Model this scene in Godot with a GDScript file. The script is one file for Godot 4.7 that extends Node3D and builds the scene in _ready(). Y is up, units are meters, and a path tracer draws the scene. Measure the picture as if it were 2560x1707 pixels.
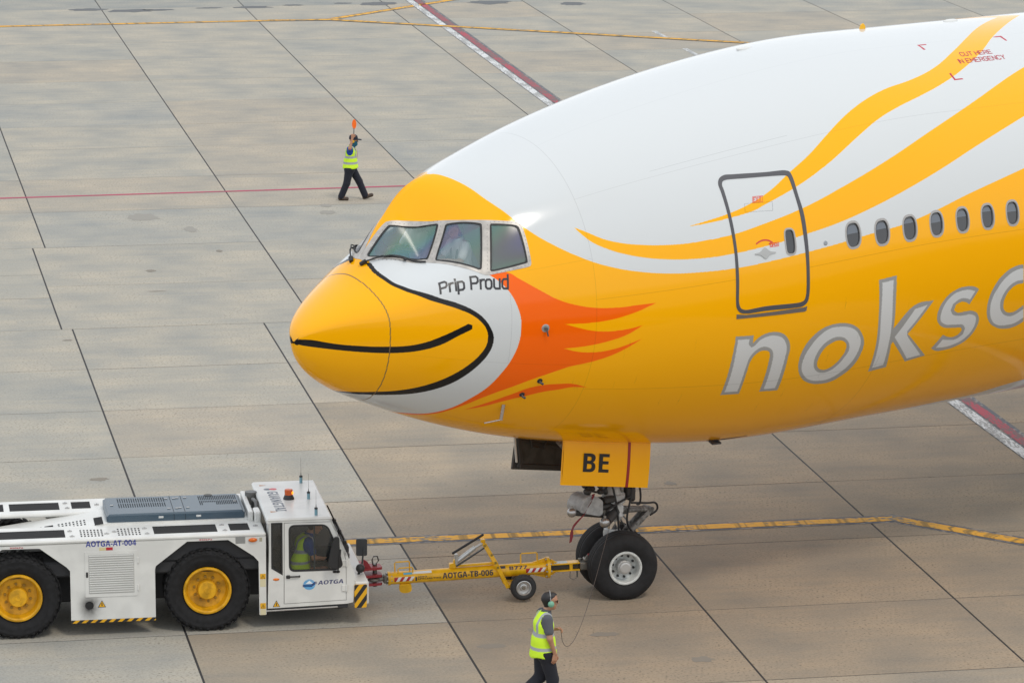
extends Node3D
# An airliner with a painted beak is pushed back over a concrete apron by a white tug on a yellow tow bar.
# World axes: x runs aft along the aircraft, z to its left wing (towards the viewer), y up; the nose tip is at x = 0.

# Paint of the aircraft, as (metres behind the nose tip, degrees round the hull from its top) pairs.
const PAINT := {
	"yellow": [2.362,-4.62,2.374,-0.26,2.465,3.58,2.534,8.65,2.597,14.56,2.674,22.76,2.773,33.61,2.895,42.03,3,48.56,3.074,52.14,3.214,57.17,3.374,61.36,3.773,68.98,4.267,74.75,4.66,77.48,5.131,79.52,5.614,80.61,6.14,81.17,7.329,80.59,8.035,79.84,8.609,79.03,9.162,78.31,9.701,76.53,10.546,72.79,11.805,67.6,15.3,52,15.3,190,0,190,0,-12,2.3,-12],
	"belly": [10.6,190,11,163,11.566,155.59,12.258,153.92,12.674,148.48,13.088,145.7,15.3,138,15.3,190],
	"band": [3.783,57.7,3.949,63.57,4.192,67.87,4.481,71.09,4.752,73.16,5.156,75.16,5.507,76.2,5.834,76.7,6.136,76.81,7.01,76.05,7.336,75.45,7.893,74.36,8.721,71.5,9.354,68.6,10.085,64.69,10.933,59.43,12.194,51.88,15.3,34,15.3,21,12.847,34.34,11.197,46.03,10.103,53.29,9.128,59.39,8.259,63.97,7.384,67.93,6.718,69.89,6.114,71.2,5.678,71.26,5.351,70.98,5.034,70.14,4.724,68.82,4.364,66.39,4.136,63.83,3.976,61.07,3.783,57.7],
	"wisp": [5.486,65.97,5.731,66.21,6.149,66.09,6.415,65.81,6.601,65.42,6.783,64.45,7.332,61.69,8.016,57.08,8.8,50.39,9.322,46.27,9.779,43.63,10.342,40.85,11.161,35.81,11.713,31.29,12.293,25.56,12.921,17.81,13.474,11.48,14.334,1.62,14.591,-1.41,15,-6,14.4,-6,14.085,-1.56,13.413,5.34,12.919,10.58,12.383,16.86,11.734,24.04,10.984,30.99,10.412,34.3,9.736,36.71,9.273,39.21,8.788,42.81,8.236,48.19,7.816,52.65,7.302,57.24,6.995,60.27,6.558,63.21,6.153,64.76,5.843,65.41,5.486,65.97],
	"flame": [2.394,69.71,2.637,69.3,2.825,73.12,3.1,78.6,3.391,83.38,3.634,85.73,3.912,87.33,4.192,88.01,4.506,88.06,4.854,87.98,4.506,90.5,4.163,92.21,3.787,92.77,3.447,92.51,3.669,94.51,3.953,96.27,4.236,96.63,4.455,96.22,4.652,95.36,4.429,98.33,4.124,100.6,3.818,102.01,3.468,102.82,3.677,104.27,3.931,104.76,4.209,103.99,4.449,102.27,4.654,100.48,4.428,103.88,4.135,107.2,3.929,108.84,3.599,110.96,3.474,112.39,3.18,116.23,2.85,122.18,2.544,129.51,2.324,138.06,2.169,146.21,2.049,153.63,1.915,161.2,1.762,169.73,1.674,179.92,1.6,184],
	"stripe": [2.347,142.83,2.507,137.02,2.696,131.35,2.897,126.35,3.109,122.07,3.287,120.28,3.542,119.22,3.711,118.96,3.986,120.59,3.733,120.77,3.575,122.01,3.33,123.94,3.114,126.76,2.827,131.44,2.578,137.46],
	"cheek": [1.19,11,1.35,20,1.6,35,2,55,2.3,66.5,2.418,69.81,2.553,73.88,2.66,78.36,2.748,84.1,2.795,89.3,2.803,93.26,2.785,99.67,2.708,108.36,2.602,116.17,2.486,124.24,2.325,133.12,2.182,142.28,2.037,151.13,1.902,158.51,1.733,165.91,1.631,177.26,1.6,184,0.7,184,0.78,167.75,0.93,157.51,1.226,146.61,1.514,138.85,1.761,131.58,1.96,124.91,2.114,118.64,2.251,112.17,2.349,106.69,2.403,101.57,2.406,96.81,2.359,92.94,2.257,88.3,2.109,84.52,1.918,80.96,1.693,76.55,1.61,73.86,1.438,66.3,1.3,54.62,1.21,38.29,1.174,24.6,1.181,13.22],
	"beak": [1.16,0,1.149,10.07,1.131,24.96,1.17,39.85,1.248,54.66,1.384,67.23,1.571,76.38,1.705,79.79,1.911,83.58,2.083,86.46,2.206,89.45,2.296,93.36,2.328,97.27,2.315,101.65,2.245,106.44,2.122,112.16,1.96,118.34,1.757,125.28,1.512,132.98,1.27,140.23,0.989,149.39,0.767,161.82,0.66,184,0,184,0,0],
	"stroke": [1.181,13.22,1.174,24.6,1.21,38.29,1.3,54.62,1.438,66.3,1.61,73.86,1.693,76.55,1.918,80.96,2.109,84.52,2.257,88.3,2.359,92.94,2.406,96.81,2.403,101.57,2.349,106.69,2.251,112.17,2.114,118.64,1.96,124.91,1.761,131.58,1.514,138.85,1.226,146.61,0.93,157.51,0.78,167.75,0.72,184,0.66,184,0.767,161.82,0.989,149.39,1.27,140.23,1.512,132.98,1.757,125.28,1.96,118.34,2.122,112.16,2.245,106.44,2.315,101.65,2.328,97.27,2.296,93.36,2.206,89.45,2.083,86.46,1.911,83.58,1.705,79.79,1.571,76.38,1.384,67.23,1.248,54.66,1.17,39.85,1.131,24.96,1.149,10.07],
	"smile": [0,128,0,52,0.021,67.44,0.083,97.59,0.365,104.98,0.676,106.22,0.994,105.44,1.214,104.24,1.439,101.75,1.671,97.73,1.907,93.3,2.044,90.79,2.1,91.5,2.102,93.43,1.912,97.02,1.682,102.25,1.451,106.01,1.226,108.5,1.006,110.1,0.686,111.3,0.373,111.6,0.088,111.74,0.021,112.83],
	"n_out": [6.192,103.04,6.496,103.42,6.506,106.1,6.606,104.18,6.717,103.3,6.886,103.3,7.019,104.36,7.129,106.54,7.196,109.59,7.21,113.08,7.28,125.9,6.947,125.71,6.879,113.24,6.865,111.18,6.829,109.84,6.76,109.28,6.687,109.24,6.605,110.3,6.551,112.48,6.549,116.19,6.591,125.93,6.27,126.04,6.217,113.35,6.202,107.61],
	"n_in": [6.239,104.32,6.437,104.52,6.44,106.18,6.498,107.55,6.546,107.17,6.629,105.3,6.74,104.44,6.899,104.59,7.008,105.59,7.096,107.63,7.145,110.18,7.157,113.19,7.211,124.81,7.005,124.74,6.946,113.92,6.929,111.59,6.88,109.48,6.796,108.29,6.694,107.88,6.597,108.78,6.52,111.12,6.505,115.02,6.541,124.77,6.317,124.76,6.271,113.46,6.249,108.22],
	"o_out": [7.719,104.58,7.567,106.63,7.46,109.85,7.433,113.69,7.487,117.96,7.615,121.59,7.823,124.39,8.034,125.5,8.243,125.36,8.427,123.16,8.56,119.83,8.607,115.88,8.6,112.44,8.504,108.85,8.341,105.84,8.208,104.61,8.057,103.92,7.864,103.9],
	"o_in": [8.031,105,7.852,105.08,7.695,106.79,7.575,109.94,7.513,113.91,7.543,117.86,7.65,120.86,7.821,123.23,7.999,124.1,8.181,123.98,8.345,122.04,8.474,119,8.529,115.37,8.53,111.97,8.456,109.15,8.328,106.78,8.194,105.6],
	"o_rim": [8.05,108.33,7.902,108.8,7.788,110.58,7.731,113.31,7.741,116.62,7.82,119.21,7.944,120.68,8.1,120.65,8.219,118.92,8.296,116.35,8.338,113.75,8.309,111.73,8.229,109.83,8.133,108.69],
	"o_hole": [8.069,109.55,7.948,110.12,7.845,111.71,7.8,114.26,7.81,117.08,7.878,118.86,7.974,119.7,8.074,119.49,8.173,117.98,8.243,115.67,8.273,113.54,8.253,111.55,8.184,110.24],
	"k_out": [8.663,92.77,9.003,92.43,9.024,97.77,9.111,108.93,9.424,102.67,9.82,102.04,9.491,110.57,9.443,111.74,10.022,121.34,9.636,122.34,9.188,113.64,9.165,114.54,9.279,123.25,8.939,123.82,8.851,113.26,8.759,104.7],
	"k_stem": [8.734,93.8,8.948,93.62,8.967,98.44,9.094,111.67,9.099,112.63,9.192,122.1,8.982,122.53,8.899,112.94,8.795,103.93],
	"k_arm": [9.19,112.07,9.461,103.82,9.707,103.21,9.467,109.57,9.416,110.81,9.446,112.31,9.909,120.75,9.645,121.28],
	"s_out": [10.754,100.94,10.606,105.32,10.518,104.45,10.423,104.09,10.313,104.71,10.297,106.45,10.389,107.49,10.538,107.5,10.722,107.72,10.855,109.19,10.92,111.23,10.911,114.59,10.82,117.6,10.635,119.67,10.416,120.45,10.199,120.1,10.085,118.89,10.225,114.43,10.348,115.52,10.476,115.88,10.576,115.06,10.612,113.79,10.572,112.95,10.398,112.49,10.175,111.74,10.06,110.38,9.978,108.31,9.969,105.15,10.07,101.92,10.252,100.01,10.483,99.48,10.669,100.1],
	"s_in": [10.679,101.42,10.598,103.84,10.499,103.18,10.379,103.11,10.249,104.33,10.226,106.27,10.29,107.78,10.47,108.7,10.713,108.84,10.827,110.05,10.858,111.54,10.847,114.41,10.748,117.14,10.579,118.72,10.385,119.3,10.184,119,10.262,116.27,10.409,116.8,10.561,116.87,10.675,115.43,10.674,113.46,10.598,112.06,10.406,111.47,10.184,110.73,10.063,109,10.035,107.11,10.07,104.09,10.197,101.59,10.377,100.6,10.557,100.71],
	"c_out": [11.656,95.33,11.502,95.55,11.273,97.17,11.095,100.41,11.016,104.6,11.042,108.73,11.162,112.33,11.357,114.79,11.569,115.97,11.81,115.77,11.964,114.43,11.833,108.45,11.733,109.74,11.624,110.41,11.511,110.13,11.406,108.7,11.367,106.54,11.388,104.13,11.468,102.33,11.592,101.3,11.717,101.27],
	"c_in": [11.666,96.53,11.513,96.84,11.33,98.35,11.168,101.43,11.086,105.21,11.116,108.91,11.215,111.99,11.386,114.13,11.569,114.72,11.776,114.43,11.929,112.96,11.861,109.82,11.759,110.98,11.651,111.67,11.521,111.34,11.404,110.09,11.317,108.02,11.293,106.14,11.322,103.75,11.412,101.55,11.55,100.33,11.704,100.24],
	"mark0": [11.269,17.81,11.457,17.86,11.453,18.43,11.31,18.33,11.303,21.13,11.261,21.08],
	"mark1": [12.944,17.55,13.132,17.43,13.115,20.7,13.079,20.82,13.07,18.22,12.942,18.04],
	"mark2": [11.257,33.36,11.297,33.45,11.288,35.97,11.436,35.94,11.445,36.46,11.247,36.46],
	"redblock": [6.486,76.93,6.578,77.06,6.576,77.84,6.484,77.76],
	"redblock2": [6.721,77.44,6.817,77.65,6.813,78.29,6.72,78.15],
}
# Outlines of fittings on the hull in the same coordinates.
const FIT := {
	"door_out": [6.15,54.98,6.186,53.63,6.272,52.8,6.455,53.27,6.954,54.91,7.297,55.81,7.362,56.55,7.38,57.99,7.381,64,7.4,68.96,7.394,75.51,7.387,84.91,7.386,93.33,7.365,95.13,7.298,96.17,7.192,96.34,6.626,95.7,6.316,95.65,6.211,95.01,6.148,93.29,6.133,91.26,6.135,83.21,6.144,76.53,6.146,69.77,6.149,62.81,6.148,57.55],
	"door_in": [6.204,55.44,6.237,54.57,6.294,54.36,6.592,55.22,7.251,57.19,7.303,57.67,7.314,58.56,7.325,64.1,7.334,69.02,7.331,75.29,7.334,84.74,7.331,93.15,7.308,94.44,7.238,94.91,6.62,94.25,6.294,94.39,6.224,93.72,6.185,92.08,6.185,83.37,6.19,76.69,6.195,69.95,6.198,63.02,6.202,57.46],
	"sill": [6.155,95.46,6.318,96.12,7.301,96.68,7.365,96.5,7.362,97.76,7.327,98.03,6.159,97.02],
	"band": [1.156,-1.24,1.579,3.93,1.606,4.85,1.867,13.84,2.19,29.08,2.431,38.15,2.674,43.71,2.886,47.22,2.988,48.65,3.039,50.35,3.051,53.32,3.029,67.28,3.015,68.22,2.989,68.59,2.724,69.07,2.49,69.52,2.421,69.7,2.366,69.53,2.237,66.75,2.073,62.29,1.969,58.06,1.843,51.06,1.814,48.65,1.508,35.39,1.277,18.78,1.202,11.93,1.165,6.93],
	"pane1": [1.594,6.83,2.139,28.74,2.147,29.73,2.138,30.76,1.887,46.24,1.862,46.89,1.832,45.26,1.481,31.69,1.227,9.29,1.222,6.82,1.237,5.43,1.568,6.58],
	"pane2": [2.228,33.18,2.561,43.49,2.569,44.27,2.344,65.81,2.327,66.52,2.294,66.51,2.17,63.09,2.023,58.03,1.923,52.34,1.928,50.75,1.953,49.18,2.207,33.24],
	"pane3": [2.674,45.68,2.978,50.34,2.999,51.12,3.006,52.54,2.984,66.03,2.978,66.84,2.952,67.05,2.477,68.33,2.45,68.2,2.44,67.58,2.653,46.27],
	"glass1": [1.605,8.15,2.116,28.62,2.124,29.62,1.886,44.42,1.865,45.03,1.49,30.79,1.234,8.36,1.24,7.34,1.581,7.81],
	"glass2": [2.23,34.17,2.543,43.89,2.541,44.68,2.326,65.25,2.307,65.75,2.18,62.2,2.038,56.93,1.944,51.65,1.957,50.23,2.212,34.38],
	"glass3": [2.671,46.55,2.951,50.65,2.974,51.66,2.962,65.74,2.946,66.34,2.483,67.6,2.46,67.29],
	"t_prip": [1.707,73.91,2.635,76.38,1.736,68.21],
	"t_cut": [11.834,26.39,12.501,26.59,11.861,24.57],
	"t_emer": [11.646,29.68,12.659,29.78,11.669,27.81],
	"t_exit": [6.619,62.85,6.752,63.13,6.635,61.64],
	"t_exitbox": [6.598,63.08,6.765,63.44,6.626,61.34],
	"t_open": [6.757,76.79,6.875,76.96,6.759,76.02],
	"t_openbox": [6.742,76.91,6.887,77.12,6.75,75.8],
	"t_panel": [6.439,65.4,6.895,66.63,6.466,62.85],
	"arc": [6.523,75.18,6.589,74.69,6.676,74.64,6.739,75.04,6.783,75.62],
	"handle": [6.468,78.07,6.831,78.77],
	"dwin": [7.041,72.59,7.152,72.87,7.183,73.69,7.183,79.33,7.152,80.4,7.035,80.3,7.004,79.6,7.009,73.37],
	"cheekline": [2.643,79.43,2.683,108.4],
	"wip": [1.116,6.39,1.279,18.62,1.334,21.32,1.812,49.26,1.556,37.09],
	"wip2": [1.147,-15.71,1.284,-13.32],
	"points": [3.16,93.81,3.218,118.15,3.035,126.3,2.848,133.78,2.874,140.05,2.705,143.18,7.425,157.47,7.286,159.94,7.697,79.07,6.644,78.37,7.081,76.49,6.692,62.45,6.681,64.8,6.677,66.84,6.645,75.07,6.814,76.57],
}
# Hull lofting: knots over sqrt(x / 10.5); top, bottom, half width; height of the widest line.
const HULL_T := [0,0.26,0.34,0.42,0.5,0.62,0.74,0.86,1]
const HULL_TOP := [4.74,5.461,5.908,6.739,7.03,7.466,7.902,8.253,8.463]
const HULL_BOTTOM := [4.74,3.93,3.693,3.43,3.153,2.775,2.483,2.262,2.263]
const HULL_WIDE := [0,0.7817,1.113,1.413,1.704,2.125,2.567,2.924,3.1]
const HULL_MT := [0,0.3,0.55,0.8,1]
const HULL_MID := [4.74,5.052,5.017,5.154,5.363]
const HULL_X0 := 0.0320
const BROW := [1.072,1.822,0.681]

const GRID_TURN := 0.460577  # the apron's joints are turned against the aircraft

# ------------------------------------------------------------------ naming
var taken := {}

func numbered(called: String) -> String:
	var n: int = taken.get(called, 0)
	taken[called] = n + 1
	return called if n == 0 else "%s_%03d" % [called, n]

func tag(o: Node3D, label: String, category: String, group := "") -> Node3D:
	o.set_meta("label", label)
	o.set_meta("category", category)
	if group:
		o.set_meta("group", group)
	return o

func thing(called: String, label: String, category: String, at := Vector3.ZERO, turn := 0.0, group := "") -> Node3D:
	var o := Node3D.new()
	o.name = numbered(called)
	add_child(o)
	o.position = at
	o.rotation.y = turn
	tag(o, label, category, group)
	return o

func obj(called: String, mesh: Mesh, m: Material, parent: Node = null) -> MeshInstance3D:
	var o := MeshInstance3D.new()
	o.mesh = mesh
	if m:
		o.material_override = m
	if parent:
		var same := 0
		for c in parent.get_children():
			if str(c.name) == called or str(c.name).begins_with(called + "_0") or str(c.name).begins_with(called + "_1") or str(c.name).begins_with(called + "_2"):
				same += 1
		o.name = called if same == 0 else "%s_%03d" % [called, same]
		parent.add_child(o, true)
	else:
		o.name = numbered(called)
		add_child(o, true)
	return o

func struct(called: String, mesh: Mesh, m: Material, parent: Node = null) -> MeshInstance3D:
	var o := obj(called, mesh, m, parent)
	if parent == null:
		o.set_meta("kind", "structure")
	return o

# ------------------------------------------------------------------ materials
func mat(r: float, g: float, b: float, rough := 0.5, metal := 0.0, coat := 0.0) -> StandardMaterial3D:
	var m := StandardMaterial3D.new()
	m.albedo_color = Color(r, g, b).linear_to_srgb()
	m.roughness = rough
	m.metallic = metal
	if coat > 0.0:
		m.clearcoat_enabled = true
		m.clearcoat = coat
		m.clearcoat_roughness = 0.06
	return m

func glass(r: float, g: float, b: float, alpha: float) -> StandardMaterial3D:
	var m := mat(r, g, b, 0.03)
	m.albedo_color.a = alpha
	m.transparency = BaseMaterial3D.TRANSPARENCY_ALPHA
	return m

func tinted(m: StandardMaterial3D, t: Texture2D, scale := Vector3.ONE, tri := false) -> StandardMaterial3D:
	m.albedo_texture = t
	m.uv1_scale = scale
	m.uv1_triplanar = tri
	return m

# A mottled grey picture that dirties a painted or cast surface: mean near 1, darker blotches and fine grain.
func grime(size: int, freq: float, low: float, speck: float, noise_seed: int) -> ImageTexture:
	var a := FastNoiseLite.new()
	a.seed = noise_seed
	a.frequency = freq
	a.fractal_octaves = 5
	var big := a.get_seamless_image(size, size)
	var fine := FastNoiseLite.new()
	fine.seed = noise_seed + 7
	fine.frequency = 0.35
	fine.fractal_octaves = 2
	var small := fine.get_seamless_image(size, size)
	var img := Image.create(size, size, false, Image.FORMAT_RGB8)
	for y in size:
		for x in size:
			var v := lerpf(low, 1.0, smoothstep(0.25, 0.72, big.get_pixel(x, y).r))
			v *= 1.0 - speck * (1.0 - small.get_pixel(x, y).r)
			img.set_pixel(x, y, Color(v, v, v))
	return ImageTexture.create_from_image(img)

# ------------------------------------------------------------------ mesh building
class Bag:
	var st := SurfaceTool.new()
	var count := 0

	func _init() -> void:
		st.begin(Mesh.PRIMITIVE_TRIANGLES)

	func sg(n: int) -> void:
		st.set_smooth_group(n)

	func tri(a: Vector3, b: Vector3, c: Vector3, ua := Vector2.ZERO, ub := Vector2.ZERO, uc := Vector2.ZERO) -> void:
		st.set_uv(ua)
		st.add_vertex(a)
		st.set_uv(ub)
		st.add_vertex(b)
		st.set_uv(uc)
		st.add_vertex(c)
		count += 1

	func quad(a: Vector3, b: Vector3, c: Vector3, d: Vector3) -> void:
		tri(a, b, c, Vector2(0, 0), Vector2(1, 0), Vector2(1, 1))
		tri(a, c, d, Vector2(0, 0), Vector2(1, 1), Vector2(0, 1))

	func box(c: Vector3, s: Vector3, bev := 0.0, basis := Basis()) -> Bag:
		sg(-1)
		var h := s * 0.5
		var b := minf(bev, minf(h.x, minf(h.y, h.z)) * 0.9)
		var p := func(i: int, sx: float, sy: float, sz: float) -> Vector3:
			var k := Vector3(sx, sy, sz)
			var v := k * (h - Vector3(b, b, b))
			v[i] = k[i] * h[i]
			return c + basis * v
		for i in 3:
			for s1: float in [-1.0, 1.0]:
				var q := []
				for t: Vector2 in [Vector2(-1, -1), Vector2(1, -1), Vector2(1, 1), Vector2(-1, 1)]:
					var k := Vector3()
					k[i] = s1
					k[(i + 1) % 3] = t.x * s1
					k[(i + 2) % 3] = t.y
					q.append(p.call(i, k.x, k.y, k.z))
				quad(q[0], q[3], q[2], q[1])
		if b > 0.0:
			for i in 3:
				var j := (i + 1) % 3
				var l := (i + 2) % 3
				for si: float in [-1.0, 1.0]:
					for sj: float in [-1.0, 1.0]:
						var k0 := Vector3()
						k0[i] = si
						k0[j] = sj
						k0[l] = -1
						var k1 := k0
						k1[l] = 1
						var f := [p.call(i, k0.x, k0.y, k0.z), p.call(i, k1.x, k1.y, k1.z), p.call(j, k1.x, k1.y, k1.z), p.call(j, k0.x, k0.y, k0.z)]
						if si * sj < 0:
							f.reverse()
						quad(f[0], f[1], f[2], f[3])
			for sx: float in [-1.0, 1.0]:
				for sy: float in [-1.0, 1.0]:
					for sz: float in [-1.0, 1.0]:
						tri(p.call(0, sx, sy, sz), p.call(1, sx, sy, sz), p.call(2, sx, sy, sz))
		return self

	func frame_of(axis: Vector3) -> Basis:
		var y := axis.normalized()
		var x := y.cross(Vector3.UP if absf(y.y) < 0.9 else Vector3.RIGHT).normalized()
		return Basis(x, y, x.cross(y))

	# Turns a profile of (radius, height) round the y axis of xf.
	func lathe(prof: Array, xf := Transform3D(), n := 24, smooth := true) -> Bag:
		for k in prof.size() - 1:
			sg(k + 1 if smooth else -1)
			for i in n:
				var t0 := TAU * i / n
				var t1 := TAU * (i + 1) / n
				var a: Vector2 = prof[k]
				var b: Vector2 = prof[k + 1]
				var p := [xf * Vector3(cos(t0) * a.x, a.y, sin(t0) * a.x), xf * Vector3(cos(t1) * a.x, a.y, sin(t1) * a.x), xf * Vector3(cos(t1) * b.x, b.y, sin(t1) * b.x), xf * Vector3(cos(t0) * b.x, b.y, sin(t0) * b.x)]
				if a.x > 1e-5:
					tri(p[0], p[1], p[2] if b.x > 1e-5 else p[3])
				if b.x > 1e-5:
					tri(p[0], p[2], p[3])
		return self

	# As lathe, but smooth along the profile too.
	func turned(prof: Array, xf := Transform3D(), n := 24, group := 1, floor_y := -1e9) -> Bag:
		sg(group)
		for k in prof.size() - 1:
			for i in n:
				var t0 := TAU * i / n
				var t1 := TAU * (i + 1) / n
				var a: Vector2 = prof[k]
				var b: Vector2 = prof[k + 1]
				var p := [xf * Vector3(cos(t0) * a.x, a.y, sin(t0) * a.x), xf * Vector3(cos(t1) * a.x, a.y, sin(t1) * a.x), xf * Vector3(cos(t1) * b.x, b.y, sin(t1) * b.x), xf * Vector3(cos(t0) * b.x, b.y, sin(t0) * b.x)]
				for q in 4:
					if p[q].y < floor_y:
						p[q].y = floor_y
				tri(p[0], p[1], p[2])
				tri(p[0], p[2], p[3])
		return self

	func cyl(a: Vector3, b: Vector3, r1: float, r2 := -1.0, n := 14) -> Bag:
		if r2 < 0.0:
			r2 = r1
		var xf := Transform3D(frame_of(b - a), a)
		return lathe([Vector2(0, 0), Vector2(r1, 0), Vector2(r2, a.distance_to(b)), Vector2(0, a.distance_to(b))], xf, n)

	func tube(pts: Array, r: float, n := 8) -> Bag:
		sg(1)
		var rings := []
		for i in pts.size():
			var d: Vector3 = pts[mini(i + 1, pts.size() - 1)] - pts[maxi(i - 1, 0)]
			var f := frame_of(d)
			var ring := []
			for k in n:
				ring.append(pts[i] + f * Vector3(cos(TAU * k / n) * r, 0, sin(TAU * k / n) * r))
			rings.append(ring)
		for i in rings.size() - 1:
			for k in n:
				var l := (k + 1) % n
				quad(rings[i][k], rings[i][l], rings[i + 1][l], rings[i + 1][k])
		sg(2)
		for e: int in [0, rings.size() - 1]:
			for k in n - 2:
				if e == 0:
					tri(rings[e][0], rings[e][k + 2], rings[e][k + 1])
				else:
					tri(rings[e][0], rings[e][k + 1], rings[e][k + 2])
		return self

	func ball(c: Vector3, r: Vector3, n := 14, basis := Basis()) -> Bag:
		var prof := []
		for k in n / 2 + 1:
			var t := PI * k / (n / 2)
			prof.append(Vector2(maxf(sin(t), 0.0001), -cos(t)))
		return turned(prof, Transform3D(basis * Basis.from_scale(r), c), n)

	# A flat outline in the xy plane of xf, given the thickness z0 to z1.
	func prism(poly: PackedVector2Array, z0: float, z1: float, xf := Transform3D()) -> Bag:
		sg(-1)
		var idx := Geometry2D.triangulate_polygon(poly)
		var turn := Geometry2D.is_polygon_clockwise(poly)
		for k in idx.size() / 3:
			var a := poly[idx[3 * k]]
			var b := poly[idx[3 * k + 1]]
			var c := poly[idx[3 * k + 2]]
			if (b - a).cross(c - a) > 0:
				var s := b
				b = c
				c = s
			tri(xf * Vector3(a.x, a.y, z1), xf * Vector3(b.x, b.y, z1), xf * Vector3(c.x, c.y, z1), a, b, c)
			tri(xf * Vector3(a.x, a.y, z0), xf * Vector3(c.x, c.y, z0), xf * Vector3(b.x, b.y, z0), a, c, b)
		for i in poly.size():
			var a := poly[i]
			var b := poly[(i + 1) % poly.size()]
			var q := [xf * Vector3(a.x, a.y, z0), xf * Vector3(a.x, a.y, z1), xf * Vector3(b.x, b.y, z1), xf * Vector3(b.x, b.y, z0)]
			if turn:
				q.reverse()
			quad(q[0], q[1], q[2], q[3])
		return self

	func done() -> ArrayMesh:
		st.generate_normals()
		return st.commit()

func poly(flat: Array) -> PackedVector2Array:
	var out := PackedVector2Array()
	for i in flat.size() / 2:
		out.append(Vector2(flat[2 * i], flat[2 * i + 1]))
	return out

func rect(x0: float, y0: float, x1: float, y1: float) -> PackedVector2Array:
	return poly([x0, y0, x1, y0, x1, y1, x0, y1])

func rounded(p: PackedVector2Array, r: float, n := 4) -> PackedVector2Array:
	var out := PackedVector2Array()
	for i in p.size():
		var c := p[i]
		var u := (p[(i + p.size() - 1) % p.size()] - c)
		var v := (p[(i + 1) % p.size()] - c)
		var k := minf(r, minf(u.length(), v.length()) * 0.48)
		var a := c + u.normalized() * k
		var b := c + v.normalized() * k
		for j in n + 1:
			var t := float(j) / n
			out.append(a * (1 - t) * (1 - t) + c * 2 * t * (1 - t) + b * t * t)
	return out

# Outline minus holes, as simple pieces without holes.
func holed(outer: PackedVector2Array, holes: Array) -> Array:
	var pieces := [outer]
	for h: PackedVector2Array in holes:
		var mid := 0.0
		for v in h:
			mid += v.x / h.size()
		var next := []
		for piece in pieces:
			for half in [rect(-99, -99, mid, 99), rect(mid, -99, 99, 99)]:
				for part in Geometry2D.intersect_polygons(piece, half):
					for rest in Geometry2D.clip_polygons(part, h):
						if not Geometry2D.is_polygon_clockwise(rest) and rest.size() > 2:
							next.append(rest)
		pieces = next
	return pieces

func plate(outer: PackedVector2Array, holes: Array, z0: float, z1: float, xf := Transform3D()) -> ArrayMesh:
	var b := Bag.new()
	for piece in holed(outer, holes):
		b.prism(piece, z0, z1, xf)
	return b.done()

# Lettering as thin solid letters: lower left corner, run and rise of the text block.
var faces := {}
func lettering(parent: Node, text: String, m: Material, at: Vector3, run: Vector3, rise: Vector3, bold := true, called := "lettering") -> MeshInstance3D:
	var key := text + str(bold)
	if not faces.has(key):
		var f := SystemFont.new()
		f.font_names = PackedStringArray(["Droid Sans"])
		f.font_weight = 700 if bold else 400
		var t := TextMesh.new()
		t.text = text
		t.font = f
		t.font_size = 64
		t.pixel_size = 0.01
		t.depth = 0.02
		t.curve_step = 2.0
		faces[key] = t
	var t2: TextMesh = faces[key]
	var box := t2.get_aabb()
	var o := obj(called, t2, m, parent)
	var n := run.cross(rise).normalized()
	var basis := Basis(run / box.size.x, rise / box.size.y, n * 0.08)
	o.transform = Transform3D(basis, at - basis * Vector3(box.position.x, box.position.y, 0) + n * 0.0005)
	return o

# Bevelled diagonal warning stripes: clipped bars over a plate.
func stripes(parent: Node, outline: PackedVector2Array, pitch: float, lean: float, z: float, xf: Transform3D, called: String, m: Material) -> void:
	var lo := outline[0]
	var hi := outline[0]
	for v in outline:
		lo = lo.min(v)
		hi = hi.max(v)
	var x := lo.x - absf(lean) * (hi.y - lo.y) - pitch
	while x < hi.x + absf(lean) * (hi.y - lo.y) + pitch:
		var k := lean * (hi.y - lo.y)
		var bar := poly([x, lo.y, x + pitch * 0.5, lo.y, x + pitch * 0.5 + k, hi.y, x + k, hi.y])
		for part in Geometry2D.intersect_polygons(bar, outline):
			obj(called, Bag.new().prism(part, z, z + 0.002, xf).done(), m, parent)
		x += pitch

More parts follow.
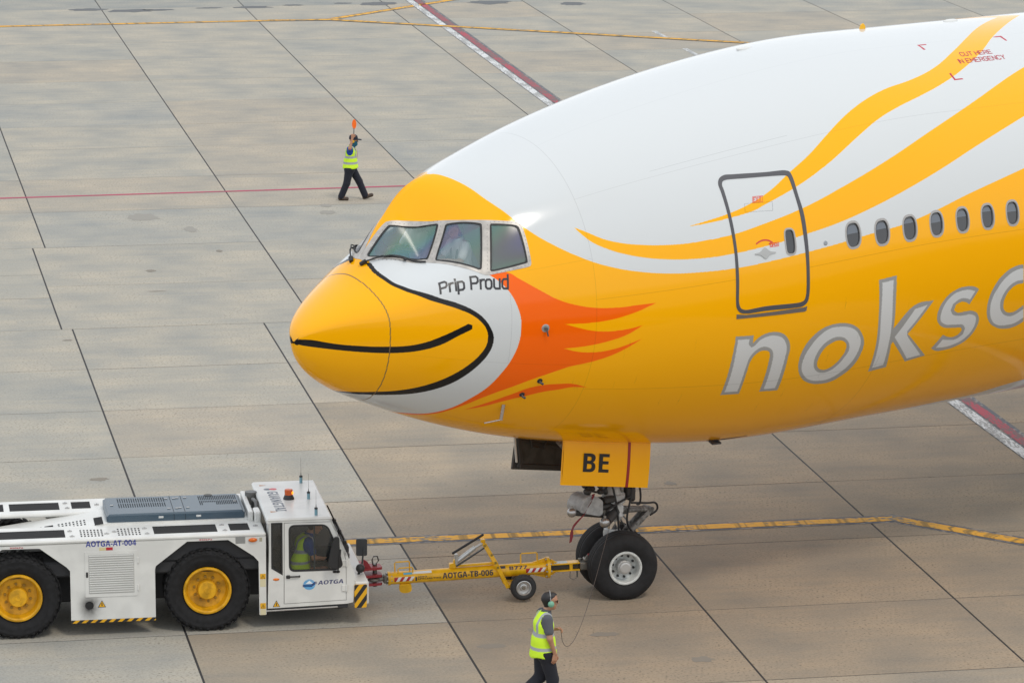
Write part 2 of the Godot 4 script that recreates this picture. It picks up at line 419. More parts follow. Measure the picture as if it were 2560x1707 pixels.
# ------------------------------------------------------------------ bodies: smooth union of tapered capsules, meshed as surface nets
# bones: [a, b, radius at a, radius at b, blend]; trim(p) > 0 cuts away; paint(p) gives a vertex colour.
func flesh(bones: Array, c: float, into: SurfaceTool, trim: Variant = null, paint: Variant = null) -> void:
	var lo := Vector3(1e9, 1e9, 1e9)
	var hi := -lo
	for q in bones:
		var r := maxf(q[2], q[3]) + 3.0 * c
		for e: Vector3 in [q[0], q[1]]:
			lo = lo.min(e - Vector3(r, r, r))
			hi = hi.max(e + Vector3(r, r, r))
	var nx := int((hi.x - lo.x) / c) + 2
	var ny := int((hi.y - lo.y) / c) + 2
	var nz := int((hi.z - lo.z) / c) + 2
	var f := PackedFloat32Array()
	f.resize(nx * ny * nz)
	f.fill(1.0)
	for q in bones:
		var a: Vector3 = q[0]
		var b: Vector3 = q[1]
		var ra: float = q[2]
		var dr: float = q[3] - q[2]
		var k: float = q[4]
		var r := maxf(q[2], q[3]) + 2.5 * c + k
		var p0 := ((a.min(b) - Vector3(r, r, r) - lo) / c).max(Vector3.ZERO)
		var p1 := (a.max(b) + Vector3(r, r, r) - lo) / c
		var ba := b - a
		var inv := 1.0 / maxf(ba.length_squared(), 1e-9)
		for z in range(int(p0.z), mini(int(p1.z) + 1, nz)):
			for y in range(int(p0.y), mini(int(p1.y) + 1, ny)):
				var at := (z * ny + y) * nx
				for x in range(int(p0.x), mini(int(p1.x) + 1, nx)):
					var pa := lo + Vector3(x, y, z) * c - a
					var h := clampf(pa.dot(ba) * inv, 0.0, 1.0)
					var d := (pa - ba * h).length() - ra - dr * h
					var o := f[at + x]
					var g := k - absf(o - d)
					f[at + x] = minf(o, d) - (g * g / k * 0.25 if g > 0.0 else 0.0)
	if trim != null:
		for z in nz:
			for y in ny:
				for x in nx:
					var i := (z * ny + y) * nx + x
					if f[i] < 2.0 * c:
						f[i] = maxf(f[i], trim.call(lo + Vector3(x, y, z) * c))
	var step := [1, nx, nx * ny]
	var vert := {}
	var corner := [0, 1, nx, nx + 1, nx * ny, nx * ny + 1, nx * ny + nx, nx * ny + nx + 1]
	var edges := [[0, 1], [2, 3], [4, 5], [6, 7], [0, 2], [1, 3], [4, 6], [5, 7], [0, 4], [1, 5], [2, 6], [3, 7]]
	into.set_smooth_group(1)
	for z in nz - 1:
		for y in ny - 1:
			for x in nx - 1:
				var i := (z * ny + y) * nx + x
				var v0 := f[i]
				if v0 > 3.0 * c or v0 < -3.0 * c:
					continue
				var sum := Vector3()
				var n := 0
				for e in edges:
					var u: float = f[i + corner[e[0]]]
					var w: float = f[i + corner[e[1]]]
					if (u < 0.0) != (w < 0.0):
						var t := u / (u - w)
						var c0: int = e[0]
						var c1: int = e[1]
						sum += Vector3(c0 & 1, (c0 >> 1) & 1, c0 >> 2).lerp(Vector3(c1 & 1, (c1 >> 1) & 1, c1 >> 2), t)
						n += 1
				if n:
					vert[i] = lo + (Vector3(x, y, z) + sum / n) * c
	for z in range(1, nz - 1):
		for y in range(1, ny - 1):
			for x in range(1, nx - 1):
				var i := (z * ny + y) * nx + x
				if not vert.has(i):
					continue
				for ax in 3:
					var j: int = i + step[ax]
					if (f[i] < 0.0) == (f[j] < 0.0):
						continue
					var s1: int = step[(ax + 1) % 3]
					var s2: int = step[(ax + 2) % 3]
					if not (vert.has(i - s1) and vert.has(i - s2) and vert.has(i - s1 - s2)):
						continue
					var q := [vert[i], vert[i - s1], vert[i - s1 - s2], vert[i - s2]]
					if f[i] < 0.0:
						q.reverse()
					for t in [0, 1, 2, 0, 2, 3]:
						if paint != null:
							into.set_color(paint.call(q[t]))
						into.add_vertex(q[t])

func body(bones: Array, c: float, trim: Variant = null, paint: Variant = null) -> ArrayMesh:
	var st := SurfaceTool.new()
	st.begin(Mesh.PRIMITIVE_TRIANGLES)
	flesh(bones, c, st, trim, paint)
	st.generate_normals()
	return st.commit()

# Palm, four curled fingers of unequal length and a thumb from the side of the palm.
# wrist, direction of the fingers, back of the hand, side on which the thumb is (+1: along dir x back), curl in radians per joint.
func hand_bones(wrist: Vector3, dir: Vector3, back: Vector3, thumb: float, curl: float) -> Array:
	dir = dir.normalized()
	back = (back - dir * back.dot(dir)).normalized()
	var side := dir.cross(back) * thumb
	var out := []
	for k in 4:
		var s := 0.032 - 0.021 * k
		out.append([wrist + side * s * 0.5, wrist + dir * 0.085 + side * s, 0.017, 0.013, 0.012])
	var long := [0.068, 0.075, 0.070, 0.055]
	for k in 4:
		var p: Vector3 = wrist + dir * (0.088 - 0.004 * absf(k - 1.2)) + side * (0.032 - 0.021 * k)
		var d := dir
		var up := back
		for j in 3:
			var d2 := (d * cos(curl) - up * sin(curl)).normalized()
			up = (up * cos(curl) + d * sin(curl)).normalized()
			d = d2
			var l: float = long[k] * [0.45, 0.32, 0.25][j]
			out.append([p, p + d * l, 0.0095 - 0.001 * j, 0.0088 - 0.001 * j, 0.004])
			p += d * l
	var t := wrist + dir * 0.03 + side * 0.03
	var t1 := t + (dir * 0.6 + side * 0.7 - back * 0.25).normalized() * 0.04
	var t2 := t1 + (dir * 0.85 + side * (0.3 - curl * 0.5) - back * 0.4).normalized() * 0.032
	out.append([t, t1, 0.014, 0.011, 0.01])
	out.append([t1, t2, 0.0105, 0.009, 0.004])
	return out

# ------------------------------------------------------------------ the hull's shape
class HullCurve:
	var k: Array
	var v: Array
	var m := []

	func _init(knots: Array, values: Array) -> void:  # cubic spline, free at the start, level at the end
		k = knots
		v = values
		var n := k.size()
		var lower := []
		var diag := []
		var upper := []
		var rhs := []
		for i in n:
			if i == 0:
				lower.append(0.0)
				diag.append(1.0)
				upper.append(0.0)
				rhs.append(0.0)
			elif i == n - 1:
				var h: float = k[i] - k[i - 1]
				lower.append(h)
				diag.append(2 * h)
				upper.append(0.0)
				rhs.append(-6.0 * (v[i] - v[i - 1]) / h)
			else:
				var a: float = k[i] - k[i - 1]
				var b: float = k[i + 1] - k[i]
				lower.append(a)
				diag.append(2 * (a + b))
				upper.append(b)
				rhs.append(6.0 * ((v[i + 1] - v[i]) / b - (v[i] - v[i - 1]) / a))
		for i in range(1, n):
			var w: float = lower[i] / diag[i - 1]
			diag[i] -= w * upper[i - 1]
			rhs[i] -= w * rhs[i - 1]
		m.resize(n)
		m[n - 1] = rhs[n - 1] / diag[n - 1]
		for i in range(n - 2, -1, -1):
			m[i] = (rhs[i] - upper[i] * m[i + 1]) / diag[i]

	func at(t: float) -> float:
		var i := 0
		while i < k.size() - 2 and t > k[i + 1]:
			i += 1
		var h: float = k[i + 1] - k[i]
		var a: float = k[i + 1] - t
		var b: float = t - k[i]
		return (m[i] * a * a * a + m[i + 1] * b * b * b) / (6 * h) + (v[i] / h - m[i] * h / 6) * a + (v[i + 1] / h - m[i + 1] * h / 6) * b

var hull_table := []

func hull_prepare() -> void:
	var c := [HullCurve.new(HULL_T, HULL_TOP), HullCurve.new(HULL_T, HULL_BOTTOM), HullCurve.new(HULL_T, HULL_WIDE), HullCurve.new(HULL_MT, HULL_MID)]
	for i in 1201:
		var t := i / 1200.0
		hull_table.append(Vector4(c[0].at(t), c[1].at(t), c[2].at(t), c[3].at(t)))

func hull(x: float, deg: float) -> Vector3:
	var s := sqrt(clampf(x / 10.5, 0.0, 1.0)) * 1200.0
	var i := mini(int(s), 1199)
	var a: Vector4 = hull_table[i]
	var q := a.lerp(hull_table[i + 1], s - i)
	var ph := deg_to_rad(deg)
	var sn := sin(ph)
	var cs := cos(ph)
	var n := 2.0
	if cs > 0.0:
		n = 2.0 - BROW[0] * exp(-pow((x - BROW[1]) / BROW[2], 2))
		var k := clampf((acos(clampf(cs, -1, 1)) - deg_to_rad(40.0)) / deg_to_rad(50.0), 0.0, 1.0)
		n += (2.0 - n) * k * k * (3.0 - 2.0 * k)
	var r := 1.0 if n > 1.999 else pow(pow(absf(sn), n) + pow(absf(cs), n), -1.0 / n)
	return Vector3(x + HULL_X0, q.w + r * cs * (q.x - q.w if cs > 0.0 else q.w - q.y), r * sn * q.z)

func hull_normal(x: float, deg: float) -> Vector3:
	var x0 := maxf(x - 0.012, 0.0002)
	var n := (hull(x, deg + 0.6) - hull(x, deg - 0.6)).cross(hull(x + 0.012, deg) - hull(x0, deg)).normalized()
	var p := hull(x, deg)
	var out := Vector3(-0.3 if x < 0.5 else 0.0, p.y - 5.1, p.z)
	return n if n.dot(out) > 0.0 else -n

func hull_at(p: Vector2, off := 0.0) -> Vector3:
	return hull(p.x, p.y) + (hull_normal(p.x, p.y) * off if off != 0.0 else Vector3.ZERO)

func paint_u(x: float) -> float:
	return (x + 0.9 * sqrt(maxf(x, 0.0))) / 18.4857

func fit(called: String) -> PackedVector2Array:
	return poly(FIT[called])

func mirrored(p: PackedVector2Array) -> PackedVector2Array:
	var out := PackedVector2Array()
	for v in p:
		out.append(Vector2(v.x, -v.y))
	return out

# Rounds a traced outline: a curve through its points, sharp corners kept.
func curved(p: PackedVector2Array, sub := 5, sharp := 50.0, closed := true) -> PackedVector2Array:
	var n := p.size()
	var metric := Vector2(1.0, 0.045)
	var corner := []
	var tangent := []
	for i in n:
		var a := (p[i] - p[(i + n - 1) % n]) * metric
		var b := (p[(i + 1) % n] - p[i]) * metric
		var hard := rad_to_deg(absf(a.angle_to(b))) > sharp or (not closed and (i == 0 or i == n - 1))
		corner.append(hard)
		var la := maxf(a.length(), 1e-6)
		var lb := maxf(b.length(), 1e-6)
		tangent.append((a / la * lb + b / lb * la) / (la + lb) * minf(la, lb) * 1.6)
	var out := PackedVector2Array()
	for i in (n if closed else n - 1):
		var j := (i + 1) % n
		var d := (p[j] - p[i]) * metric
		var l := d.length()
		var m0: Vector2 = d if corner[i] else (tangent[i] as Vector2).limit_length(l * 1.15)
		var m1: Vector2 = d if corner[j] else (tangent[j] as Vector2).limit_length(l * 1.15)
		var steps := clampi(int(l / 0.02), 1, sub)
		for k in steps:
			var t := float(k) / steps
			var t2 := t * t
			var t3 := t2 * t
			out.append(p[i] + (d * (3 * t2 - 2 * t3) + m0 * (t3 - 2 * t2 + t) + m1 * (t3 - t2)) / metric)
	if not closed:
		out.append(p[n - 1])
	return out

func bounds(p: PackedVector2Array) -> Rect2:
	var r := Rect2(p[0], Vector2.ZERO)
	for v in p:
		r = r.expand(v)
	return r

# A skin on the hull, bounded by an outline and with holes, lying off metres proud; xs and ps are the lines of its grid.
func hull_skin(outer: Variant, holes: Array, off: float, xs: Array, ps: Array) -> ArrayMesh:
	var pos := PackedVector3Array()
	var nor := PackedVector3Array()
	var uvs := PackedVector2Array()
	var idx := PackedInt32Array()
	var known := {}
	var boxes := []
	for h in holes:
		boxes.append(bounds(h).grow(0.001))
	var whole := bounds(outer).grow(0.001) if outer != null else Rect2(-999, -999, 9999, 9999)
	var vertex := func(p: Vector2) -> int:
		var key := Vector2i(roundi(p.x * 20000.0), roundi(p.y * 2000.0))
		if not known.has(key):
			known[key] = pos.size()
			var n := hull_normal(p.x, p.y)
			pos.append(hull(p.x, p.y) + n * off)
			nor.append(n)
			uvs.append(Vector2(paint_u(p.x), absf(p.y) / 180.0))
		return known[key]
	for i in xs.size() - 1:
		for j in ps.size() - 1:
			var cell := Rect2(Vector2(xs[i], ps[j]), Vector2(xs[i + 1] - xs[i], ps[j + 1] - ps[j]))
			if not cell.intersects(whole):
				continue
			var parts := [rect(xs[i], ps[j], xs[i + 1], ps[j + 1])]
			if outer != null:
				parts = Geometry2D.intersect_polygons(parts[0], outer)
			for h in holes.size():
				if not cell.intersects(boxes[h]):
					continue
				var rest := []
				for part in parts:
					for r in Geometry2D.clip_polygons(part, holes[h]):
						if not Geometry2D.is_polygon_clockwise(r):
							rest.append(r)
						else:
							push_warning("hole inside one cell")
				parts = rest
			for part: PackedVector2Array in parts:
				var t := Geometry2D.triangulate_polygon(part)
				for k in t.size() / 3:
					var q := [vertex.call(part[t[3 * k]]), vertex.call(part[t[3 * k + 1]]), vertex.call(part[t[3 * k + 2]])]
					if q[0] == q[1] or q[1] == q[2] or q[0] == q[2]:
						continue
					var g := (pos[q[1]] - pos[q[0]]).cross(pos[q[2]] - pos[q[0]])
					if g.dot(nor[q[0]] + nor[q[1]] + nor[q[2]]) > 0.0:
						q.reverse()
					idx.append_array(PackedInt32Array(q))
	var arrays := []
	arrays.resize(Mesh.ARRAY_MAX)
	arrays[Mesh.ARRAY_VERTEX] = pos
	arrays[Mesh.ARRAY_NORMAL] = nor
	arrays[Mesh.ARRAY_TEX_UV] = uvs
	arrays[Mesh.ARRAY_INDEX] = idx
	var m := ArrayMesh.new()
	if idx.size():
		m.add_surface_from_arrays(Mesh.PRIMITIVE_TRIANGLES, arrays)
	return m

func lines(a: float, b: float, step: float) -> Array:
	var out := []
	var n := maxi(1, int(ceil((b - a) / step)))
	for i in n + 1:
		out.append(a + (b - a) * i / n)
	return out

# A ring or panel on the hull with its own thickness: skin plus edge walls.
func hull_fitting(outer: PackedVector2Array, holes: Array, low: float, high: float, step := 0.06, deg := 2.0) -> ArrayMesh:
	var r := bounds(outer)
	var skin := hull_skin(outer, holes, high, lines(r.position.x, r.end.x, step), lines(r.position.y, r.end.y, deg))
	var b := Bag.new()
	b.sg(-1)
	for loop: PackedVector2Array in [outer] + holes:
		for i in loop.size():
			var p := loop[i]
			var q := loop[(i + 1) % loop.size()]
			b.quad(hull_at(p, low), hull_at(p, high), hull_at(q, high), hull_at(q, low))
	b.st.generate_normals()
	return b.st.commit(skin)

# Grows (or shrinks) an outline by metres.
func grown(p: PackedVector2Array, by: float) -> PackedVector2Array:
	var s := PackedVector2Array()
	for v in p:
		s.append(Vector2(v.x, v.y * 0.04))
	var best := PackedVector2Array()
	for g in Geometry2D.offset_polygon(s, by, Geometry2D.JOIN_ROUND):
		if g.size() > best.size():
			best = g
	for i in best.size():
		best[i].y /= 0.04
	return best

# ------------------------------------------------------------------ the hull's paint
const PW := 2048
const PH := 1536

func fill(img: Image, p: PackedVector2Array, c: Color) -> void:
	var rows := {}
	var w := img.get_width()
	var h := img.get_height()
	for i in p.size():
		var a := Vector2(paint_u(p[i].x) * w, p[i].y / 180.0 * h)
		var q := p[(i + 1) % p.size()]
		var b := Vector2(paint_u(q.x) * w, q.y / 180.0 * h)
		if a.y > b.y:
			var s := a
			a = b
			b = s
		var y := maxi(0, int(ceil(a.y - 0.5)))
		while y + 0.5 < b.y and y < h:
			if not rows.has(y):
				rows[y] = []
			rows[y].append(a.x + (b.x - a.x) * (y + 0.5 - a.y) / (b.y - a.y))
			y += 1
	for y in rows:
		var xs: Array = rows[y]
		xs.sort()
		for k in xs.size() / 2:
			var x0 := clampi(roundi(xs[2 * k]), 0, w)
			var x1 := clampi(roundi(xs[2 * k + 1]), 0, w)
			if x1 > x0:
				img.fill_rect(Rect2i(x0, y, x1 - x0, 1), c)

# A line of the given width in metres along points on the hull.
func rule(img: Image, p: PackedVector2Array, width: float, c: Color) -> void:
	for i in p.size() - 1:
		var r := clampf(hull(p[i].x, 90.0).z, 0.3, 3.1) * PI / 180.0
		var d := Vector2(p[i + 1].x - p[i].x, (p[i + 1].y - p[i].y) * r)
		if d.length() < 1e-6:
			continue
		d = d.normalized() * width * 0.5
		var n := Vector2(-d.y, d.x / r)
		var e := Vector2(d.x, d.y / r) * 0.9
		fill(img, PackedVector2Array([p[i] + n - e, p[i + 1] + n + e, p[i + 1] - n + e, p[i] - n - e]), c)

func seam_line(img: Image, p: PackedVector2Array, darker: float) -> void:
	for i in p.size() - 1:
		var a := Vector2(paint_u(p[i].x) * img.get_width(), p[i].y / 180.0 * img.get_height())
		var b := Vector2(paint_u(p[i + 1].x) * img.get_width(), p[i + 1].y / 180.0 * img.get_height())
		var n := maxi(1, int(maxf(absf(a.x - b.x), absf(a.y - b.y))))
		for k in n:
			var q := a.lerp(b, float(k) / n)
			if q.x >= 0 and q.y >= 0 and q.x < img.get_width() and q.y < img.get_height():
				img.set_pixel(int(q.x), int(q.y), img.get_pixel(int(q.x), int(q.y)).darkened(darker))

const GLYPH := {
	"A": ["0,0 2,6 4,0", "0.8,2 3.2,2"], "B": ["0,0 0,6 2.6,6 3.6,5.2 3.6,3.9 2.6,3.1 0,3.1", "2.6,3.1 3.9,2.3 3.9,0.8 2.8,0 0,0"], "C": ["4,4.8 3.2,6 0.9,6 0,5 0,1 0.9,0 3.2,0 4,1.2"], "E": ["4,0 0,0 0,6 4,6", "0,3.1 3.3,3.1"],
	"G": ["4,4.8 3.2,6 0.9,6 0,5 0,1 0.9,0 3.2,0 4,1 4,2.8 2.2,2.8"], "H": ["0,0 0,6", "4,0 4,6", "0,3.1 4,3.1"], "I": ["1,0 1,6"], "M": ["0,0 0,6 2.2,2 4.4,6 4.4,0"], "N": ["0,0 0,6 4,0 4,6"], "O": ["0.9,0 0,1 0,5 0.9,6 3.1,6 4,5 4,1 3.1,0 0.9,0"],
	"P": ["0,0 0,6 3.1,6 4,5.2 4,3.6 3.1,2.7 0,2.7"], "R": ["0,0 0,6 3.1,6 4,5.2 4,3.8 3.1,3 0,3", "2,3 4,0"], "T": ["2,0 2,6", "0,6 4,6"], "U": ["0,6 0,1 0.9,0 3.1,0 4,1 4,6"], "X": ["0,0 4,6", "0,6 4,0"], "Y": ["0,6 2,3 4,6", "2,3 2,0"],
	"r": ["0,0 0,4.2", "0,3.2 0.9,4.2 2.2,4.2"], "i": ["0.6,0 0.6,4.2", "0.6,5.4 0.6,6"], "p": ["0,-1.8 0,4.2 2.5,4.2 3.4,3.4 3.4,0.8 2.5,0 0,0"], "o": ["0.9,0 0,0.8 0,3.4 0.9,4.2 2.5,4.2 3.4,3.4 3.4,0.8 2.5,0 0.9,0"],
	"u": ["0,4.2 0,0.8 0.9,0 3.4,0", "3.4,0 3.4,4.2"], "d": ["3.4,6 3.4,0 0.9,0 0,0.8 0,3.4 0.9,4.2 3.4,4.2"],
}
const ADVANCE := {"I": 2.0, "i": 1.9, "r": 3.0, "M": 5.8, " ": 2.6, "p": 4.9, "o": 4.9, "u": 4.9, "d": 4.9}

# A line of paint lying on the hull: a mitred ribbon along points, width in metres.
func ribbon(b: Bag, given: PackedVector2Array, width: float, off: float) -> void:
	var p := PackedVector2Array()
	for i in given.size() - 1:  # short steps, so that it hugs the curve
		var steps := clampi(int((hull_at(given[i + 1]) - hull_at(given[i])).length() / 0.03), 1, 40)
		for k in steps:
			p.append(given[i].lerp(given[i + 1], float(k) / steps))
	p.append(given[given.size() - 1])
	var n := p.size()
	var r := clampf(hull(p[0].x, 90.0).z, 0.3, 3.1) * PI / 180.0
	var rows := []
	var closed := p[0].distance_to(p[n - 1]) < 1e-5
	for i in n:
		var a := (p[i] - p[i - 1] if i > 0 else (p[n - 1] - p[n - 2] if closed else p[1] - p[0])) * Vector2(1, r)
		var c := (p[i + 1] - p[i] if i < n - 1 else (p[1] - p[0] if closed else p[n - 1] - p[n - 2])) * Vector2(1, r)
		var t := (a.normalized() + c.normalized()).normalized()
		var side := Vector2(-t.y, t.x) * width * 0.5 / clampf(t.dot(c.normalized()), 0.5, 1.0)
		var end := Vector2.ZERO
		if not closed and i == 0:
			end = -t * width * 0.4
		if not closed and i == n - 1:
			end = t * width * 0.4
		var m := Vector2(1, 1.0 / r)
		rows.append([hull_at(p[i] + (side + end) * m, off), hull_at(p[i] + (end - side) * m, off)])
	b.sg(1)
	for i in n - 1:
		b.quad(rows[i][0], rows[i + 1][0], rows[i + 1][1], rows[i][1])

# Text in strokes; frame: [origin, end of the baseline, top of the first capital].
func spell(parent: Node, text: String, frame: PackedVector2Array, width: float, m: Material) -> void:
	var total := -1.4
	for ch in text:
		total += ADVANCE.get(ch, 5.5)
	var pen := 0.0
	for ch in text:
		var b := Bag.new()
		var k := 0
		for stroke: String in GLYPH.get(ch, []):
			var pts := PackedVector2Array()
			for pair in stroke.split(" "):
				var v := pair.split(",")
				pts.append(frame[0] + (frame[1] - frame[0]) * ((pen + v[0].to_float()) / total) + (frame[2] - frame[0]) * (v[1].to_float() / 6.0))
			ribbon(b, pts, width, 0.0022 + 0.0004 * k)
			k += 1
		if k:
			obj("letter", b.done(), m, parent)
		pen += ADVANCE.get(ch, 5.5)

func lin(r: float, g: float, b: float) -> Color:
	return Color(r, g, b).linear_to_srgb()

func hull_paint(port: bool) -> ImageTexture:
	var img := Image.create(PW, PH, false, Image.FORMAT_RGB8)
	var white := lin(0.635, 0.652, 0.663)
	var yellow := lin(0.97, 0.445, 0.0)
	var orange := lin(0.95, 0.135, 0.0)
	var black := lin(0.014, 0.013, 0.013)
	var grey := lin(0.34, 0.34, 0.33)
	var pale := lin(0.64, 0.65, 0.65)
	var red := lin(0.45, 0.03, 0.05)
	img.fill(white)
	var lay := func(called: String, c: Color, sharp := 50.0) -> void:
		fill(img, curved(poly(PAINT[called]), 6, sharp), c)
	lay.call("yellow", yellow, 75.0)
	lay.call("belly", white)
	lay.call("band", yellow)
	lay.call("wisp", yellow)
	lay.call("flame", orange)
	lay.call("stripe", orange)
	lay.call("cheek", white)
	lay.call("beak", yellow)
	lay.call("stroke", black)
	lay.call("smile", black)
	if port:
		for l: Array in [["n_out", grey], ["n_in", pale], ["o_out", grey], ["o_in", pale], ["o_rim", grey], ["o_hole", yellow], ["k_out", grey], ["k_stem", pale], ["k_arm", pale], ["s_out", grey], ["s_in", pale], ["c_out", grey], ["c_in", pale]]:
			lay.call(l[0], l[1], 42.0)
		for k in 3:
			fill(img, poly(PAINT["mark%d" % k]), red)
		seam_line(img, curved(PackedVector2Array([fit("t_panel")[0], fit("t_panel")[1], fit("t_panel")[1] + fit("t_panel")[2] - fit("t_panel")[0], fit("t_panel")[2], fit("t_panel")[0]]), 6, 20.0), 0.25)
	# panel joints
	var ring := func(x: float, lean: float, p0: float, p1: float, dark: float) -> void:
		var pts := PackedVector2Array()
		for i in 61:
			var ph := lerpf(p0, p1, i / 60.0)
			pts.append(Vector2(x + lean * (ph - 90.0) / 90.0, ph))
		seam_line(img, pts, dark)
	var nose_seam := PackedVector2Array()
	for i in 61:
		nose_seam.append(Vector2(1.0 - 0.065 * cos(PI * i / 60.0) + 0.01, 180.0 * i / 60.0))
	rule(img, nose_seam, 0.012, lin(0.20, 0.13, 0.06))
	ring.call(3.93, 0.0, 0.0, 180.0, 0.10)
	ring.call(9.02, 0.0, 118.0, 180.0, 0.16)
	ring.call(2.66, 0.03, 79.0, 110.0, 0.10)
	for l: Array in [[17.0, 3.93, 15.0, 0.05], [47.3, 3.93, 15.0, 0.10], [70.0, 2.95, 3.93, 0.10], [84.5, 3.93, 6.14, 0.16], [85.0, 7.39, 15.0, 0.16], [110.0, 1.03, 3.93, 0.12], [121.5, 3.93, 15.0, 0.18], [152.0, 2.0, 15.0, 0.15], [45.2, 5.2, 7.6, 0.13]]:
		seam_line(img, PackedVector2Array([Vector2(l[1], l[0]), Vector2(l[2], l[0])]), l[3])
	# rain streaks and oil weeps below the fittings, each where it is on the real skin
	var rng := RandomNumberGenerator.new()
	rng.seed = 5
	for i in 90:
		var x := rng.randf_range(3.6, 15.0)
		var ph := rng.randf_range(95.0, 168.0)
		var pts := PackedVector2Array()
		for k in 7:
			pts.append(Vector2(x + k * rng.randf_range(0.0, 0.004), ph + k * rng.randf_range(0.3, 1.0)))
		seam_line(img, pts, rng.randf_range(0.015, 0.06))
	return ImageTexture.create_from_image(img)

func build_streamer() -> void:
	var path := [Vector3(5.47, 1.70, 0.16), Vector3(5.42, 1.62, 0.20), Vector3(5.32, 1.52, 0.215), Vector3(5.24, 1.42, 0.22), Vector3(5.13, 1.34, 0.22), Vector3(5.05, 1.27, 0.22), Vector3(5.01, 1.19, 0.22), Vector3(5.0, 1.10, 0.225), Vector3(4.985, 1.02, 0.22)]
	var c := Curve3D.new()
	for i in path.size():
		var d: Vector3 = (path[mini(i + 1, path.size() - 1)] - path[maxi(i - 1, 0)]) * 0.18
		c.add_point(path[i], -d, d)
	var pts := c.tessellate(4)
	var b := Bag.new()
	b.sg(1)
	for i in pts.size() - 1:
		var q := []
		for k: int in [i, i + 1]:
			var t := float(k) / pts.size()
			var w := Vector3(0.018, 0.006, 0.008).rotated(Vector3.UP, 1.2 * sin(t * 7.0)) * 1.25
			q.append(pts[k] - w)
			q.append(pts[k] + w)
		b.quad(q[0], q[1], q[3], q[2])
		var n := Vector3(0.002, 0, 0.003)
		b.quad(q[0] + n, q[2] + n, q[3] + n, q[1] + n)
	var o := obj("warning_streamer", b.done(), mat(0.17, 0.012, 0.018, 0.7))
	tag(o, "dark red warning streamer dangling from the grey unit of the nose gear", "streamer")

func _ready() -> void:
	# camera
	var cam := Camera3D.new()
	cam.name = "camera"
	add_child(cam)
	var yaw := 0.649902
	var pitch := 0.209363
	var roll := 0.005566
	var forward := Vector3(sin(yaw) * cos(pitch), -sin(pitch), -cos(yaw) * cos(pitch))
	var right := Vector3(cos(yaw), 0, sin(yaw))
	var up := right.cross(forward)
	var r2 := right * cos(roll) + up * sin(roll)
	var u2 := up * cos(roll) - right * sin(roll)
	cam.transform = Transform3D(Basis(r2, u2, -forward), Vector3(-29.8189, 16.1379, 44.4977))
	cam.fov = rad_to_deg(2.0 * atan(853.5 / 9465.976))
	cam.near = 0.5
	cam.far = 3000.0
	cam.current = true
	# overcast sky and a veiled sun, high behind the viewer
	var we := WorldEnvironment.new()
	we.name = "world"
	var env := Environment.new()
	env.background_mode = Environment.BG_SKY
	var sky := Sky.new()
	var sm := ProceduralSkyMaterial.new()
	sm.sky_top_color = Color(0.89, 0.915, 0.945)
	sm.sky_horizon_color = Color(0.965, 0.975, 0.985)
	sm.sky_curve = 0.25
	sm.sky_energy_multiplier = 1.0
	sm.ground_bottom_color = Color(0.45, 0.44, 0.42)
	sm.ground_horizon_color = Color(0.70, 0.72, 0.74)
	sky.sky_material = sm
	env.sky = sky
	env.background_energy_multiplier = 1.0
	env.tonemap_mode = Environment.TONE_MAPPER_LINEAR
	env.tonemap_exposure = 1.27
	env.sdfgi_enabled = true
	env.ssao_enabled = true
	env.ssil_enabled = true
	we.environment = env
	add_child(we)
	var sun := DirectionalLight3D.new()
	sun.name = "sun"
	add_child(sun)
	sun.look_at_from_position(Vector3.ZERO, -Vector3(-0.03, 0.83, 0.55))
	sun.light_color = Color(1.0, 0.965, 0.91)
	sun.light_energy = 0.27
	sun.light_angular_distance = 10.0
	sun.shadow_enabled = true
	# setting, then the things on it
	build_apron()
	build_aircraft()
	build_tug()
	build_tow_bar()
	build_streamer()
	build_people()

# ------------------------------------------------------------------ the apron
func ground_at(a: float, b: float, y := 0.0) -> Vector3:  # joint coordinates: a along the cross joints, b along the long joints
	return Vector3(a * cos(GRID_TURN) - b * sin(GRID_TURN), y, a * sin(GRID_TURN) + b * cos(GRID_TURN))

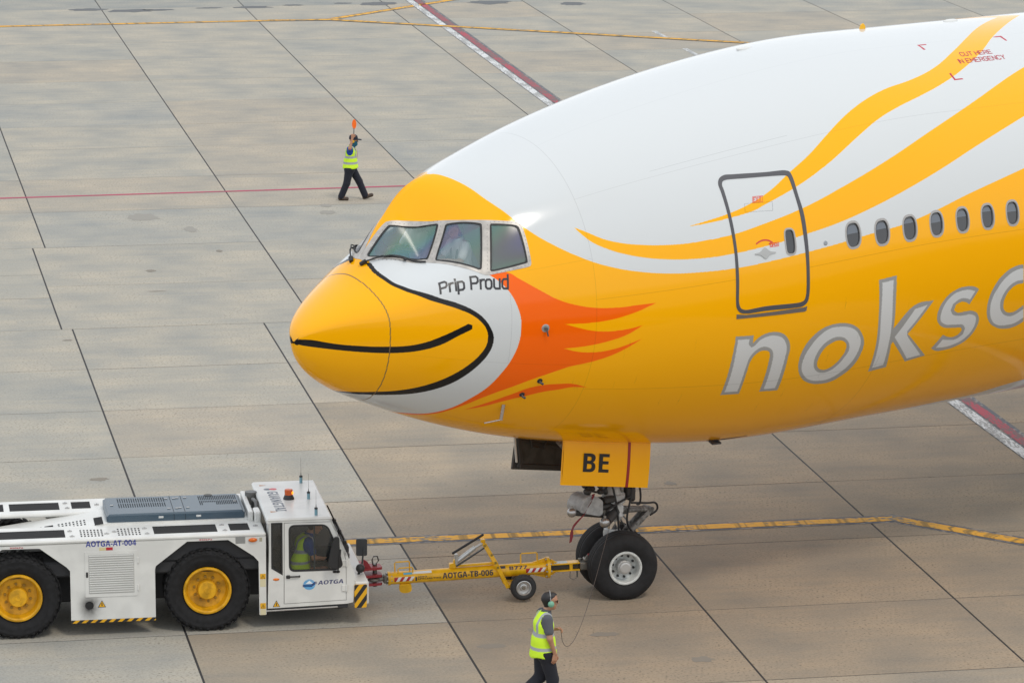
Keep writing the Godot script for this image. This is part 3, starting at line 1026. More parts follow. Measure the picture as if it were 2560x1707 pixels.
func concrete_picture(noise_seed: int) -> ImageTexture:
	var size := 1024
	var blot := FastNoiseLite.new()
	blot.seed = noise_seed
	blot.frequency = 0.004
	blot.fractal_octaves = 5
	var streak := FastNoiseLite.new()
	streak.seed = noise_seed + 1
	streak.frequency = 0.012
	streak.fractal_octaves = 4
	var pit := FastNoiseLite.new()
	pit.seed = noise_seed + 2
	pit.frequency = 0.16
	pit.fractal_octaves = 3
	var a := blot.get_seamless_image(size, size)
	var s := streak.get_seamless_image(size, size)
	var q := pit.get_seamless_image(size, size)
	var rng := RandomNumberGenerator.new()
	rng.seed = noise_seed
	var img := Image.create(size, size, false, Image.FORMAT_RGB8)
	for y in size:
		for x in size:
			var big := a.get_pixel(x, y).r
			var xf := x / 5.0
			var st := lerpf(s.get_pixel(int(xf), (y * 2) % size).r, s.get_pixel((int(xf) + 1) % size, (y * 2) % size).r, xf - int(xf))
			var p := q.get_pixel(x, y).r
			var worn := smoothstep(0.42, 0.75, big)
			var v := 0.90 + (big - 0.5) * 0.12 + (st - 0.5) * 0.04 + (p - 0.5) * 0.09
			if p < 0.30:
				v -= (0.30 - p) * (0.2 + 1.3 * worn)
			v += rng.randf_range(-0.035, 0.035)
			var warm := (st - 0.5) * 0.02 + (big - 0.5) * 0.035
			img.set_pixel(x, y, Color(v + warm, v, v - warm * 1.3))
	for i in 90:  # pale grit and dark flecks
		var x := rng.randi_range(4, size - 8)
		var y := rng.randi_range(4, size - 8)
		var k := rng.randf_range(0.35, 1.12)
		for j in rng.randi_range(1, 5):
			var px := img.get_pixel(x + j, y + j / 3)
			img.set_pixel(x + j, y + j / 3, Color(px.r * k, px.g * k, px.b * k))
	return ImageTexture.create_from_image(img)

func worn_paint(c: Color, under: Color, wear: float, noise_seed: int, marks := 0.0) -> ImageTexture:
	var n := FastNoiseLite.new()
	n.seed = noise_seed
	n.frequency = 0.035
	n.fractal_octaves = 5
	var n2 := FastNoiseLite.new()
	n2.seed = noise_seed + 3
	n2.frequency = 0.006
	n2.fractal_octaves = 3
	var w := 1024
	var h := 64
	var img := Image.create(w, h, false, Image.FORMAT_RGB8)
	for x in w:
		var tyre := smoothstep(0.55, 0.8, n2.get_noise_1d(x * 6.0) * 0.5 + 0.5) * marks
		for y in h:
			var v := n.get_noise_2d(x, y * 2.0) * 0.5 + 0.5 + n2.get_noise_2d(x, y) * 0.35
			var t := smoothstep(1.0 - wear - 0.1, 1.0 - wear + 0.06, v)
			var k := c.lerp(under, t).lerp(Color(0.22, 0.21, 0.2), tyre * 0.8)
			img.set_pixel(x, y, k)
	return ImageTexture.create_from_image(img)

# A painted strip on the ground along points given in joint coordinates; u runs along it.
func strip(pts: Array, lo: float, hi: float, y: float, per := 8.0) -> ArrayMesh:
	var b := Bag.new()
	b.sg(-1)
	var run := 0.0
	for i in pts.size() - 1:
		var ends := []
		for e: int in [i, i + 1]:
			var d: Vector2 = (pts[mini(e + 1, pts.size() - 1)] - pts[maxi(e - 1, 0)]).normalized()
			var n := Vector2(-d.y, d.x)
			var seg: Vector2 = (pts[i + 1] - pts[i]).normalized()
			var k := 1.0 / maxf(0.3, absf(d.dot(seg)))
			var p: Vector2 = pts[e]
			ends.append([p + n * lo * k, p + n * hi * k])
		var l: float = pts[i].distance_to(pts[i + 1])
		var q := []
		for v: Vector2 in [ends[0][0], ends[0][1], ends[1][1], ends[1][0]]:
			q.append(ground_at(v.x, v.y, y))
		var u0 := run / per
		var u1 := (run + l) / per
		b.tri(q[0], q[1], q[2], Vector2(u0, 0), Vector2(u0, 1), Vector2(u1, 1))
		b.tri(q[0], q[2], q[3], Vector2(u0, 0), Vector2(u1, 1), Vector2(u1, 0))
		run += l
	return b.done()

func build_apron() -> void:
	var pictures := [concrete_picture(11), concrete_picture(29)]
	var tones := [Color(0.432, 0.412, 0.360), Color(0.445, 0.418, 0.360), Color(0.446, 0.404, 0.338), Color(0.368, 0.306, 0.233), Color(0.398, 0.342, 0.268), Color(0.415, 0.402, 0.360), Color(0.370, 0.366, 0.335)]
	var mats := []
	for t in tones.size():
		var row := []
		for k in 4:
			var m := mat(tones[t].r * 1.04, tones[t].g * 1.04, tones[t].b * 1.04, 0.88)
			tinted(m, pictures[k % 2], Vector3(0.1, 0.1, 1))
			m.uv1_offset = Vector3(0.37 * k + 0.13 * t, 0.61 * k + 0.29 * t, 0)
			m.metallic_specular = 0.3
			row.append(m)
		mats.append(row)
	# the ground out to the horizon, and the tar that shows in the joints
	var far := Bag.new()
	far.sg(-1)
	far.quad(Vector3(-900, -0.09, -900), Vector3(900, -0.09, -900), Vector3(900, -0.09, 900), Vector3(-900, -0.09, 900))
	struct("ground", far.done(), mat(0.38, 0.37, 0.34, 0.9))
	var tar := Bag.new()
	tar.sg(-1)
	tar.quad(ground_at(-30, -100, -0.0045), ground_at(70, -100, -0.0045), ground_at(70, 20, -0.0045), ground_at(-30, 20, -0.0045))
	struct("joint_sealant", tar.done(), mat(0.028, 0.027, 0.027, 0.8))
	var apron := Node3D.new()
	apron.name = "apron"
	apron.set_meta("kind", "structure")
	add_child(apron)
	apron.rotation.y = -GRID_TURN
	var rng := RandomNumberGenerator.new()
	rng.seed = 77
	var meshes := {}
	var slab := func(a0: float, b0: float, a1: float, b1: float) -> void:
		var w := snappedf(a1 - a0, 0.01)
		var h := snappedf(b1 - b0, 0.01)
		var key := Vector2(w, h)
		if not meshes.has(key):
			var b := Bag.new()
			b.sg(-1)
			var gx := 0.017
			var gz := 0.014
			var c := 0.003
			var x := w / 2 - gx
			var z := h / 2 - gz
			var top := [Vector3(-x + c, 0, -z + c), Vector3(x - c, 0, -z + c), Vector3(x - c, 0, z - c), Vector3(-x + c, 0, z - c)]
			var rim := [Vector3(-x, -c, -z), Vector3(x, -c, -z), Vector3(x, -c, z), Vector3(-x, -c, z)]
			var foot := [Vector3(-x, -0.05, -z), Vector3(x, -0.05, -z), Vector3(x, -0.05, z), Vector3(-x, -0.05, z)]
			var put := func(p: Array) -> void:
				var u := []
				for v: Vector3 in p:
					u.append(Vector2(v.x, v.z))
				b.tri(p[0], p[1], p[2], u[0], u[1], u[2])
				b.tri(p[0], p[2], p[3], u[0], u[2], u[3])
			put.call(top)
			for i in 4:
				var j := (i + 1) % 4
				put.call([top[i], rim[i], rim[j], top[j]])
				put.call([rim[i], foot[i], foot[j], rim[j]])
			meshes[key] = b.done()
		var a := (a0 + a1) / 2
		var bb := (b0 + b1) / 2
		var t: int
		if bb < -80.5:
			t = 6
		elif bb < -24.2:
			t = [0, 0, 1, 1, 5, 2][rng.randi_range(0, 5)]
			if absf(bb + 40.5) < 2.4:
				t = 2
			if absf(bb + 35.7) < 2.4:
				t = 5 if a > -1.5 else 1
		else:
			var near := clampf((a - 1.0) / 7.0 + (bb + 14.0) / 26.0, 0.0, 1.0)  # browner towards near right: own tone, plus dimmer sky light put into colour
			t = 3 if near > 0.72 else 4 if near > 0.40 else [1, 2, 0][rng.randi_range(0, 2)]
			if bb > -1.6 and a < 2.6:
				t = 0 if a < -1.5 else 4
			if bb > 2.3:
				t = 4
		var o := MeshInstance3D.new()
		o.mesh = meshes[key]
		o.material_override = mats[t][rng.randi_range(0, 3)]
		o.name = numbered("concrete_slab")
		o.position = Vector3(a, rng.randf_range(-0.0015, 0.0015), bb)
		if rng.randf() < 0.5:
			o.rotation.y = PI
		apron.add_child(o, true)
	var rows := [9.73, 5.98, 2.23, -1.47, -5.22, -9.01, -12.79, -16.55, -20.22, -24.17, -28.78, -33.45, -38.15, -42.92, -47.8, -51.75, -56.2, -60.6, -65.3, -69.4, -74.2, -78.5, -83.2, -88.0, -93.0]
	for i in rows.size() - 1:
		var b1: float = rows[i]
		var b0: float = rows[i + 1]
		var left := -4.3 - 0.057 * b0 - 5.5
		var right := 10.2 + 0.333 * (3.0 - b0) + 5.0
		var w := 4.0 if b0 > -25.0 else 5.0
		var edges := []
		for k in range(-6, 14):
			var e := -1.43 + 4.0 * k if w < 4.5 else -1.36 + 5.0 * k
			if w > 4.5 and b0 > -34.0 and k == 0:
				e = -1.65
			edges.append(e)
		for k in edges.size() - 1:
			if edges[k + 1] < left or edges[k] > right:
				continue
			if b0 > -34.0 and w > 4.5 and edges[k + 1] < -1.0:
				continue
			slab.call(edges[k], b0, edges[k + 1], b1)
	for q: Array in [[-33.45, -30.2], [-30.2, -27.55], [-27.55, -24.17]]:
		slab.call(-6.0, q[0], -1.65, q[1])
		slab.call(-10.0, q[0], -6.0, q[1])
	# markings
	var yellow := lin(0.72, 0.36, 0.02)
	var under := lin(0.17, 0.16, 0.15)
	var paint := func(tex: ImageTexture, rough := 0.75) -> StandardMaterial3D:
		return tinted(mat(1, 1, 1, rough), tex)
	var ym: StandardMaterial3D = paint.call(worn_paint(yellow, under, 0.30, 3, 0.6))
	var bm: StandardMaterial3D = paint.call(worn_paint(lin(0.10, 0.105, 0.12), lin(0.27, 0.24, 0.21), 0.38, 9))
	var rm: StandardMaterial3D = paint.call(worn_paint(lin(0.38, 0.05, 0.075), lin(0.16, 0.10, 0.10), 0.48, 15))
	var wm: StandardMaterial3D = paint.call(worn_paint(lin(0.62, 0.63, 0.63), lin(0.30, 0.30, 0.29), 0.5, 21))
	var pale: StandardMaterial3D = paint.call(worn_paint(lin(0.40, 0.05, 0.10), lin(0.2, 0.1, 0.1), 0.3, 33))
	var near := [Vector2(-14, -6.36), Vector2(11.02, -6.32), Vector2(12.72, -4.53), Vector2(20, 3.3)]
	struct("taxi_line_border", strip(near, -0.24, 0.24, 0.004), bm)
	struct("taxi_line", strip(near, -0.145, 0.145, 0.008), ym)
	for far_line: Array in [[Vector2(-14, -73.75), Vector2(11.1, -74.45), Vector2(17, -80.1), Vector2(30, -92)], [Vector2(9.0, -74.4), Vector2(11.1, -74.3), Vector2(23.8, -66.3), Vector2(45, -53)]]:
		var lift := 0.0 if far_line[0].x < 0.0 else 0.008
		struct("taxi_line_border", strip(far_line, -0.22, 0.22, 0.004 + lift), bm)
		struct("taxi_line", strip(far_line, -0.15, 0.15, 0.008 + lift), ym)
	struct("safety_line", strip([Vector2(-14, -40.05), Vector2(14.4, -40.72)], -0.085, 0.085, 0.004), pale)
	var edge := [Vector2(14.9, -93), Vector2(14.9, 15)]
	struct("stand_edge_line_border", strip(edge, -0.27, 0.37, 0.004), bm)
	struct("stand_edge_line", strip(edge, -0.17, 0.06, 0.008), rm)
	struct("stand_edge_line_white", strip(edge, 0.11, 0.35, 0.0085), wm)
	for q: Array in [[-69.8, -67.9], [-65.3, -63.6], [-60.8, -59.0]]:
		struct("white_dash", strip([Vector2(21.4, q[0]), Vector2(21.4, q[1])], -0.09, 0.09, 0.004), wm)
	# patches of tar and oil, irregular
	var spot := func(a: float, b: float, ra: float, rb: float, m: Material, y: float, called: String) -> void:
		var pts := PackedVector2Array()
		for i in 26:
			var k := rng.randf_range(0.72, 1.12)
			pts.append(Vector2(cos(TAU * i / 26) * ra * k, sin(TAU * i / 26) * rb * k))
		var bag := Bag.new()
		bag.sg(-1)
		for i in 26:
			var p := pts[i]
			var q := pts[(i + 1) % 26]
			bag.tri(ground_at(a, b, y), ground_at(a + p.x, b + p.y, y), ground_at(a + q.x, b + q.y, y))
		struct(called, bag.done(), m)
	var oil := mat(0.30, 0.285, 0.255, 0.8)
	var faint := mat(0.245, 0.222, 0.19, 0.9)
	faint.metallic_specular = 0.2
	oil.metallic_specular = 0.2
	for i in 16:
		spot.call(rng.randf_range(-2.0, 13.0), rng.randf_range(-34.0, 2.0), rng.randf_range(0.06, 0.28), rng.randf_range(0.05, 0.16), faint, 0.0025 + 0.0001 * i, "oil_stain")
	var tarmac := mat(0.12, 0.125, 0.13, 0.85)
	spot.call(1.25, -37.1, 0.42, 0.55, oil, 0.003, "oil_stain")
	spot.call(2.2, -35.3, 0.15, 0.42, oil, 0.003, "oil_stain")
	spot.call(5.85, -38.05, 0.16, 0.22, oil, 0.003, "oil_stain")
	spot.call(5.75, -37.1, 0.2, 0.28, oil, 0.003, "oil_stain")
	for p: Array in [[4.6, -77.8, 0.9, 0.45], [5.6, -77.9, 0.6, 0.25], [3.2, -78.3, 0.7, 0.4], [7.4, -78.2, 0.5, 0.2], [8.9, -78.2, 0.7, 0.35], [10.4, -78.6, 0.4, 0.2], [13.4, -78.6, 0.75, 0.5], [17.4, -78.4, 0.8, 0.6], [20.2, -77.6, 0.5, 0.5], [12.2, -78.9, 0.35, 0.2]]:
		spot.call(p[0], p[1], p[2], p[3], tarmac, 0.003, "tar_patch")

# ------------------------------------------------------------------ the aircraft
func build_aircraft() -> void:
	var plane := thing("airliner", "yellow and white wide-body airliner with a smiling beak painted on its nose", "aircraft")
	hull_prepare()
	var port_paint := mat(1, 1, 1, 0.11)
	tinted(port_paint, hull_paint(true))
	port_paint.texture_repeat = false
	port_paint.metallic_specular = 0.4
	var ripple := NoiseTexture2D.new()  # the skin is never quite true: shallow dents between the frames
	ripple.width = 1024
	ripple.height = 1024
	ripple.as_normal_map = true
	ripple.bump_strength = 2.0
	ripple.noise = FastNoiseLite.new()
	ripple.noise.seed = 3
	ripple.noise.frequency = 0.012
	ripple.noise.fractal_octaves = 2
	port_paint.normal_enabled = true
	port_paint.normal_texture = ripple
	port_paint.normal_scale = 0.05
	var star_paint: StandardMaterial3D = port_paint.duplicate()
	star_paint.albedo_texture = hull_paint(false)
	var metal := mat(0.60, 0.565, 0.525, 0.42, 0.25)
	metal = tinted(metal, grime(256, 0.02, 0.86, 0.12, 4), Vector3(1.3, 1.3, 1.3), true)
	var rubber := mat(0.016, 0.016, 0.017, 0.55)
	var dark := mat(0.03, 0.03, 0.032, 0.6)
	# grid of the hull
	var xs := []
	for i in 16:
		xs.append(0.0005 + 1.05 * pow(i / 16.0, 2))
	xs += lines(1.05, 3.2, 0.07)
	xs += lines(3.3, 12.0, 0.17)
	xs += lines(12.5, 30.0, 1.2)
	var ps := lines(0.0, 180.0, 2.5)
	var panes := [curved(fit("pane1"), 4, 35.0), curved(fit("pane2"), 4, 35.0), curved(fit("pane3"), 4, 35.0)]
	var lights := []  # cabin windows
	for i in 9:
		var c := Vector2(8.21 + 0.5345 * i, 79.9 - 1.5 * exp(-i * 0.9))
		var o := PackedVector2Array()
		var sy := 1.0 / (hull(c.x, 90.0).z * PI / 180.0)
		for k in 20:
			var t := TAU * k / 20
			o.append(c + Vector2(signf(cos(t)) * pow(absf(cos(t)), 0.75) * 0.148, signf(sin(t)) * pow(absf(sin(t)), 0.85) * 0.212 * sy))
		lights.append(o)
	var door_light := curved(fit("dwin"), 4, 60.0)
	var holes := []
	for p in panes:
		holes.append(grown(p, -0.012))
	for p in lights:
		holes.append(grown(p, -0.02))
	holes.append(grown(door_light, -0.015))
	var skin := hull_skin(null, holes, 0.0, xs, ps)
	obj("fuselage", skin, port_paint, plane)
	var star_holes := []
	for p in panes:
		star_holes.append(mirrored(grown(p, -0.012)))
		star_holes[-1].reverse()
	var ps2 := lines(-180.0, 0.0, 2.5)
	var star := obj("fuselage", hull_skin(null, star_holes, 0.0, xs, ps2), star_paint, plane)
	star.set_meta("label", "starboard half of the fuselage skin")
	var red := mat(0.45, 0.03, 0.05, 0.4)
	var sign_red := mat(0.75, 0.07, 0.03, 0.4)
	for t: Array in [["Prip Proud", "t_prip", 0.027, mat(0.03, 0.03, 0.035, 0.3)], ["CUT HERE", "t_cut", 0.016, red], ["IN EMERGENCY", "t_emer", 0.016, red], ["EXIT", "t_exit", 0.010, sign_red], ["OPEN", "t_open", 0.008, sign_red]]:
		spell(plane, t[0], fit(t[1]), t[2], t[3])
	for k: String in ["t_exitbox", "t_openbox"]:
		var fr := fit(k)
		var bag := Bag.new()
		ribbon(bag, PackedVector2Array([fr[0], fr[1], fr[1] + fr[2] - fr[0], fr[2], fr[0]]), 0.007, 0.0015)
		obj("sign_border", bag.done(), sign_red, plane)
	var arrow := Bag.new()
	var arc := curved(fit("arc"), 4, 80.0, false)
	ribbon(arrow, arc, 0.022, 0.0015)
	var tip := arc[arc.size() - 1]
	for s: float in [1.0]:
		ribbon(arrow, PackedVector2Array([tip + Vector2(-0.035, -0.5), tip, tip + Vector2(-0.05, 0.35)]), 0.018, 0.002)
	obj("arrow", arrow.done(), mat(0.62, 0.05, 0.03, 0.4), plane)
	# tail end cap, far outside the picture
	var cap := Bag.new()
	cap.cyl(Vector3(30.0, 5.363, 0), Vector3(30.05, 5.363, 0), 3.1, 3.1, 48)
	obj("fuselage_bulkhead", cap.done(), dark, plane)
	# flight deck windows: metal band, rubber seals, panes; on both sides
	var painted_sheen := ImageTexture.create_from_image(iridescence())
	var pane_mat := mat(0.36, 0.50, 0.52, 0.16)
	pane_mat.transparency = BaseMaterial3D.TRANSPARENCY_ALPHA
	pane_mat.albedo_texture = painted_sheen  # rainbow sheen and pale sky reflection are put into the pane colour
	pane_mat.albedo_color = Color(1, 1, 1, 0.40)
	pane_mat.uv1_scale = Vector3(5, 4, 1)
	var clear := glass(0.02, 0.025, 0.03, 0.2)
	var band := curved(fit("band"), 4, 40.0)
	for side: float in [1.0, -1.0]:
		var b := band
		var ring_holes := []
		var glasses := []
		for k in 3:
			var p: PackedVector2Array = panes[k]
			var g := curved(fit("glass%d" % (k + 1)), 4, 35.0)
			if side < 0.0:
				p = mirrored(p)
				p.reverse()
				g = mirrored(g)
				g.reverse()
			ring_holes.append(p)
			glasses.append(g)
		if side < 0.0:
			b = mirrored(band)
			b.reverse()
		var frame_mesh := hull_fitting(b, ring_holes, -0.01, 0.005, 0.05, 2.0)
		obj("windscreen_frame", frame_mesh, metal, plane)
		for k in 3:
			var seal := obj("cockpit_window", hull_fitting(ring_holes[k], [glasses[k]], -0.03, 0.007, 0.05, 2.0), rubber, plane)
			var r := bounds(glasses[k])
			obj("pane", hull_skin(glasses[k], [], -0.004, lines(r.position.x, r.end.x, 0.06), lines(r.position.y, r.end.y, 2.0)), pane_mat if side > 0.0 else clear, seal)
	# added sheet behind the far windscreen pane: its reflection painted in red, gold, navy
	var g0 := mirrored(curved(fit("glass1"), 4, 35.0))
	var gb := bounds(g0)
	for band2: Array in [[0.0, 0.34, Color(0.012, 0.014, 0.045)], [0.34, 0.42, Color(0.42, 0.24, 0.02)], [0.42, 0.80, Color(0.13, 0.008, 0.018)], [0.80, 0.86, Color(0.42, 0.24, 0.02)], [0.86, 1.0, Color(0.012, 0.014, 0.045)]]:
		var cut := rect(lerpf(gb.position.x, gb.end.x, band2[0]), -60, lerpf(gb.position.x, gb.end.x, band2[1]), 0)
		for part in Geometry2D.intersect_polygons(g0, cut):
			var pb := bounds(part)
			obj("painted_reflection", hull_skin(part, [], -0.045, lines(pb.position.x, pb.end.x, 0.06), lines(pb.position.y, pb.end.y, 2.0)), mat(band2[2].r, band2[2].g, band2[2].b, 0.7), plane)
	# rivets round the panes
	var rivets := Bag.new()
	for k: int in [0, 2]:
		var loop := grown(panes[k], 0.035)
		var run := 0.0
		for i in loop.size():
			var a := loop[i]
			var c := loop[(i + 1) % loop.size()]
			var l := (hull_at(c) - hull_at(a)).length()
			while run < l:
				var p := a.lerp(c, run / l)
				var n := hull_normal(p.x, p.y)
				var at := hull_at(p, 0.005)
				var f := rivets.frame_of(n)
				rivets.lathe([Vector2(0.0065, 0), Vector2(0.004, 0.0015), Vector2(0, 0.0015)], Transform3D(f, at), 6)
				run += 0.062
			run -= l
	var rv := obj("rivet_row", rivets.done(), mat(0.16, 0.15, 0.15, 0.5), plane)
	rv.set_meta("kind", "stuff")
	# the flight deck behind the panes
	var deck := Bag.new()
	var floor_line := PackedVector2Array()
	for i in 9:
		var x := 1.25 + 0.28 * i
		floor_line.append(Vector2(x, hull(x, 95.0).z - 0.06))
	for i in range(8, -1, -1):
		floor_line.append(Vector2(floor_line[i].x, -floor_line[i].y))
	floor_line.reverse()
	deck.prism(floor_line, 0.0, 0.04, Transform3D(Basis(Vector3(1, 0, 0), Vector3(0, 0, 1), Vector3(0, 1, 0)), Vector3(0, 5.02, 0)))
	var wall := PackedVector2Array()
	for i in 40:
		var p := hull(3.5, 360.0 * i / 40.0 - 180.0)
		wall.append(Vector2(p.z * 0.97, 5.1 + (p.y - 5.1) * 0.97))
	deck.prism(wall, 0.0, 0.04, Transform3D(Basis(Vector3(0, 0, 1), Vector3(0, 1, 0), Vector3(-1, 0, 0)), Vector3(3.53, 0, 0)))
	obj("flight_deck", deck.done(), mat(0.05, 0.055, 0.06, 0.8), plane)
	var panel := Bag.new()
	panel.box(Vector3(1.62, 5.42, 0), Vector3(0.42, 0.62, 1.0), 0.08)
	panel.box(Vector3(2.3, 5.38, 0), Vector3(0.9, 0.5, 0.3), 0.05)
	obj("instrument_panel", panel.done(), mat(0.09, 0.10, 0.10, 0.8), plane)
	for s: float in [1.0, -1.0]:
		var seat := Bag.new()
		seat.box(Vector3(2.66, 5.48, 0.52 * s), Vector3(0.5, 0.14, 0.5), 0.05)
		seat.box(Vector3(2.92, 5.86, 0.52 * s), Vector3(0.14, 0.8, 0.5), 0.05)
		obj("pilot_seat", seat.done(), mat(0.06, 0.07, 0.085, 0.9), plane)
	# wipers
	var w := fit("wip")
	for s: float in [1.0, -1.0]:
		var q := []
		for v in w:
			q.append(Vector2(v.x, v.y * s))
		var wiper := Bag.new()
		wiper.tube([hull_at(q[0], 0.012), hull_at(q[0].lerp(q[1], 0.3), 0.03)], 0.035, 10)
		wiper.tube([hull_at(q[0].lerp(q[1], 0.3), 0.03), hull_at(q[1], 0.05), hull_at(q[2], 0.045)], 0.012)
		wiper.tube([hull_at(q[1].lerp(q[0], 0.3), 0.045), hull_at(q[4].lerp(q[1], 0.55), 0.07), hull_at(q[4], 0.05)], 0.010)
		var blade := []
		for i in 13:
			blade.append(hull_at(q[2].lerp(q[3], i / 12.0), 0.022))
		wiper.tube(blade, 0.013)
		wiper.ball(hull_at(q[4], 0.045), Vector3(0.03, 0.025, 0.03), 8)
		obj("wiper", wiper.done(), mat(0.02, 0.02, 0.022, 0.5), plane)
	# cabin windows
	var liner := mat(0.018, 0.020, 0.024, 0.05, 0.0, 0.0)
	liner.metallic_specular = 0.8
	var frame_paint := mat(0.40, 0.385, 0.37, 0.4, 0.3)
	for i in lights.size():
		var o: PackedVector2Array = lights[i]
		var window := obj("cabin_window", hull_fitting(o, [grown(o, -0.026)], -0.03, 0.003, 0.05, 1.2), frame_paint, plane)
		var inner := grown(o, -0.02)
		var r := bounds(inner)
		obj("pane", hull_skin(inner, [], -0.022, lines(r.position.x, r.end.x, 0.1), lines(r.position.y, r.end.y, 2.0)), liner, window)
		var blind := grown(o, -0.05)
		var upper := PackedVector2Array()
		for v in blind:
			upper.append(Vector2(v.x, minf(v.y, bounds(o).get_center().y - 0.4 - 0.5 * (i % 3))))
		obj("blind", hull_skin(upper, [], -0.020, lines(r.position.x, r.end.x, 0.1), lines(r.position.y, r.end.y, 2.0)), mat(0.15, 0.17, 0.20, 0.1), window)
	# passenger door: frame, sill plate, window, handle
	var door := obj("passenger_door", hull_fitting(curved(fit("door_out"), 5, 60.0), [curved(fit("door_in"), 5, 60.0)], -0.01, 0.006, 0.08, 1.5), mat(0.075, 0.075, 0.085, 0.45), plane)
	obj("sill_plate", hull_fitting(fit("sill"), [], -0.01, 0.006, 0.1, 1.0), mat(0.17, 0.15, 0.135, 0.5, 0.3), door)
	var dw := obj("door_window", hull_fitting(door_light, [grown(door_light, -0.022)], -0.03, 0.004, 0.05, 1.2), frame_paint, door)
	dw.set_meta("label", "small rounded window in the door")
	var r2 := bounds(door_light)
	var dpane := grown(door_light, -0.02)
	obj("door_pane", hull_skin(dpane, [], -0.022, lines(r2.position.x, r2.end.x, 0.1), lines(r2.position.y, r2.end.y, 2.0)), liner, door)
	var hd := fit("handle")
	var handle := PackedVector2Array()
	var hc := (hd[0] + hd[1]) * 0.5
	for i in 40:
		var t := TAU * i / 40
		var x := cos(t) * 0.175
		var y := signf(sin(t)) * (0.022 * (1.0 - absf(x) / 0.19) + 0.055 * exp(-pow(x / 0.055, 2)) * sqrt(absf(sin(t))) + 0.006)
		handle.append(hc + Vector2(x, y / 0.049 + x * 1.9))
	obj("door_handle", hull_fitting(handle, [], -0.004, 0.012, 0.05, 1.0), mat(0.45, 0.45, 0.44, 0.35, 0.5), door)
	# small fittings on the skin
	var pts := fit("points")
	var disc := func(called: String, p: Vector2, r: float, h: float, m: Material) -> void:
		var b := Bag.new()
		b.lathe([Vector2(r, -0.005), Vector2(r, h), Vector2(r * 0.8, h + 0.003), Vector2(0, h + 0.003)], Transform3D(b.frame_of(hull_normal(p.x, p.y)), hull_at(p)), 20)
		obj(called, b.done(), m, plane)
	var steel := mat(0.45, 0.44, 0.43, 0.35, 0.6)
	disc.call("vane_plate", pts[0], 0.06, 0.003, steel)
	var vane := Bag.new()
	var vn := hull_normal(pts[0].x, pts[0].y)
	vane.cyl(hull_at(pts[0]), hull_at(pts[0], 0.06), 0.022)
	vane.tube([hull_at(pts[0], 0.05), hull_at(pts[0], 0.05) + Vector3(0.03, -0.11, 0.0)], 0.012, 6)
	obj("airflow_vane", vane.done(), mat(0.12, 0.12, 0.12, 0.4, 0.4), plane)
	for k: int in [1, 2]:
		disc.call("probe_base", pts[k], 0.042, 0.004, dark)
		var probe := Bag.new()
		var fwd := Vector3(-1, 0.05, 0)
		probe.tube([hull_at(pts[k]), hull_at(pts[k], 0.05), hull_at(pts[k], 0.055) + Vector3(0.04, -0.02, 0)], 0.018, 8)
		obj("air_probe", probe.done(), mat(0.09, 0.085, 0.09, 0.4, 0.5), plane)
	var pitot := Bag.new()
	var q0 := hull_at(pts[3])
	var q1 := hull_at(pts[4], 0.13)
	pitot.tube([q0, q0.lerp(q1, 0.5), q1], 0.026, 8)
	pitot.tube([q1 + Vector3(0.03, 0.0, 0), q1 + Vector3(-0.08, 0.0, 0), q1 + Vector3(-0.30, -0.005, 0)], 0.012, 8)
	obj("pitot_tube", pitot.done(), mat(0.55, 0.50, 0.47, 0.25, 0.8), plane)
	disc.call("static_port", pts[8], 0.035, 0.002, mat(0.30, 0.32, 0.34, 0.3, 0.6))
	# drain scoop under the belly: a dark slot and a flap
	var slot := Bag.new()
	var s0 := pts[7]
	for g: Array in [[0.0, 0.0, 0.30, 0.10]]:
		pass
	obj("belly_vent", hull_fitting(poly([s0.x - 0.20, s0.y + 1.6, s0.x + 0.05, s0.y - 0.2, s0.x + 0.42, s0.y - 3.0, s0.x + 0.36, s0.y - 2.2, s0.x + 0.12, s0.y + 1.2, s0.x - 0.12, s0.y + 2.6]), [], -0.01, 0.004, 0.1, 1.0), dark, plane)
	slot.box(hull_at(Vector2(s0.x - 0.06, s0.y + 1.0), 0.035), Vector3(0.26, 0.03, 0.10), 0.008, Basis.from_euler(Vector3(0.5, 0.25, -0.15)))
	obj("vent_flap", slot.done(), mat(0.05, 0.05, 0.055, 0.5), plane)
	# aerials on the crown
	var fin := Bag.new()
	fin.prism(poly([-0.05, 0, 0.07, 0, 0.06, 0.06, 0.02, 0.10, -0.03, 0.07]), -0.012, 0.012, Transform3D(Basis(), hull_at(Vector2(11.15, -4.0)) + Vector3(0, -0.01, 0)))
	obj("aerial", fin.done(), mat(0.85, 0.45, 0.01, 0.4), plane)
	for p: Array in [[8.55, -1.5], [13.0, -2.0]]:
		var dome := Bag.new()
		dome.ball(hull_at(Vector2(p[0], p[1])), Vector3(0.16, 0.035, 0.06), 12)
		obj("aerial", dome.done(), mat(0.7, 0.7, 0.68, 0.4), plane)
	build_nose_gear(plane)

func iridescence() -> Image:
	var img := Image.create(256, 256, false, Image.FORMAT_RGB8)
	var n := FastNoiseLite.new()
	n.seed = 12
	n.frequency = 0.0022
	n.fractal_octaves = 2
	for y in 256:
		for x in 256:
			var s := n.get_noise_2d(x * 1.0 + y * 0.8, y * 0.7 - x * 0.6)
			var hue := fposmod(s * 2.1 + x * 0.0016 + 0.55, 1.0)
			var c := Color.from_hsv(hue, 0.5 * smoothstep(0.0, 0.5, absf(s) + 0.1), 0.72)
			img.set_pixel(x, y, Color(0.60, 0.74, 0.76).lerp(c, 0.28))
	return img

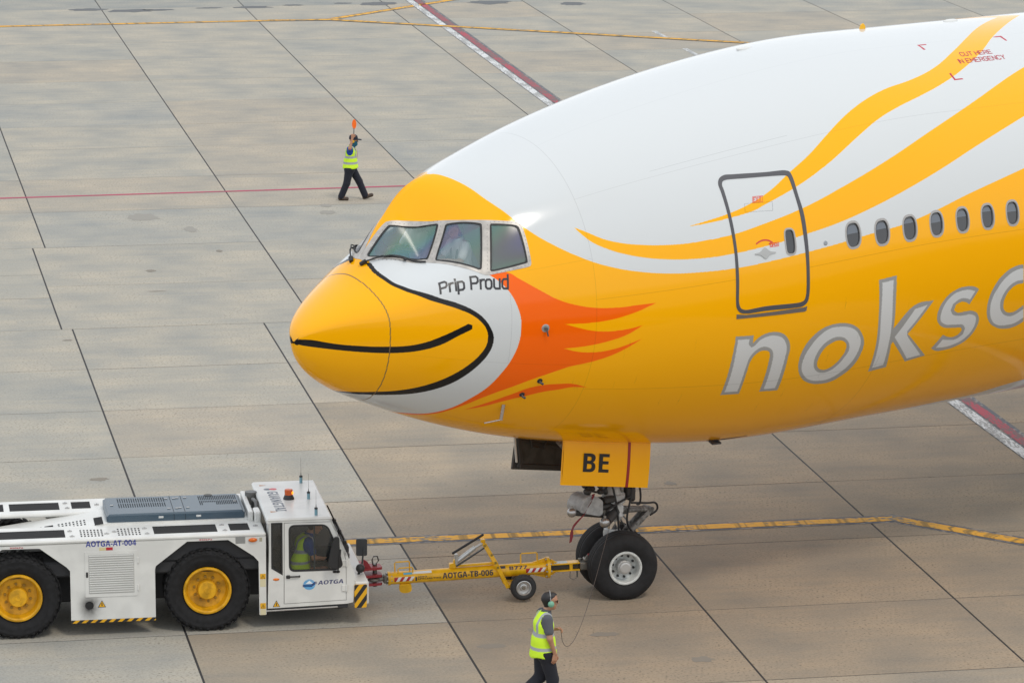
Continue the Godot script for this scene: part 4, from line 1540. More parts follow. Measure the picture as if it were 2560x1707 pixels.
func build_nose_gear(plane: Node3D) -> void:
	var white := tinted(mat(0.62, 0.62, 0.60, 0.45), grime(256, 0.012, 0.82, 0.10, 31), Vector3(2, 2, 2), true)
	var dirty := tinted(mat(0.30, 0.29, 0.27, 0.5, 0.3), grime(256, 0.012, 0.65, 0.15, 37), Vector3(3, 3, 3), true)
	var chrome := mat(0.78, 0.77, 0.76, 0.14, 0.95)
	var black := mat(0.02, 0.02, 0.021, 0.6)
	var tyre_rubber := tinted(mat(0.014, 0.014, 0.016, 0.8), grime(256, 0.02, 0.75, 0.3, 41), Vector3(1.5, 1.5, 1.5), true)
	# doors of the gear bay
	var amber := mat(0.97, 0.445, 0.0, 0.2)
	for s: float in [1.0, -1.0]:
		var out := poly([4.564, 2.78, 4.475, 2.087, 6.165, 1.795, 6.258, 2.49])
		var b := Bag.new()
		var rows := 8
		b.sg(1)
		for k: Array in [[0.0, 1], [-0.035, 2]]:
			b.sg(k[1])
			for i in rows:
				var strip2 := []
				for j: int in [i, i + 1]:
					var t := float(j) / rows
					var bulge := 0.05 * sin(t * PI * 0.55)
					for p in [out[0].lerp(out[1], t), out[3].lerp(out[2], t)]:
						strip2.append(Vector3(p.x, p.y, s * (0.585 + bulge + k[0])))
				b.quad(strip2[0], strip2[2], strip2[3], strip2[1])
		b.sg(-1)
		for i in 4:
			var p := out[i]
			var q := out[(i + 1) % 4]
			var zp := 0.585 + (0.05 if i in [1, 2] else 0.0)
			var zq := 0.585 + (0.05 if (i + 1) % 4 in [1, 2] else 0.0)
			b.quad(Vector3(p.x, p.y, s * zp), Vector3(q.x, q.y, s * zq), Vector3(q.x, q.y, s * (zq - 0.035)), Vector3(p.x, p.y, s * (zp - 0.035)))
		var door := obj("gear_door", b.done(), amber if s > 0.0 else mat(0.06, 0.056, 0.05, 0.6), plane)
		door.set_meta("label", "yellow gear door lettered BE" if s > 0.0 else "far gear door, its dark inner side showing")
		if s > 0.0:
			var ink := mat(0.012, 0.012, 0.012, 0.4)
			lettering(door, "BE", ink, Vector3(4.885, 2.235, 0.636), Vector3(0.50, -0.085, 0), Vector3(0.035, 0.285, -0.012))
			var st := Bag.new()
			for i in 6:
				var t0 := i / 6.0
				var t1 := (i + 1) / 6.0
				var pts2 := []
				for t: float in [t0, t1]:
					for x: float in [0.735, 0.768]:
						var p := out[0].lerp(out[1], t).lerp(out[3].lerp(out[2], t), x)
						pts2.append(Vector3(p.x, p.y, 0.588 + 0.05 * sin(t * PI * 0.55)))
				st.sg(-1)
				st.quad(pts2[0], pts2[2], pts2[3], pts2[1])
			obj("red_stripe", st.done(), mat(0.30, 0.012, 0.012, 0.4), door)
		else:
			var ribs := Bag.new()
			ribs.box(Vector3(4.56, 2.4, -0.53), Vector3(0.07, 0.62, 0.05), 0.01, Basis(Vector3.BACK, 0.1))
			ribs.box(Vector3(5.3, 2.02, -0.55), Vector3(1.55, 0.06, 0.05), 0.01, Basis(Vector3.BACK, -0.17))
			ribs.box(Vector3(5.0, 2.42, -0.545), Vector3(0.9, 0.05, 0.03), 0.01, Basis(Vector3.BACK, -0.27))
			ribs.tube([Vector3(4.75, 2.62, -0.5), Vector3(4.78, 2.42, -0.5), Vector3(5.0, 2.36, -0.5), Vector3(5.1, 2.55, -0.5)], 0.015)
			obj("rib", ribs.done(), mat(0.035, 0.033, 0.03, 0.6), door)
			var lining := Bag.new()
			lining.prism(poly([4.60, 2.72, 4.535, 2.14, 6.12, 1.86, 6.20, 2.44]), -0.549, -0.545)
			obj("door_lining", lining.done(), tinted(mat(0.062, 0.060, 0.052, 0.7), grime(256, 0.01, 0.8, 0.1, 47), Vector3(1.2, 1.2, 1.2), true), door)
			var bar := Bag.new()
			bar.box(Vector3(4.49, 2.40, -0.535), Vector3(0.03, 0.40, 0.04), 0.008, Basis(Vector3.BACK, 0.1))
			obj("door_strip", bar.done(), mat(0.5, 0.48, 0.43, 0.6), door)
	# leg
	var strut := Bag.new()
	var x0 := 6.0
	strut.lathe([Vector2(0.0, 1.0), Vector2(0.155, 1.0), Vector2(0.155, 0.42), Vector2(0.185, 0.40), Vector2(0.185, 0.27), Vector2(0.15, 0.24), Vector2(0.15, 0.12), Vector2(0.17, 0.06), Vector2(0.12, -0.02), Vector2(0, -0.02)], Transform3D(Basis(), Vector3(x0, 1.2, 0)), 28)
	strut.box(Vector3(x0 - 0.05, 1.36, 0), Vector3(0.34, 0.16, 0.30), 0.04)
	obj("strut", strut.done(), white, plane)
	var rod := Bag.new()
	rod.cyl(Vector3(x0, 0.9, 0), Vector3(x0, 1.2, 0), 0.105, -1.0, 24)
	obj("shock_strut", rod.done(), chrome, plane)
	var collar := Bag.new()
	collar.lathe([Vector2(0.0, 0.56), Vector2(0.125, 0.56), Vector2(0.14, 0.50), Vector2(0.13, 0.25), Vector2(0.15, 0.0), Vector2(0, 0)], Transform3D(Basis(), Vector3(x0 - 0.02, 0.48, 0)), 24)
	obj("axle_collar", collar.done(), white, plane)
	var link := Bag.new()
	for z: float in [-0.085, 0.085]:
		link.cyl(Vector3(6.12, 1.33, z), Vector3(6.70, 1.25, z * 0.5), 0.045, 0.032)
		link.box((Vector3(6.70, 1.25, 0) + Vector3(6.22, 0.90, 0)) * 0.5 + Vector3(0, 0, z * 0.9), Vector3(0.60, 0.085, 0.035), 0.01, Basis(Vector3.BACK, atan2(0.35, 0.48)))
	link.box((Vector3(6.70, 1.25, 0) + Vector3(6.22, 0.90, 0)) * 0.5 + Vector3(0.02, -0.02, 0), Vector3(0.52, 0.02, 0.14), 0.005, Basis(Vector3.BACK, atan2(0.35, 0.48)))
	link.cyl(Vector3(6.70, 1.25, -0.10), Vector3(6.70, 1.25, 0.10), 0.05)
	link.cyl(Vector3(6.13, 1.33, -0.14), Vector3(6.13, 1.33, 0.14), 0.055)
	obj("torque_link", link.done(), dirty, plane)
	var unit := Bag.new()
	unit.prism(rounded(poly([5.22, 1.44, 5.60, 1.33, 5.66, 1.36, 5.66, 1.56, 5.56, 1.64, 5.42, 1.69, 5.30, 1.66, 5.22, 1.55]), 0.03), -0.17, 0.17)
	obj("steering_unit", unit.done(), tinted(mat(0.42, 0.42, 0.41, 0.5), grime(256, 0.012, 0.88, 0.06, 53), Vector3(2, 2, 2), true), plane)
	var pipes := Bag.new()
	pipes.cyl(Vector3(5.14, 1.44, 0.10), Vector3(5.7, 1.32, 0.10), 0.045)
	pipes.cyl(Vector3(5.70, 1.24, 0.20), Vector3(5.95, 1.34, 0.08), 0.085, 0.10)
	pipes.cyl(Vector3(5.62, 1.50, -0.1), Vector3(5.95, 1.48, -0.05), 0.07)
	pipes.cyl(Vector3(5.55, 1.45, 0.12), Vector3(5.95, 1.44, 0.1), 0.05)
	for q: Array in [[5.42, 1.73, 0.08, 0.07], [5.55, 1.74, 0.0, 0.075], [5.66, 1.70, 0.1, 0.06], [5.5, 1.78, -0.08, 0.06], [6.28, 1.62, 0.1, 0.07], [6.32, 1.48, 0.06, 0.06], [6.2, 1.72, 0.12, 0.05], [6.36, 1.7, 0.0, 0.06]]:
		pipes.ball(Vector3(q[0], q[1], q[2]), Vector3(q[3], q[3] * 0.8, q[3]), 8)
	pipes.box(Vector3(6.24, 1.6, 0.1), Vector3(0.16, 0.22, 0.16), 0.03)
	pipes.box(Vector3(5.8, 1.56, 0.14), Vector3(0.2, 0.1, 0.1), 0.02)
	obj("hydraulic_unit", pipes.done(), mat(0.045, 0.042, 0.04, 0.55, 0.3), plane)
	for run: Array in [[Vector3(5.45, 1.75, 0.05), Vector3(5.62, 1.70, 0.12), Vector3(5.75, 1.78, 0.15), Vector3(5.86, 2.1, 0.1)], [Vector3(6.30, 2.0, 0.1), Vector3(6.42, 1.7, 0.12), Vector3(6.46, 1.42, 0.1), Vector3(6.40, 1.38, 0.08)], [Vector3(6.30, 1.42, 0.08), Vector3(6.62, 1.37, 0.08), Vector3(6.80, 1.34, 0.06), Vector3(6.85, 1.22, 0.04), Vector3(6.72, 1.15, 0.03)], [Vector3(5.70, 1.40, 0.2), Vector3(5.95, 1.50, 0.2), Vector3(6.2, 1.56, 0.18)], [Vector3(5.74, 2.1, 0.12), Vector3(5.86, 1.72, 0.17), Vector3(5.94, 1.3, 0.19), Vector3(6.02, 0.7, 0.16)], [Vector3(6.15, 2.0, 0.14), Vector3(6.22, 1.66, 0.18), Vector3(6.14, 1.2, 0.17), Vector3(6.30, 0.95, 0.12)]]:
		var hose := Bag.new()
		var c := Curve3D.new()
		for i in run.size():
			var d: Vector3 = (run[mini(i + 1, run.size() - 1)] - run[maxi(i - 1, 0)]) * 0.2
			c.add_point(run[i], -d, d)
		hose.tube(Array(c.tessellate(4)), 0.017, 7)
		obj("hose", hose.done(), black, plane)
	for q: Array in [[5.10, 1.45, 0.10, 0.075], [5.66, 1.23, 0.22, 0.082]]:
		var lamp := Bag.new()
		lamp.ball(Vector3(q[0], q[1], q[2]), Vector3(q[3], q[3], q[3]), 16)
		lamp.cyl(Vector3(q[0], q[1] + q[3] * 0.9, q[2]), Vector3(q[0], q[1] + q[3] * 1.35, q[2]), 0.022)
		obj("accumulator", lamp.done(), mat(0.40, 0.39, 0.38, 0.3, 0.8), plane)
	var brace := Bag.new()
	brace.cyl(Vector3(6.0, 1.5, 0), Vector3(4.9, 2.6, 0), 0.05)
	brace.cyl(Vector3(6.05, 1.65, 0.15), Vector3(5.75, 2.35, 0.3), 0.02)
	brace.cyl(Vector3(6.15, 1.2, -0.05), Vector3(6.55, 0.75, -0.2), 0.013)
	obj("drag_brace", brace.done(), dirty, plane)
	# wheels, steered towards the tug
	var turn := deg_to_rad(22.0)
	for s: float in [1.0, -1.0]:
		var axle := Basis(Vector3(cos(turn), 0, sin(turn)), Vector3(0, 0, 1).rotated(Vector3.UP, -turn), Vector3(0, -1, 0))
		# local y of the lathe is the axle, outwards
		var out_dir := Vector3(-sin(turn), 0, cos(turn)) * s
		var f := Basis(Vector3(cos(turn), 0, sin(turn)), out_dir, Vector3(cos(turn), 0, sin(turn)).cross(out_dir))
		var c := Vector3(6.075, 0.515, 0) + out_dir * 0.32
		var xf := Transform3D(f, c)
		var prof := []
		for v: Array in [[0.262, -0.17], [0.30, -0.195], [0.39, -0.215], [0.46, -0.20], [0.51, -0.165], [0.536, -0.12], [0.540, -0.085], [0.533, -0.08], [0.533, -0.072], [0.544, -0.066], [0.546, -0.03], [0.539, -0.026], [0.539, -0.018], [0.547, -0.012], [0.547, 0.012], [0.539, 0.018], [0.539, 0.026], [0.546, 0.03], [0.544, 0.066], [0.533, 0.072], [0.533, 0.08], [0.540, 0.085], [0.536, 0.12], [0.51, 0.165], [0.46, 0.20], [0.39, 0.215], [0.30, 0.195], [0.262, 0.17]]:
			prof.append(Vector2(v[0], v[1]))
		var tyre := Bag.new()
		tyre.turned(prof, xf, 72, 1, 0.003)
		var wheel := obj("nose_wheel", tyre.done(), tyre_rubber, plane)
		var rim := Bag.new()
		rim.lathe([Vector2(0.262, 0.10), Vector2(0.268, 0.18), Vector2(0.262, 0.196), Vector2(0.243, 0.198), Vector2(0.228, 0.185), Vector2(0.222, 0.07), Vector2(0.205, 0.03), Vector2(0.12, 0.01), Vector2(0.0, 0.01)], xf, 44)
		obj("rim", rim.done(), tinted(mat(0.66, 0.68, 0.66, 0.4), grime(256, 0.012, 0.9, 0.06, 59), Vector3(2, 2, 2), true), wheel)
		var cap := Bag.new()
		cap.lathe([Vector2(0.115, 0.01), Vector2(0.112, 0.135), Vector2(0.098, 0.15), Vector2(0.088, 0.175), Vector2(0.07, 0.182), Vector2(0.0, 0.184)], xf, 30)
		obj("hub_cap", cap.done(), mat(0.48, 0.48, 0.47, 0.35, 0.4), wheel)
		for i in 10:
			var t := TAU * (i + 0.3) / 10
			var nut := Bag.new()
			nut.lathe([Vector2(0.019, 0.01), Vector2(0.019, 0.05), Vector2(0.0, 0.052)], xf * Transform3D(Basis(), Vector3(cos(t) * 0.172, 0, sin(t) * 0.172)), 8)
			obj("wheel_nut", nut.done(), black, wheel)
	var axle_rod := Bag.new()
	var od := Vector3(-sin(turn), 0, cos(turn))
	axle_rod.cyl(Vector3(6.09, 0.515, 0) - od * 0.4, Vector3(6.09, 0.515, 0) + od * 0.4, 0.085)
	axle_rod.cyl(Vector3(6.06, 0.515, 0), Vector3(6.0, 0.66, 0), 0.12)
	axle_rod.cyl(Vector3(6.07, 0.515, 0), Vector3(5.72, 0.50, -0.10), 0.06)
	obj("axle", axle_rod.done(), dirty, plane)

# ------------------------------------------------------------------ the tug; local x runs forward, z to the viewer's side, its near side at z = 0
const TUG_AT := Vector3(-0.278, 0.0, -1.893)
const TUG_TURN := 0.4800

func wheel_parts(parent: Node3D, c: Vector3, s: float, rubber: Material, yellow: Material, bolt: Material) -> void:
	var f := Basis(Vector3(1, 0, 0), Vector3(0, 0, s), Vector3(0, -s, 0))
	var xf := Transform3D(f, c)
	var tyre := Bag.new()
	var prof := []
	for v: Array in [[0.36, -0.15], [0.40, -0.19], [0.50, -0.215], [0.585, -0.20], [0.625, -0.16], [0.638, -0.08], [0.640, 0.0], [0.638, 0.08], [0.625, 0.16], [0.585, 0.20], [0.555, 0.212], [0.548, 0.207], [0.50, 0.215], [0.44, 0.205], [0.434, 0.198], [0.40, 0.19], [0.36, 0.15]]:
		prof.append(Vector2(v[0], v[1]))
	tyre.turned(prof, xf, 64, 1, 0.003)
	for i in 34:  # tread lugs over the shoulders
		var t := TAU * i / 34
		for side: float in [-1.0, 1.0]:
			var u := t + (0.09 if side > 0 else 0.0)
			var b := Basis(Vector3(cos(u), 0, sin(u)), Vector3.UP, Vector3(-sin(u), 0, cos(u)))
			var at := xf * (b * Vector3(0.638, 0.105 * side, 0))
			if at.y > 0.03:
				tyre.box(at, Vector3(0.016, 0.19, 0.075), 0.008, f * b * Basis(Vector3.RIGHT, 0.35 * side))
			var at2 := xf * (b * Vector3(0.602, 0.192 * side, 0))
			tyre.box(at2, Vector3(0.05, 0.018, 0.05), 0.008, f * b * Basis(Vector3.BACK, -0.6 * side))
	var wheel := obj("wheel", tyre.done(), rubber, parent)
	var rim := Bag.new()
	rim.lathe([Vector2(0.36, 0.13), Vector2(0.365, 0.185), Vector2(0.358, 0.20), Vector2(0.335, 0.203), Vector2(0.315, 0.18), Vector2(0.305, 0.10), Vector2(0.285, 0.06), Vector2(0.20, 0.05), Vector2(0.0, 0.05)], xf, 48)
	obj("rim", rim.done(), yellow, wheel)
	var hub := Bag.new()
	hub.lathe([Vector2(0.15, 0.05), Vector2(0.142, 0.165), Vector2(0.13, 0.18), Vector2(0.05, 0.184), Vector2(0.045, 0.19), Vector2(0.0, 0.19)], xf, 32)
	obj("hub", hub.done(), yellow, wheel)
	for i in 10:
		var t := TAU * i / 10 + 0.2
		var nut := Bag.new()
		nut.lathe([Vector2(0.022, 0.05), Vector2(0.022, 0.085), Vector2(0.0, 0.09)], xf * Transform3D(Basis(), Vector3(cos(t) * 0.192, 0, sin(t) * 0.192)), 6)
		obj("wheel_nut", nut.done(), bolt, wheel)

func build_tug() -> void:
	var tug := thing("aircraft_tug", "white pushback tug with yellow wheel rims and a driver's cab at its front", "tug", TUG_AT, -TUG_TURN)
	var white := tinted(mat(0.70, 0.70, 0.672, 0.32), grime(512, 0.006, 0.955, 0.03, 61), Vector3(0.4, 0.4, 0.4), true)
	var shade := mat(0.035, 0.035, 0.037, 0.8)
	var pad := tinted(mat(0.030, 0.030, 0.032, 0.95), grime(256, 0.05, 0.7, 0.5, 67), Vector3(3, 3, 3), true)
	var hoodm := mat(0.050, 0.082, 0.112, 0.3)
	var rubber := tinted(mat(0.014, 0.014, 0.016, 0.85), grime(256, 0.02, 0.7, 0.3, 71), Vector3(1.5, 1.5, 1.5), true)
	var yellow := tinted(mat(0.80, 0.41, 0.008, 0.4), grime(256, 0.008, 0.80, 0.08, 73), Vector3(1.6, 1.6, 1.6), true)
	var warn := mat(0.72, 0.38, 0.01, 0.4)
	var black := mat(0.018, 0.018, 0.019, 0.5)
	var bolt := mat(0.30, 0.17, 0.02, 0.5, 0.2)
	var steel := mat(0.40, 0.40, 0.40, 0.35, 0.7)
	var blue := mat(0.03, 0.045, 0.26, 0.45)
	var red := mat(0.42, 0.02, 0.03, 0.45)
	# chassis
	var chassis := Bag.new()
	chassis.box(Vector3(-0.75, 0.78, -1.22), Vector3(5.9, 0.72, 1.55), 0.03)
	chassis.box(Vector3(-1.4, 1.02, -1.22), Vector3(4.5, 0.24, 2.2), 0.03)
	chassis.box(Vector3(-0.3, 1.25, -1.22), Vector3(2.3, 0.4, 2.2), 0.03)
	for x: float in [0.0, -2.827]:
		chassis.cyl(Vector3(x, 0.64, -2.2), Vector3(x, 0.64, -0.24), 0.11)
	obj("chassis", chassis.done(), shade, tug)
	var outline := poly([-3.75, 0.42, -3.75, 1.40, -3.3, 1.44, 0.884, 1.452, 0.884, 0.236, 0.779, 0.232, 0.774, 1.063, 0.70, 1.15, 0.316, 1.418, -0.30, 1.416, -0.771, 1.058, -0.785, 1.0, -0.782, 0.265, -2.045, 0.265, -2.049, 1.03, -2.10, 1.09, -2.496, 1.395, -3.05, 1.40, -3.45, 1.06, -3.50, 0.42])
	for z: float in [-0.045, -2.445]:
		obj("side_panel", Bag.new().prism(outline, z, z + 0.045, Transform3D()).done(), white, tug)
	# decks: a rounded front edge, steps and pads
	for z: float in [-0.415, -2.03]:
		var deck := Bag.new()
		deck.box(Vector3(-1.43, 1.478, z), Vector3(4.63, 0.06, 0.83), 0.02)
		obj("deck", deck.done(), white, tug)
	var middle := Bag.new()
	middle.prism(poly([-3.75, 1.0, -3.75, 1.22, -1.5, 1.53, 0.9, 1.53, 0.9, 1.0]), -1.66, -0.80)
	obj("rear_deck", middle.done(), white, tug)
	var pads := [[-0.775, 0.175, -0.60, -0.17], [0.37, 0.665, -0.595, -0.20], [-3.4, -2.10, -0.60, -0.17], [-2.86, -2.10, -2.26, -1.83], [-1.91, -1.62, -2.26, -1.86], [-0.775, 0.175, -2.26, -1.83], [-3.72, -2.95, -2.26, -1.83]]
	for p in pads:
		var b := Bag.new()
		b.box(Vector3((p[0] + p[1]) / 2, 1.5095, (p[2] + p[3]) / 2), Vector3(p[1] - p[0], 0.004, p[3] - p[2]))
		obj("anti_slip_pad", b.done(), pad, tug)
	var slope := atan2(0.31, 2.25)
	for p: Array in [[-2.3, -1.05, 0.13, 0.3], [-1.56, -1.0, 0.13, 0.42]]:
		var b := Bag.new()
		b.box(Vector3(p[0], 1.53 - (-1.5 - p[0]) * 0.138 + 0.003, p[1]), Vector3(p[2], 0.006, p[3]), 0.0, Basis(Vector3.BACK, slope))
		obj("anti_slip_pad", b.done(), pad, tug)
	# rows of vent holes in the plates
	var vents := Bag.new()
	var grid := func(x0: float, z0: float, nx: int, nz: int, pitch: float, size: float, y: float, tilt: float) -> void:
		for i in nx:
			for k in nz:
				var x := x0 + i * pitch
				vents.box(Vector3(x, y + (x - x0) * tan(tilt), z0 + k * pitch * 2.1), Vector3(size, 0.006, size * 2.5), 0.0, Basis(Vector3.BACK, tilt))
	grid.call(-1.86, -0.52, 7, 4, 0.052, 0.024, 1.508, 0.0)
	grid.call(-1.30, -0.52, 7, 4, 0.052, 0.024, 1.508, 0.0)
	grid.call(-2.75, -1.18, 7, 4, 0.055, 0.026, 1.357, slope)
	grid.call(-2.15, -1.18, 8, 5, 0.055, 0.026, 1.44, slope)
	grid.call(-3.2, -1.12, 6, 3, 0.055, 0.026, 1.294, slope)
	var vm := obj("vent_hole", vents.done(), mat(0.02, 0.02, 0.02, 0.8), tug)
	vm.set_meta("kind", "stuff")
	# latches and bolts on the decks
	for p: Array in [[-0.90, -0.50], [-0.88, -0.20], [0.27, -0.54], [0.29, -0.22], [-2.02, -0.50], [-2.0, -0.2], [-2.0, -2.2], [-1.98, -1.9], [-1.48, -0.28], [-1.36, -0.38], [0.77, -0.42], [-1.52, -2.05]]:
		var b := Bag.new()
		b.box(Vector3(p[0], 1.515, p[1]), Vector3(0.07, 0.014, 0.03), 0.004)
		b.cyl(Vector3(p[0], 1.51, p[1]), Vector3(p[0], 1.53, p[1]), 0.012, -1.0, 8)
		obj("latch", b.done(), steel, tug)
	# engine hood
	var hood := Bag.new()
	var hp := rounded(poly([0, 0, 0, 0.145, 1.08, 0.145, 1.08, 0.0]), 0.055, 5)
	hood.prism(rounded(poly([-1.44, -1.93, 0.66, -1.93, 0.66, -0.845, -1.44, -0.845]), 0.07, 4), 0.0, 0.11, Transform3D(Basis(Vector3(1, 0, 0), Vector3(0, 0, 1), Vector3(0, 1, 0)), Vector3(0, 1.51, 0)))
	hood.box(Vector3(-0.39, 1.622, -1.387), Vector3(2.06, 0.055, 1.045), 0.027)
	var hood_o := obj("engine_hood", hood.done(), hoodm, tug)
	var perf := Bag.new()
	for blk: Array in [[-1.22, -1.78], [-1.22, -1.48], [0.02, -1.78], [0.02, -1.48]]:
		for i in 21:
			for k in 5:
				if blk[0] > 0.0 and blk[1] > -1.6 and absf(i - 5) < 4 and k > 1:
					continue
				perf.box(Vector3(blk[0] + i * 0.028 * (1.0 if blk[0] > 0 else 1.25), 1.6505, blk[1] + k * 0.05), Vector3(0.016, 0.004, 0.028))
	var pf := obj("perforation", perf.done(), mat(0.015, 0.02, 0.025, 0.7), hood_o)
	pf.set_meta("kind", "stuff")
	var gap := Bag.new()
	for x: float in [-0.42, -0.25]:
		gap.box(Vector3(x, 1.6508, -1.387), Vector3(0.008, 0.003, 0.98))
		gap.box(Vector3(x, 1.575, -0.8445), Vector3(0.008, 0.10, 0.004))
	obj("hood_seam", gap.done(), mat(0.01, 0.014, 0.02, 0.7), hood_o)
	for p: Array in [[-0.48, -1.7], [-0.36, -1.7], [-0.31, -1.72], [-0.19, -1.72], [-0.48, -1.1], [-0.36, -1.1], [-0.31, -1.12], [-0.19, -1.12], [-1.33, -1.4], [0.55, -1.4]]:
		var b := Bag.new()
		b.box(Vector3(p[0], 1.655, p[1]), Vector3(0.05, 0.012, 0.03), 0.004)
		obj("hood_latch", b.done(), steel, hood_o)
	for x: float in [-0.62, -0.05]:
		var b := Bag.new()
		b.box(Vector3(x, 1.588, -0.843), Vector3(0.075, 0.032, 0.012), 0.006)
		obj("handle", b.done(), mat(0.55, 0.56, 0.55, 0.4), hood_o)
	var cap := Bag.new()
	cap.cyl(Vector3(0.18, 1.645, -1.83), Vector3(0.18, 1.656, -1.83), 0.065, -1.0, 20)
	obj("filler_cap", cap.done(), black, hood_o)
	# between hood and cab
	var air := Bag.new()
	air.box(Vector3(0.73, 1.56, -1.35), Vector3(0.07, 0.20, 1.3), 0.012)
	air.box(Vector3(0.83, 1.56, -0.78), Vector3(0.10, 0.22, 0.30), 0.02)
	air.box(Vector3(0.80, 1.54, -2.0), Vector3(0.14, 0.16, 0.3), 0.02)
	obj("service_box", air.done(), white, tug)
	var can := Bag.new()
	can.cyl(Vector3(0.83, 1.5, -1.7), Vector3(0.83, 1.72, -1.7), 0.09, -1.0, 18)
	can.tube([Vector3(0.83, 1.5, -1.45), Vector3(0.84, 1.66, -1.45), Vector3(0.86, 1.68, -1.2), Vector3(0.86, 1.5, -1.1)], 0.03)
	obj("air_filter", can.done(), mat(0.16, 0.16, 0.155, 0.5, 0.3), tug)
	# near side: louvred door, exhaust, warning edge
	var ldoor := obj("grille_door", Bag.new().prism(rounded(poly([-1.829, 0.617, -1.042, 0.617, -1.042, 1.313, -1.829, 1.313]), 0.012), 0.001, 0.010).done(), white, tug)
	for i in 17:
		var y := 0.69 + i * 0.0348
		var b := Bag.new()
		b.box(Vector3(-1.436, y, 0.016), Vector3(0.66, 0.023, 0.012), 0.004, Basis(Vector3.RIGHT, 0.55))
		obj("slat", b.done(), white, ldoor)
	var back := Bag.new()
	back.box(Vector3(-1.436, 0.968, 0.0105), Vector3(0.68, 0.60, 0.003))
	obj("grille_painted_shadow", back.done(), mat(0.45, 0.45, 0.43, 0.8), ldoor)  # grey plate: the shadow between the slats is put into its colour
	var lock := Bag.new()
	lock.box(Vector3(-1.80, 0.965, 0.014), Vector3(0.03, 0.08, 0.014), 0.004)
	obj("lock", lock.done(), black, ldoor)
	for y: float in [0.74, 1.16]:
		var b := Bag.new()
		b.box(Vector3(-1.037, y, 0.01), Vector3(0.03, 0.09, 0.02), 0.005)
		obj("hinge", b.done(), white, ldoor)
	var pipe := Bag.new()
	pipe.lathe([Vector2(0.0, -0.08), Vector2(0.052, -0.08), Vector2(0.052, 0.012), Vector2(0.062, 0.014), Vector2(0.062, 0.002)], Transform3D(Basis(Vector3(1, 0, 0), Vector3(0, 0, 1), Vector3(0, -1, 0)), Vector3(-1.771, 0.489, 0)), 22)
	pipe.cyl(Vector3(-1.771, 0.489, 0.001), Vector3(-1.771, 0.489, 0.008), 0.05, -1.0, 20)
	obj("exhaust_outlet", pipe.done(), mat(0.012, 0.012, 0.012, 0.7), tug)
	soot(tug, Vector3(-1.771, 0.485, 0.003), 0.24, 0.33)
	var edge := rect(-2.045, 0.217, -0.782, 0.264)
	var es := obj("warning_strip", Bag.new().prism(edge, -0.045, -0.002).done(), warn, tug)
	stripes(es, edge, 0.135, 1.15, -0.002, Transform3D(), "black_bar", black)
	# lamps, plates and stickers on the side
	var lamp := Bag.new()
	lamp.ball(Vector3(0.687, 1.405, 0.012), Vector3(0.068, 0.034, 0.03), 12)
	obj("side_lamp", lamp.done(), mat(0.62, 0.13, 0.01, 0.15), tug)
	var plates := [[0.50, 1.405, 0.145, 0.10, mat(0.30, 0.31, 0.31, 0.3, 0.4), "maker_plate"], [0.806, 1.405, 0.04, 0.06, mat(0.35, 0.33, 0.24, 0.5), "socket_plate"], [0.834, 0.83, 0.085, 0.085, warn, "warning_sticker"], [0.834, 0.725, 0.085, 0.11, mat(0.62, 0.56, 0.36, 0.6), "warning_sticker"], [0.834, 0.37, 0.085, 0.09, warn, "warning_sticker"], [0.834, 0.275, 0.085, 0.09, mat(0.62, 0.56, 0.36, 0.6), "warning_sticker"], [-1.56, 1.352, 0.10, 0.045, mat(0.60, 0.52, 0.28, 0.6), "warning_sticker"], [-1.46, 1.352, 0.10, 0.045, red, "warning_sticker"]]
	for p in plates:
		obj(p[5], Bag.new().prism(rect(p[0] - p[2] / 2, p[1] - p[3] / 2, p[0] + p[2] / 2, p[1] + p[3] / 2), 0.001, 0.003).done(), p[4], tug)
	for p: Array in [[-1.585, 0.505, 0.06], [1.035, 0.395, 0.055], [0.834, 0.825, 0.034], [0.834, 0.365, 0.034]]:
		var tr := obj("warning_triangle", Bag.new().prism(poly([p[0] - p[2], p[1] - p[2] * 0.85, p[0] + p[2], p[1] - p[2] * 0.85, p[0], p[1] + p[2] * 0.95]), 0.003, 0.0045).done(), black, tug)
		obj("triangle_face", Bag.new().prism(poly([p[0] - p[2] * 0.78, p[1] - p[2] * 0.73, p[0] + p[2] * 0.78, p[1] - p[2] * 0.73, p[0], p[1] + p[2] * 0.68]), 0.0045, 0.006).done(), warn, tr)
		obj("triangle_mark", Bag.new().prism(poly([p[0] - p[2] * 0.14, p[1] - p[2] * 0.5, p[0] + p[2] * 0.14, p[1] - p[2] * 0.5, p[0] + p[2] * 0.1, p[1] + p[2] * 0.3, p[0] - p[2] * 0.1, p[1] + p[2] * 0.3]), 0.006, 0.007).done(), black, tr)
	lettering(tug, "AOTGA-AT-004", blue, Vector3(-1.81, 1.392, 0.001), Vector3(0.75, 0, 0), Vector3(0, 0.088, 0))
	lettering(tug, "850kPa", red, Vector3(-0.115, 1.425, 0.001), Vector3(0.19, 0, 0), Vector3(0, 0.024, 0))
	lettering(tug, "850kPa", red, Vector3(-2.93, 1.408, 0.001), Vector3(0.19, 0, 0), Vector3(0, 0.024, 0))
	for p: Array in [[0.0, -0.22, 1.0], [-2.827, -0.22, 1.0], [0.0, -2.22, -1.0], [-2.827, -2.22, -1.0]]:
		wheel_parts(tug, Vector3(p[0], 0.632, p[1]), p[2], rubber, yellow, bolt)
	build_cab(tug, white, shade, black, steel, warn, red)

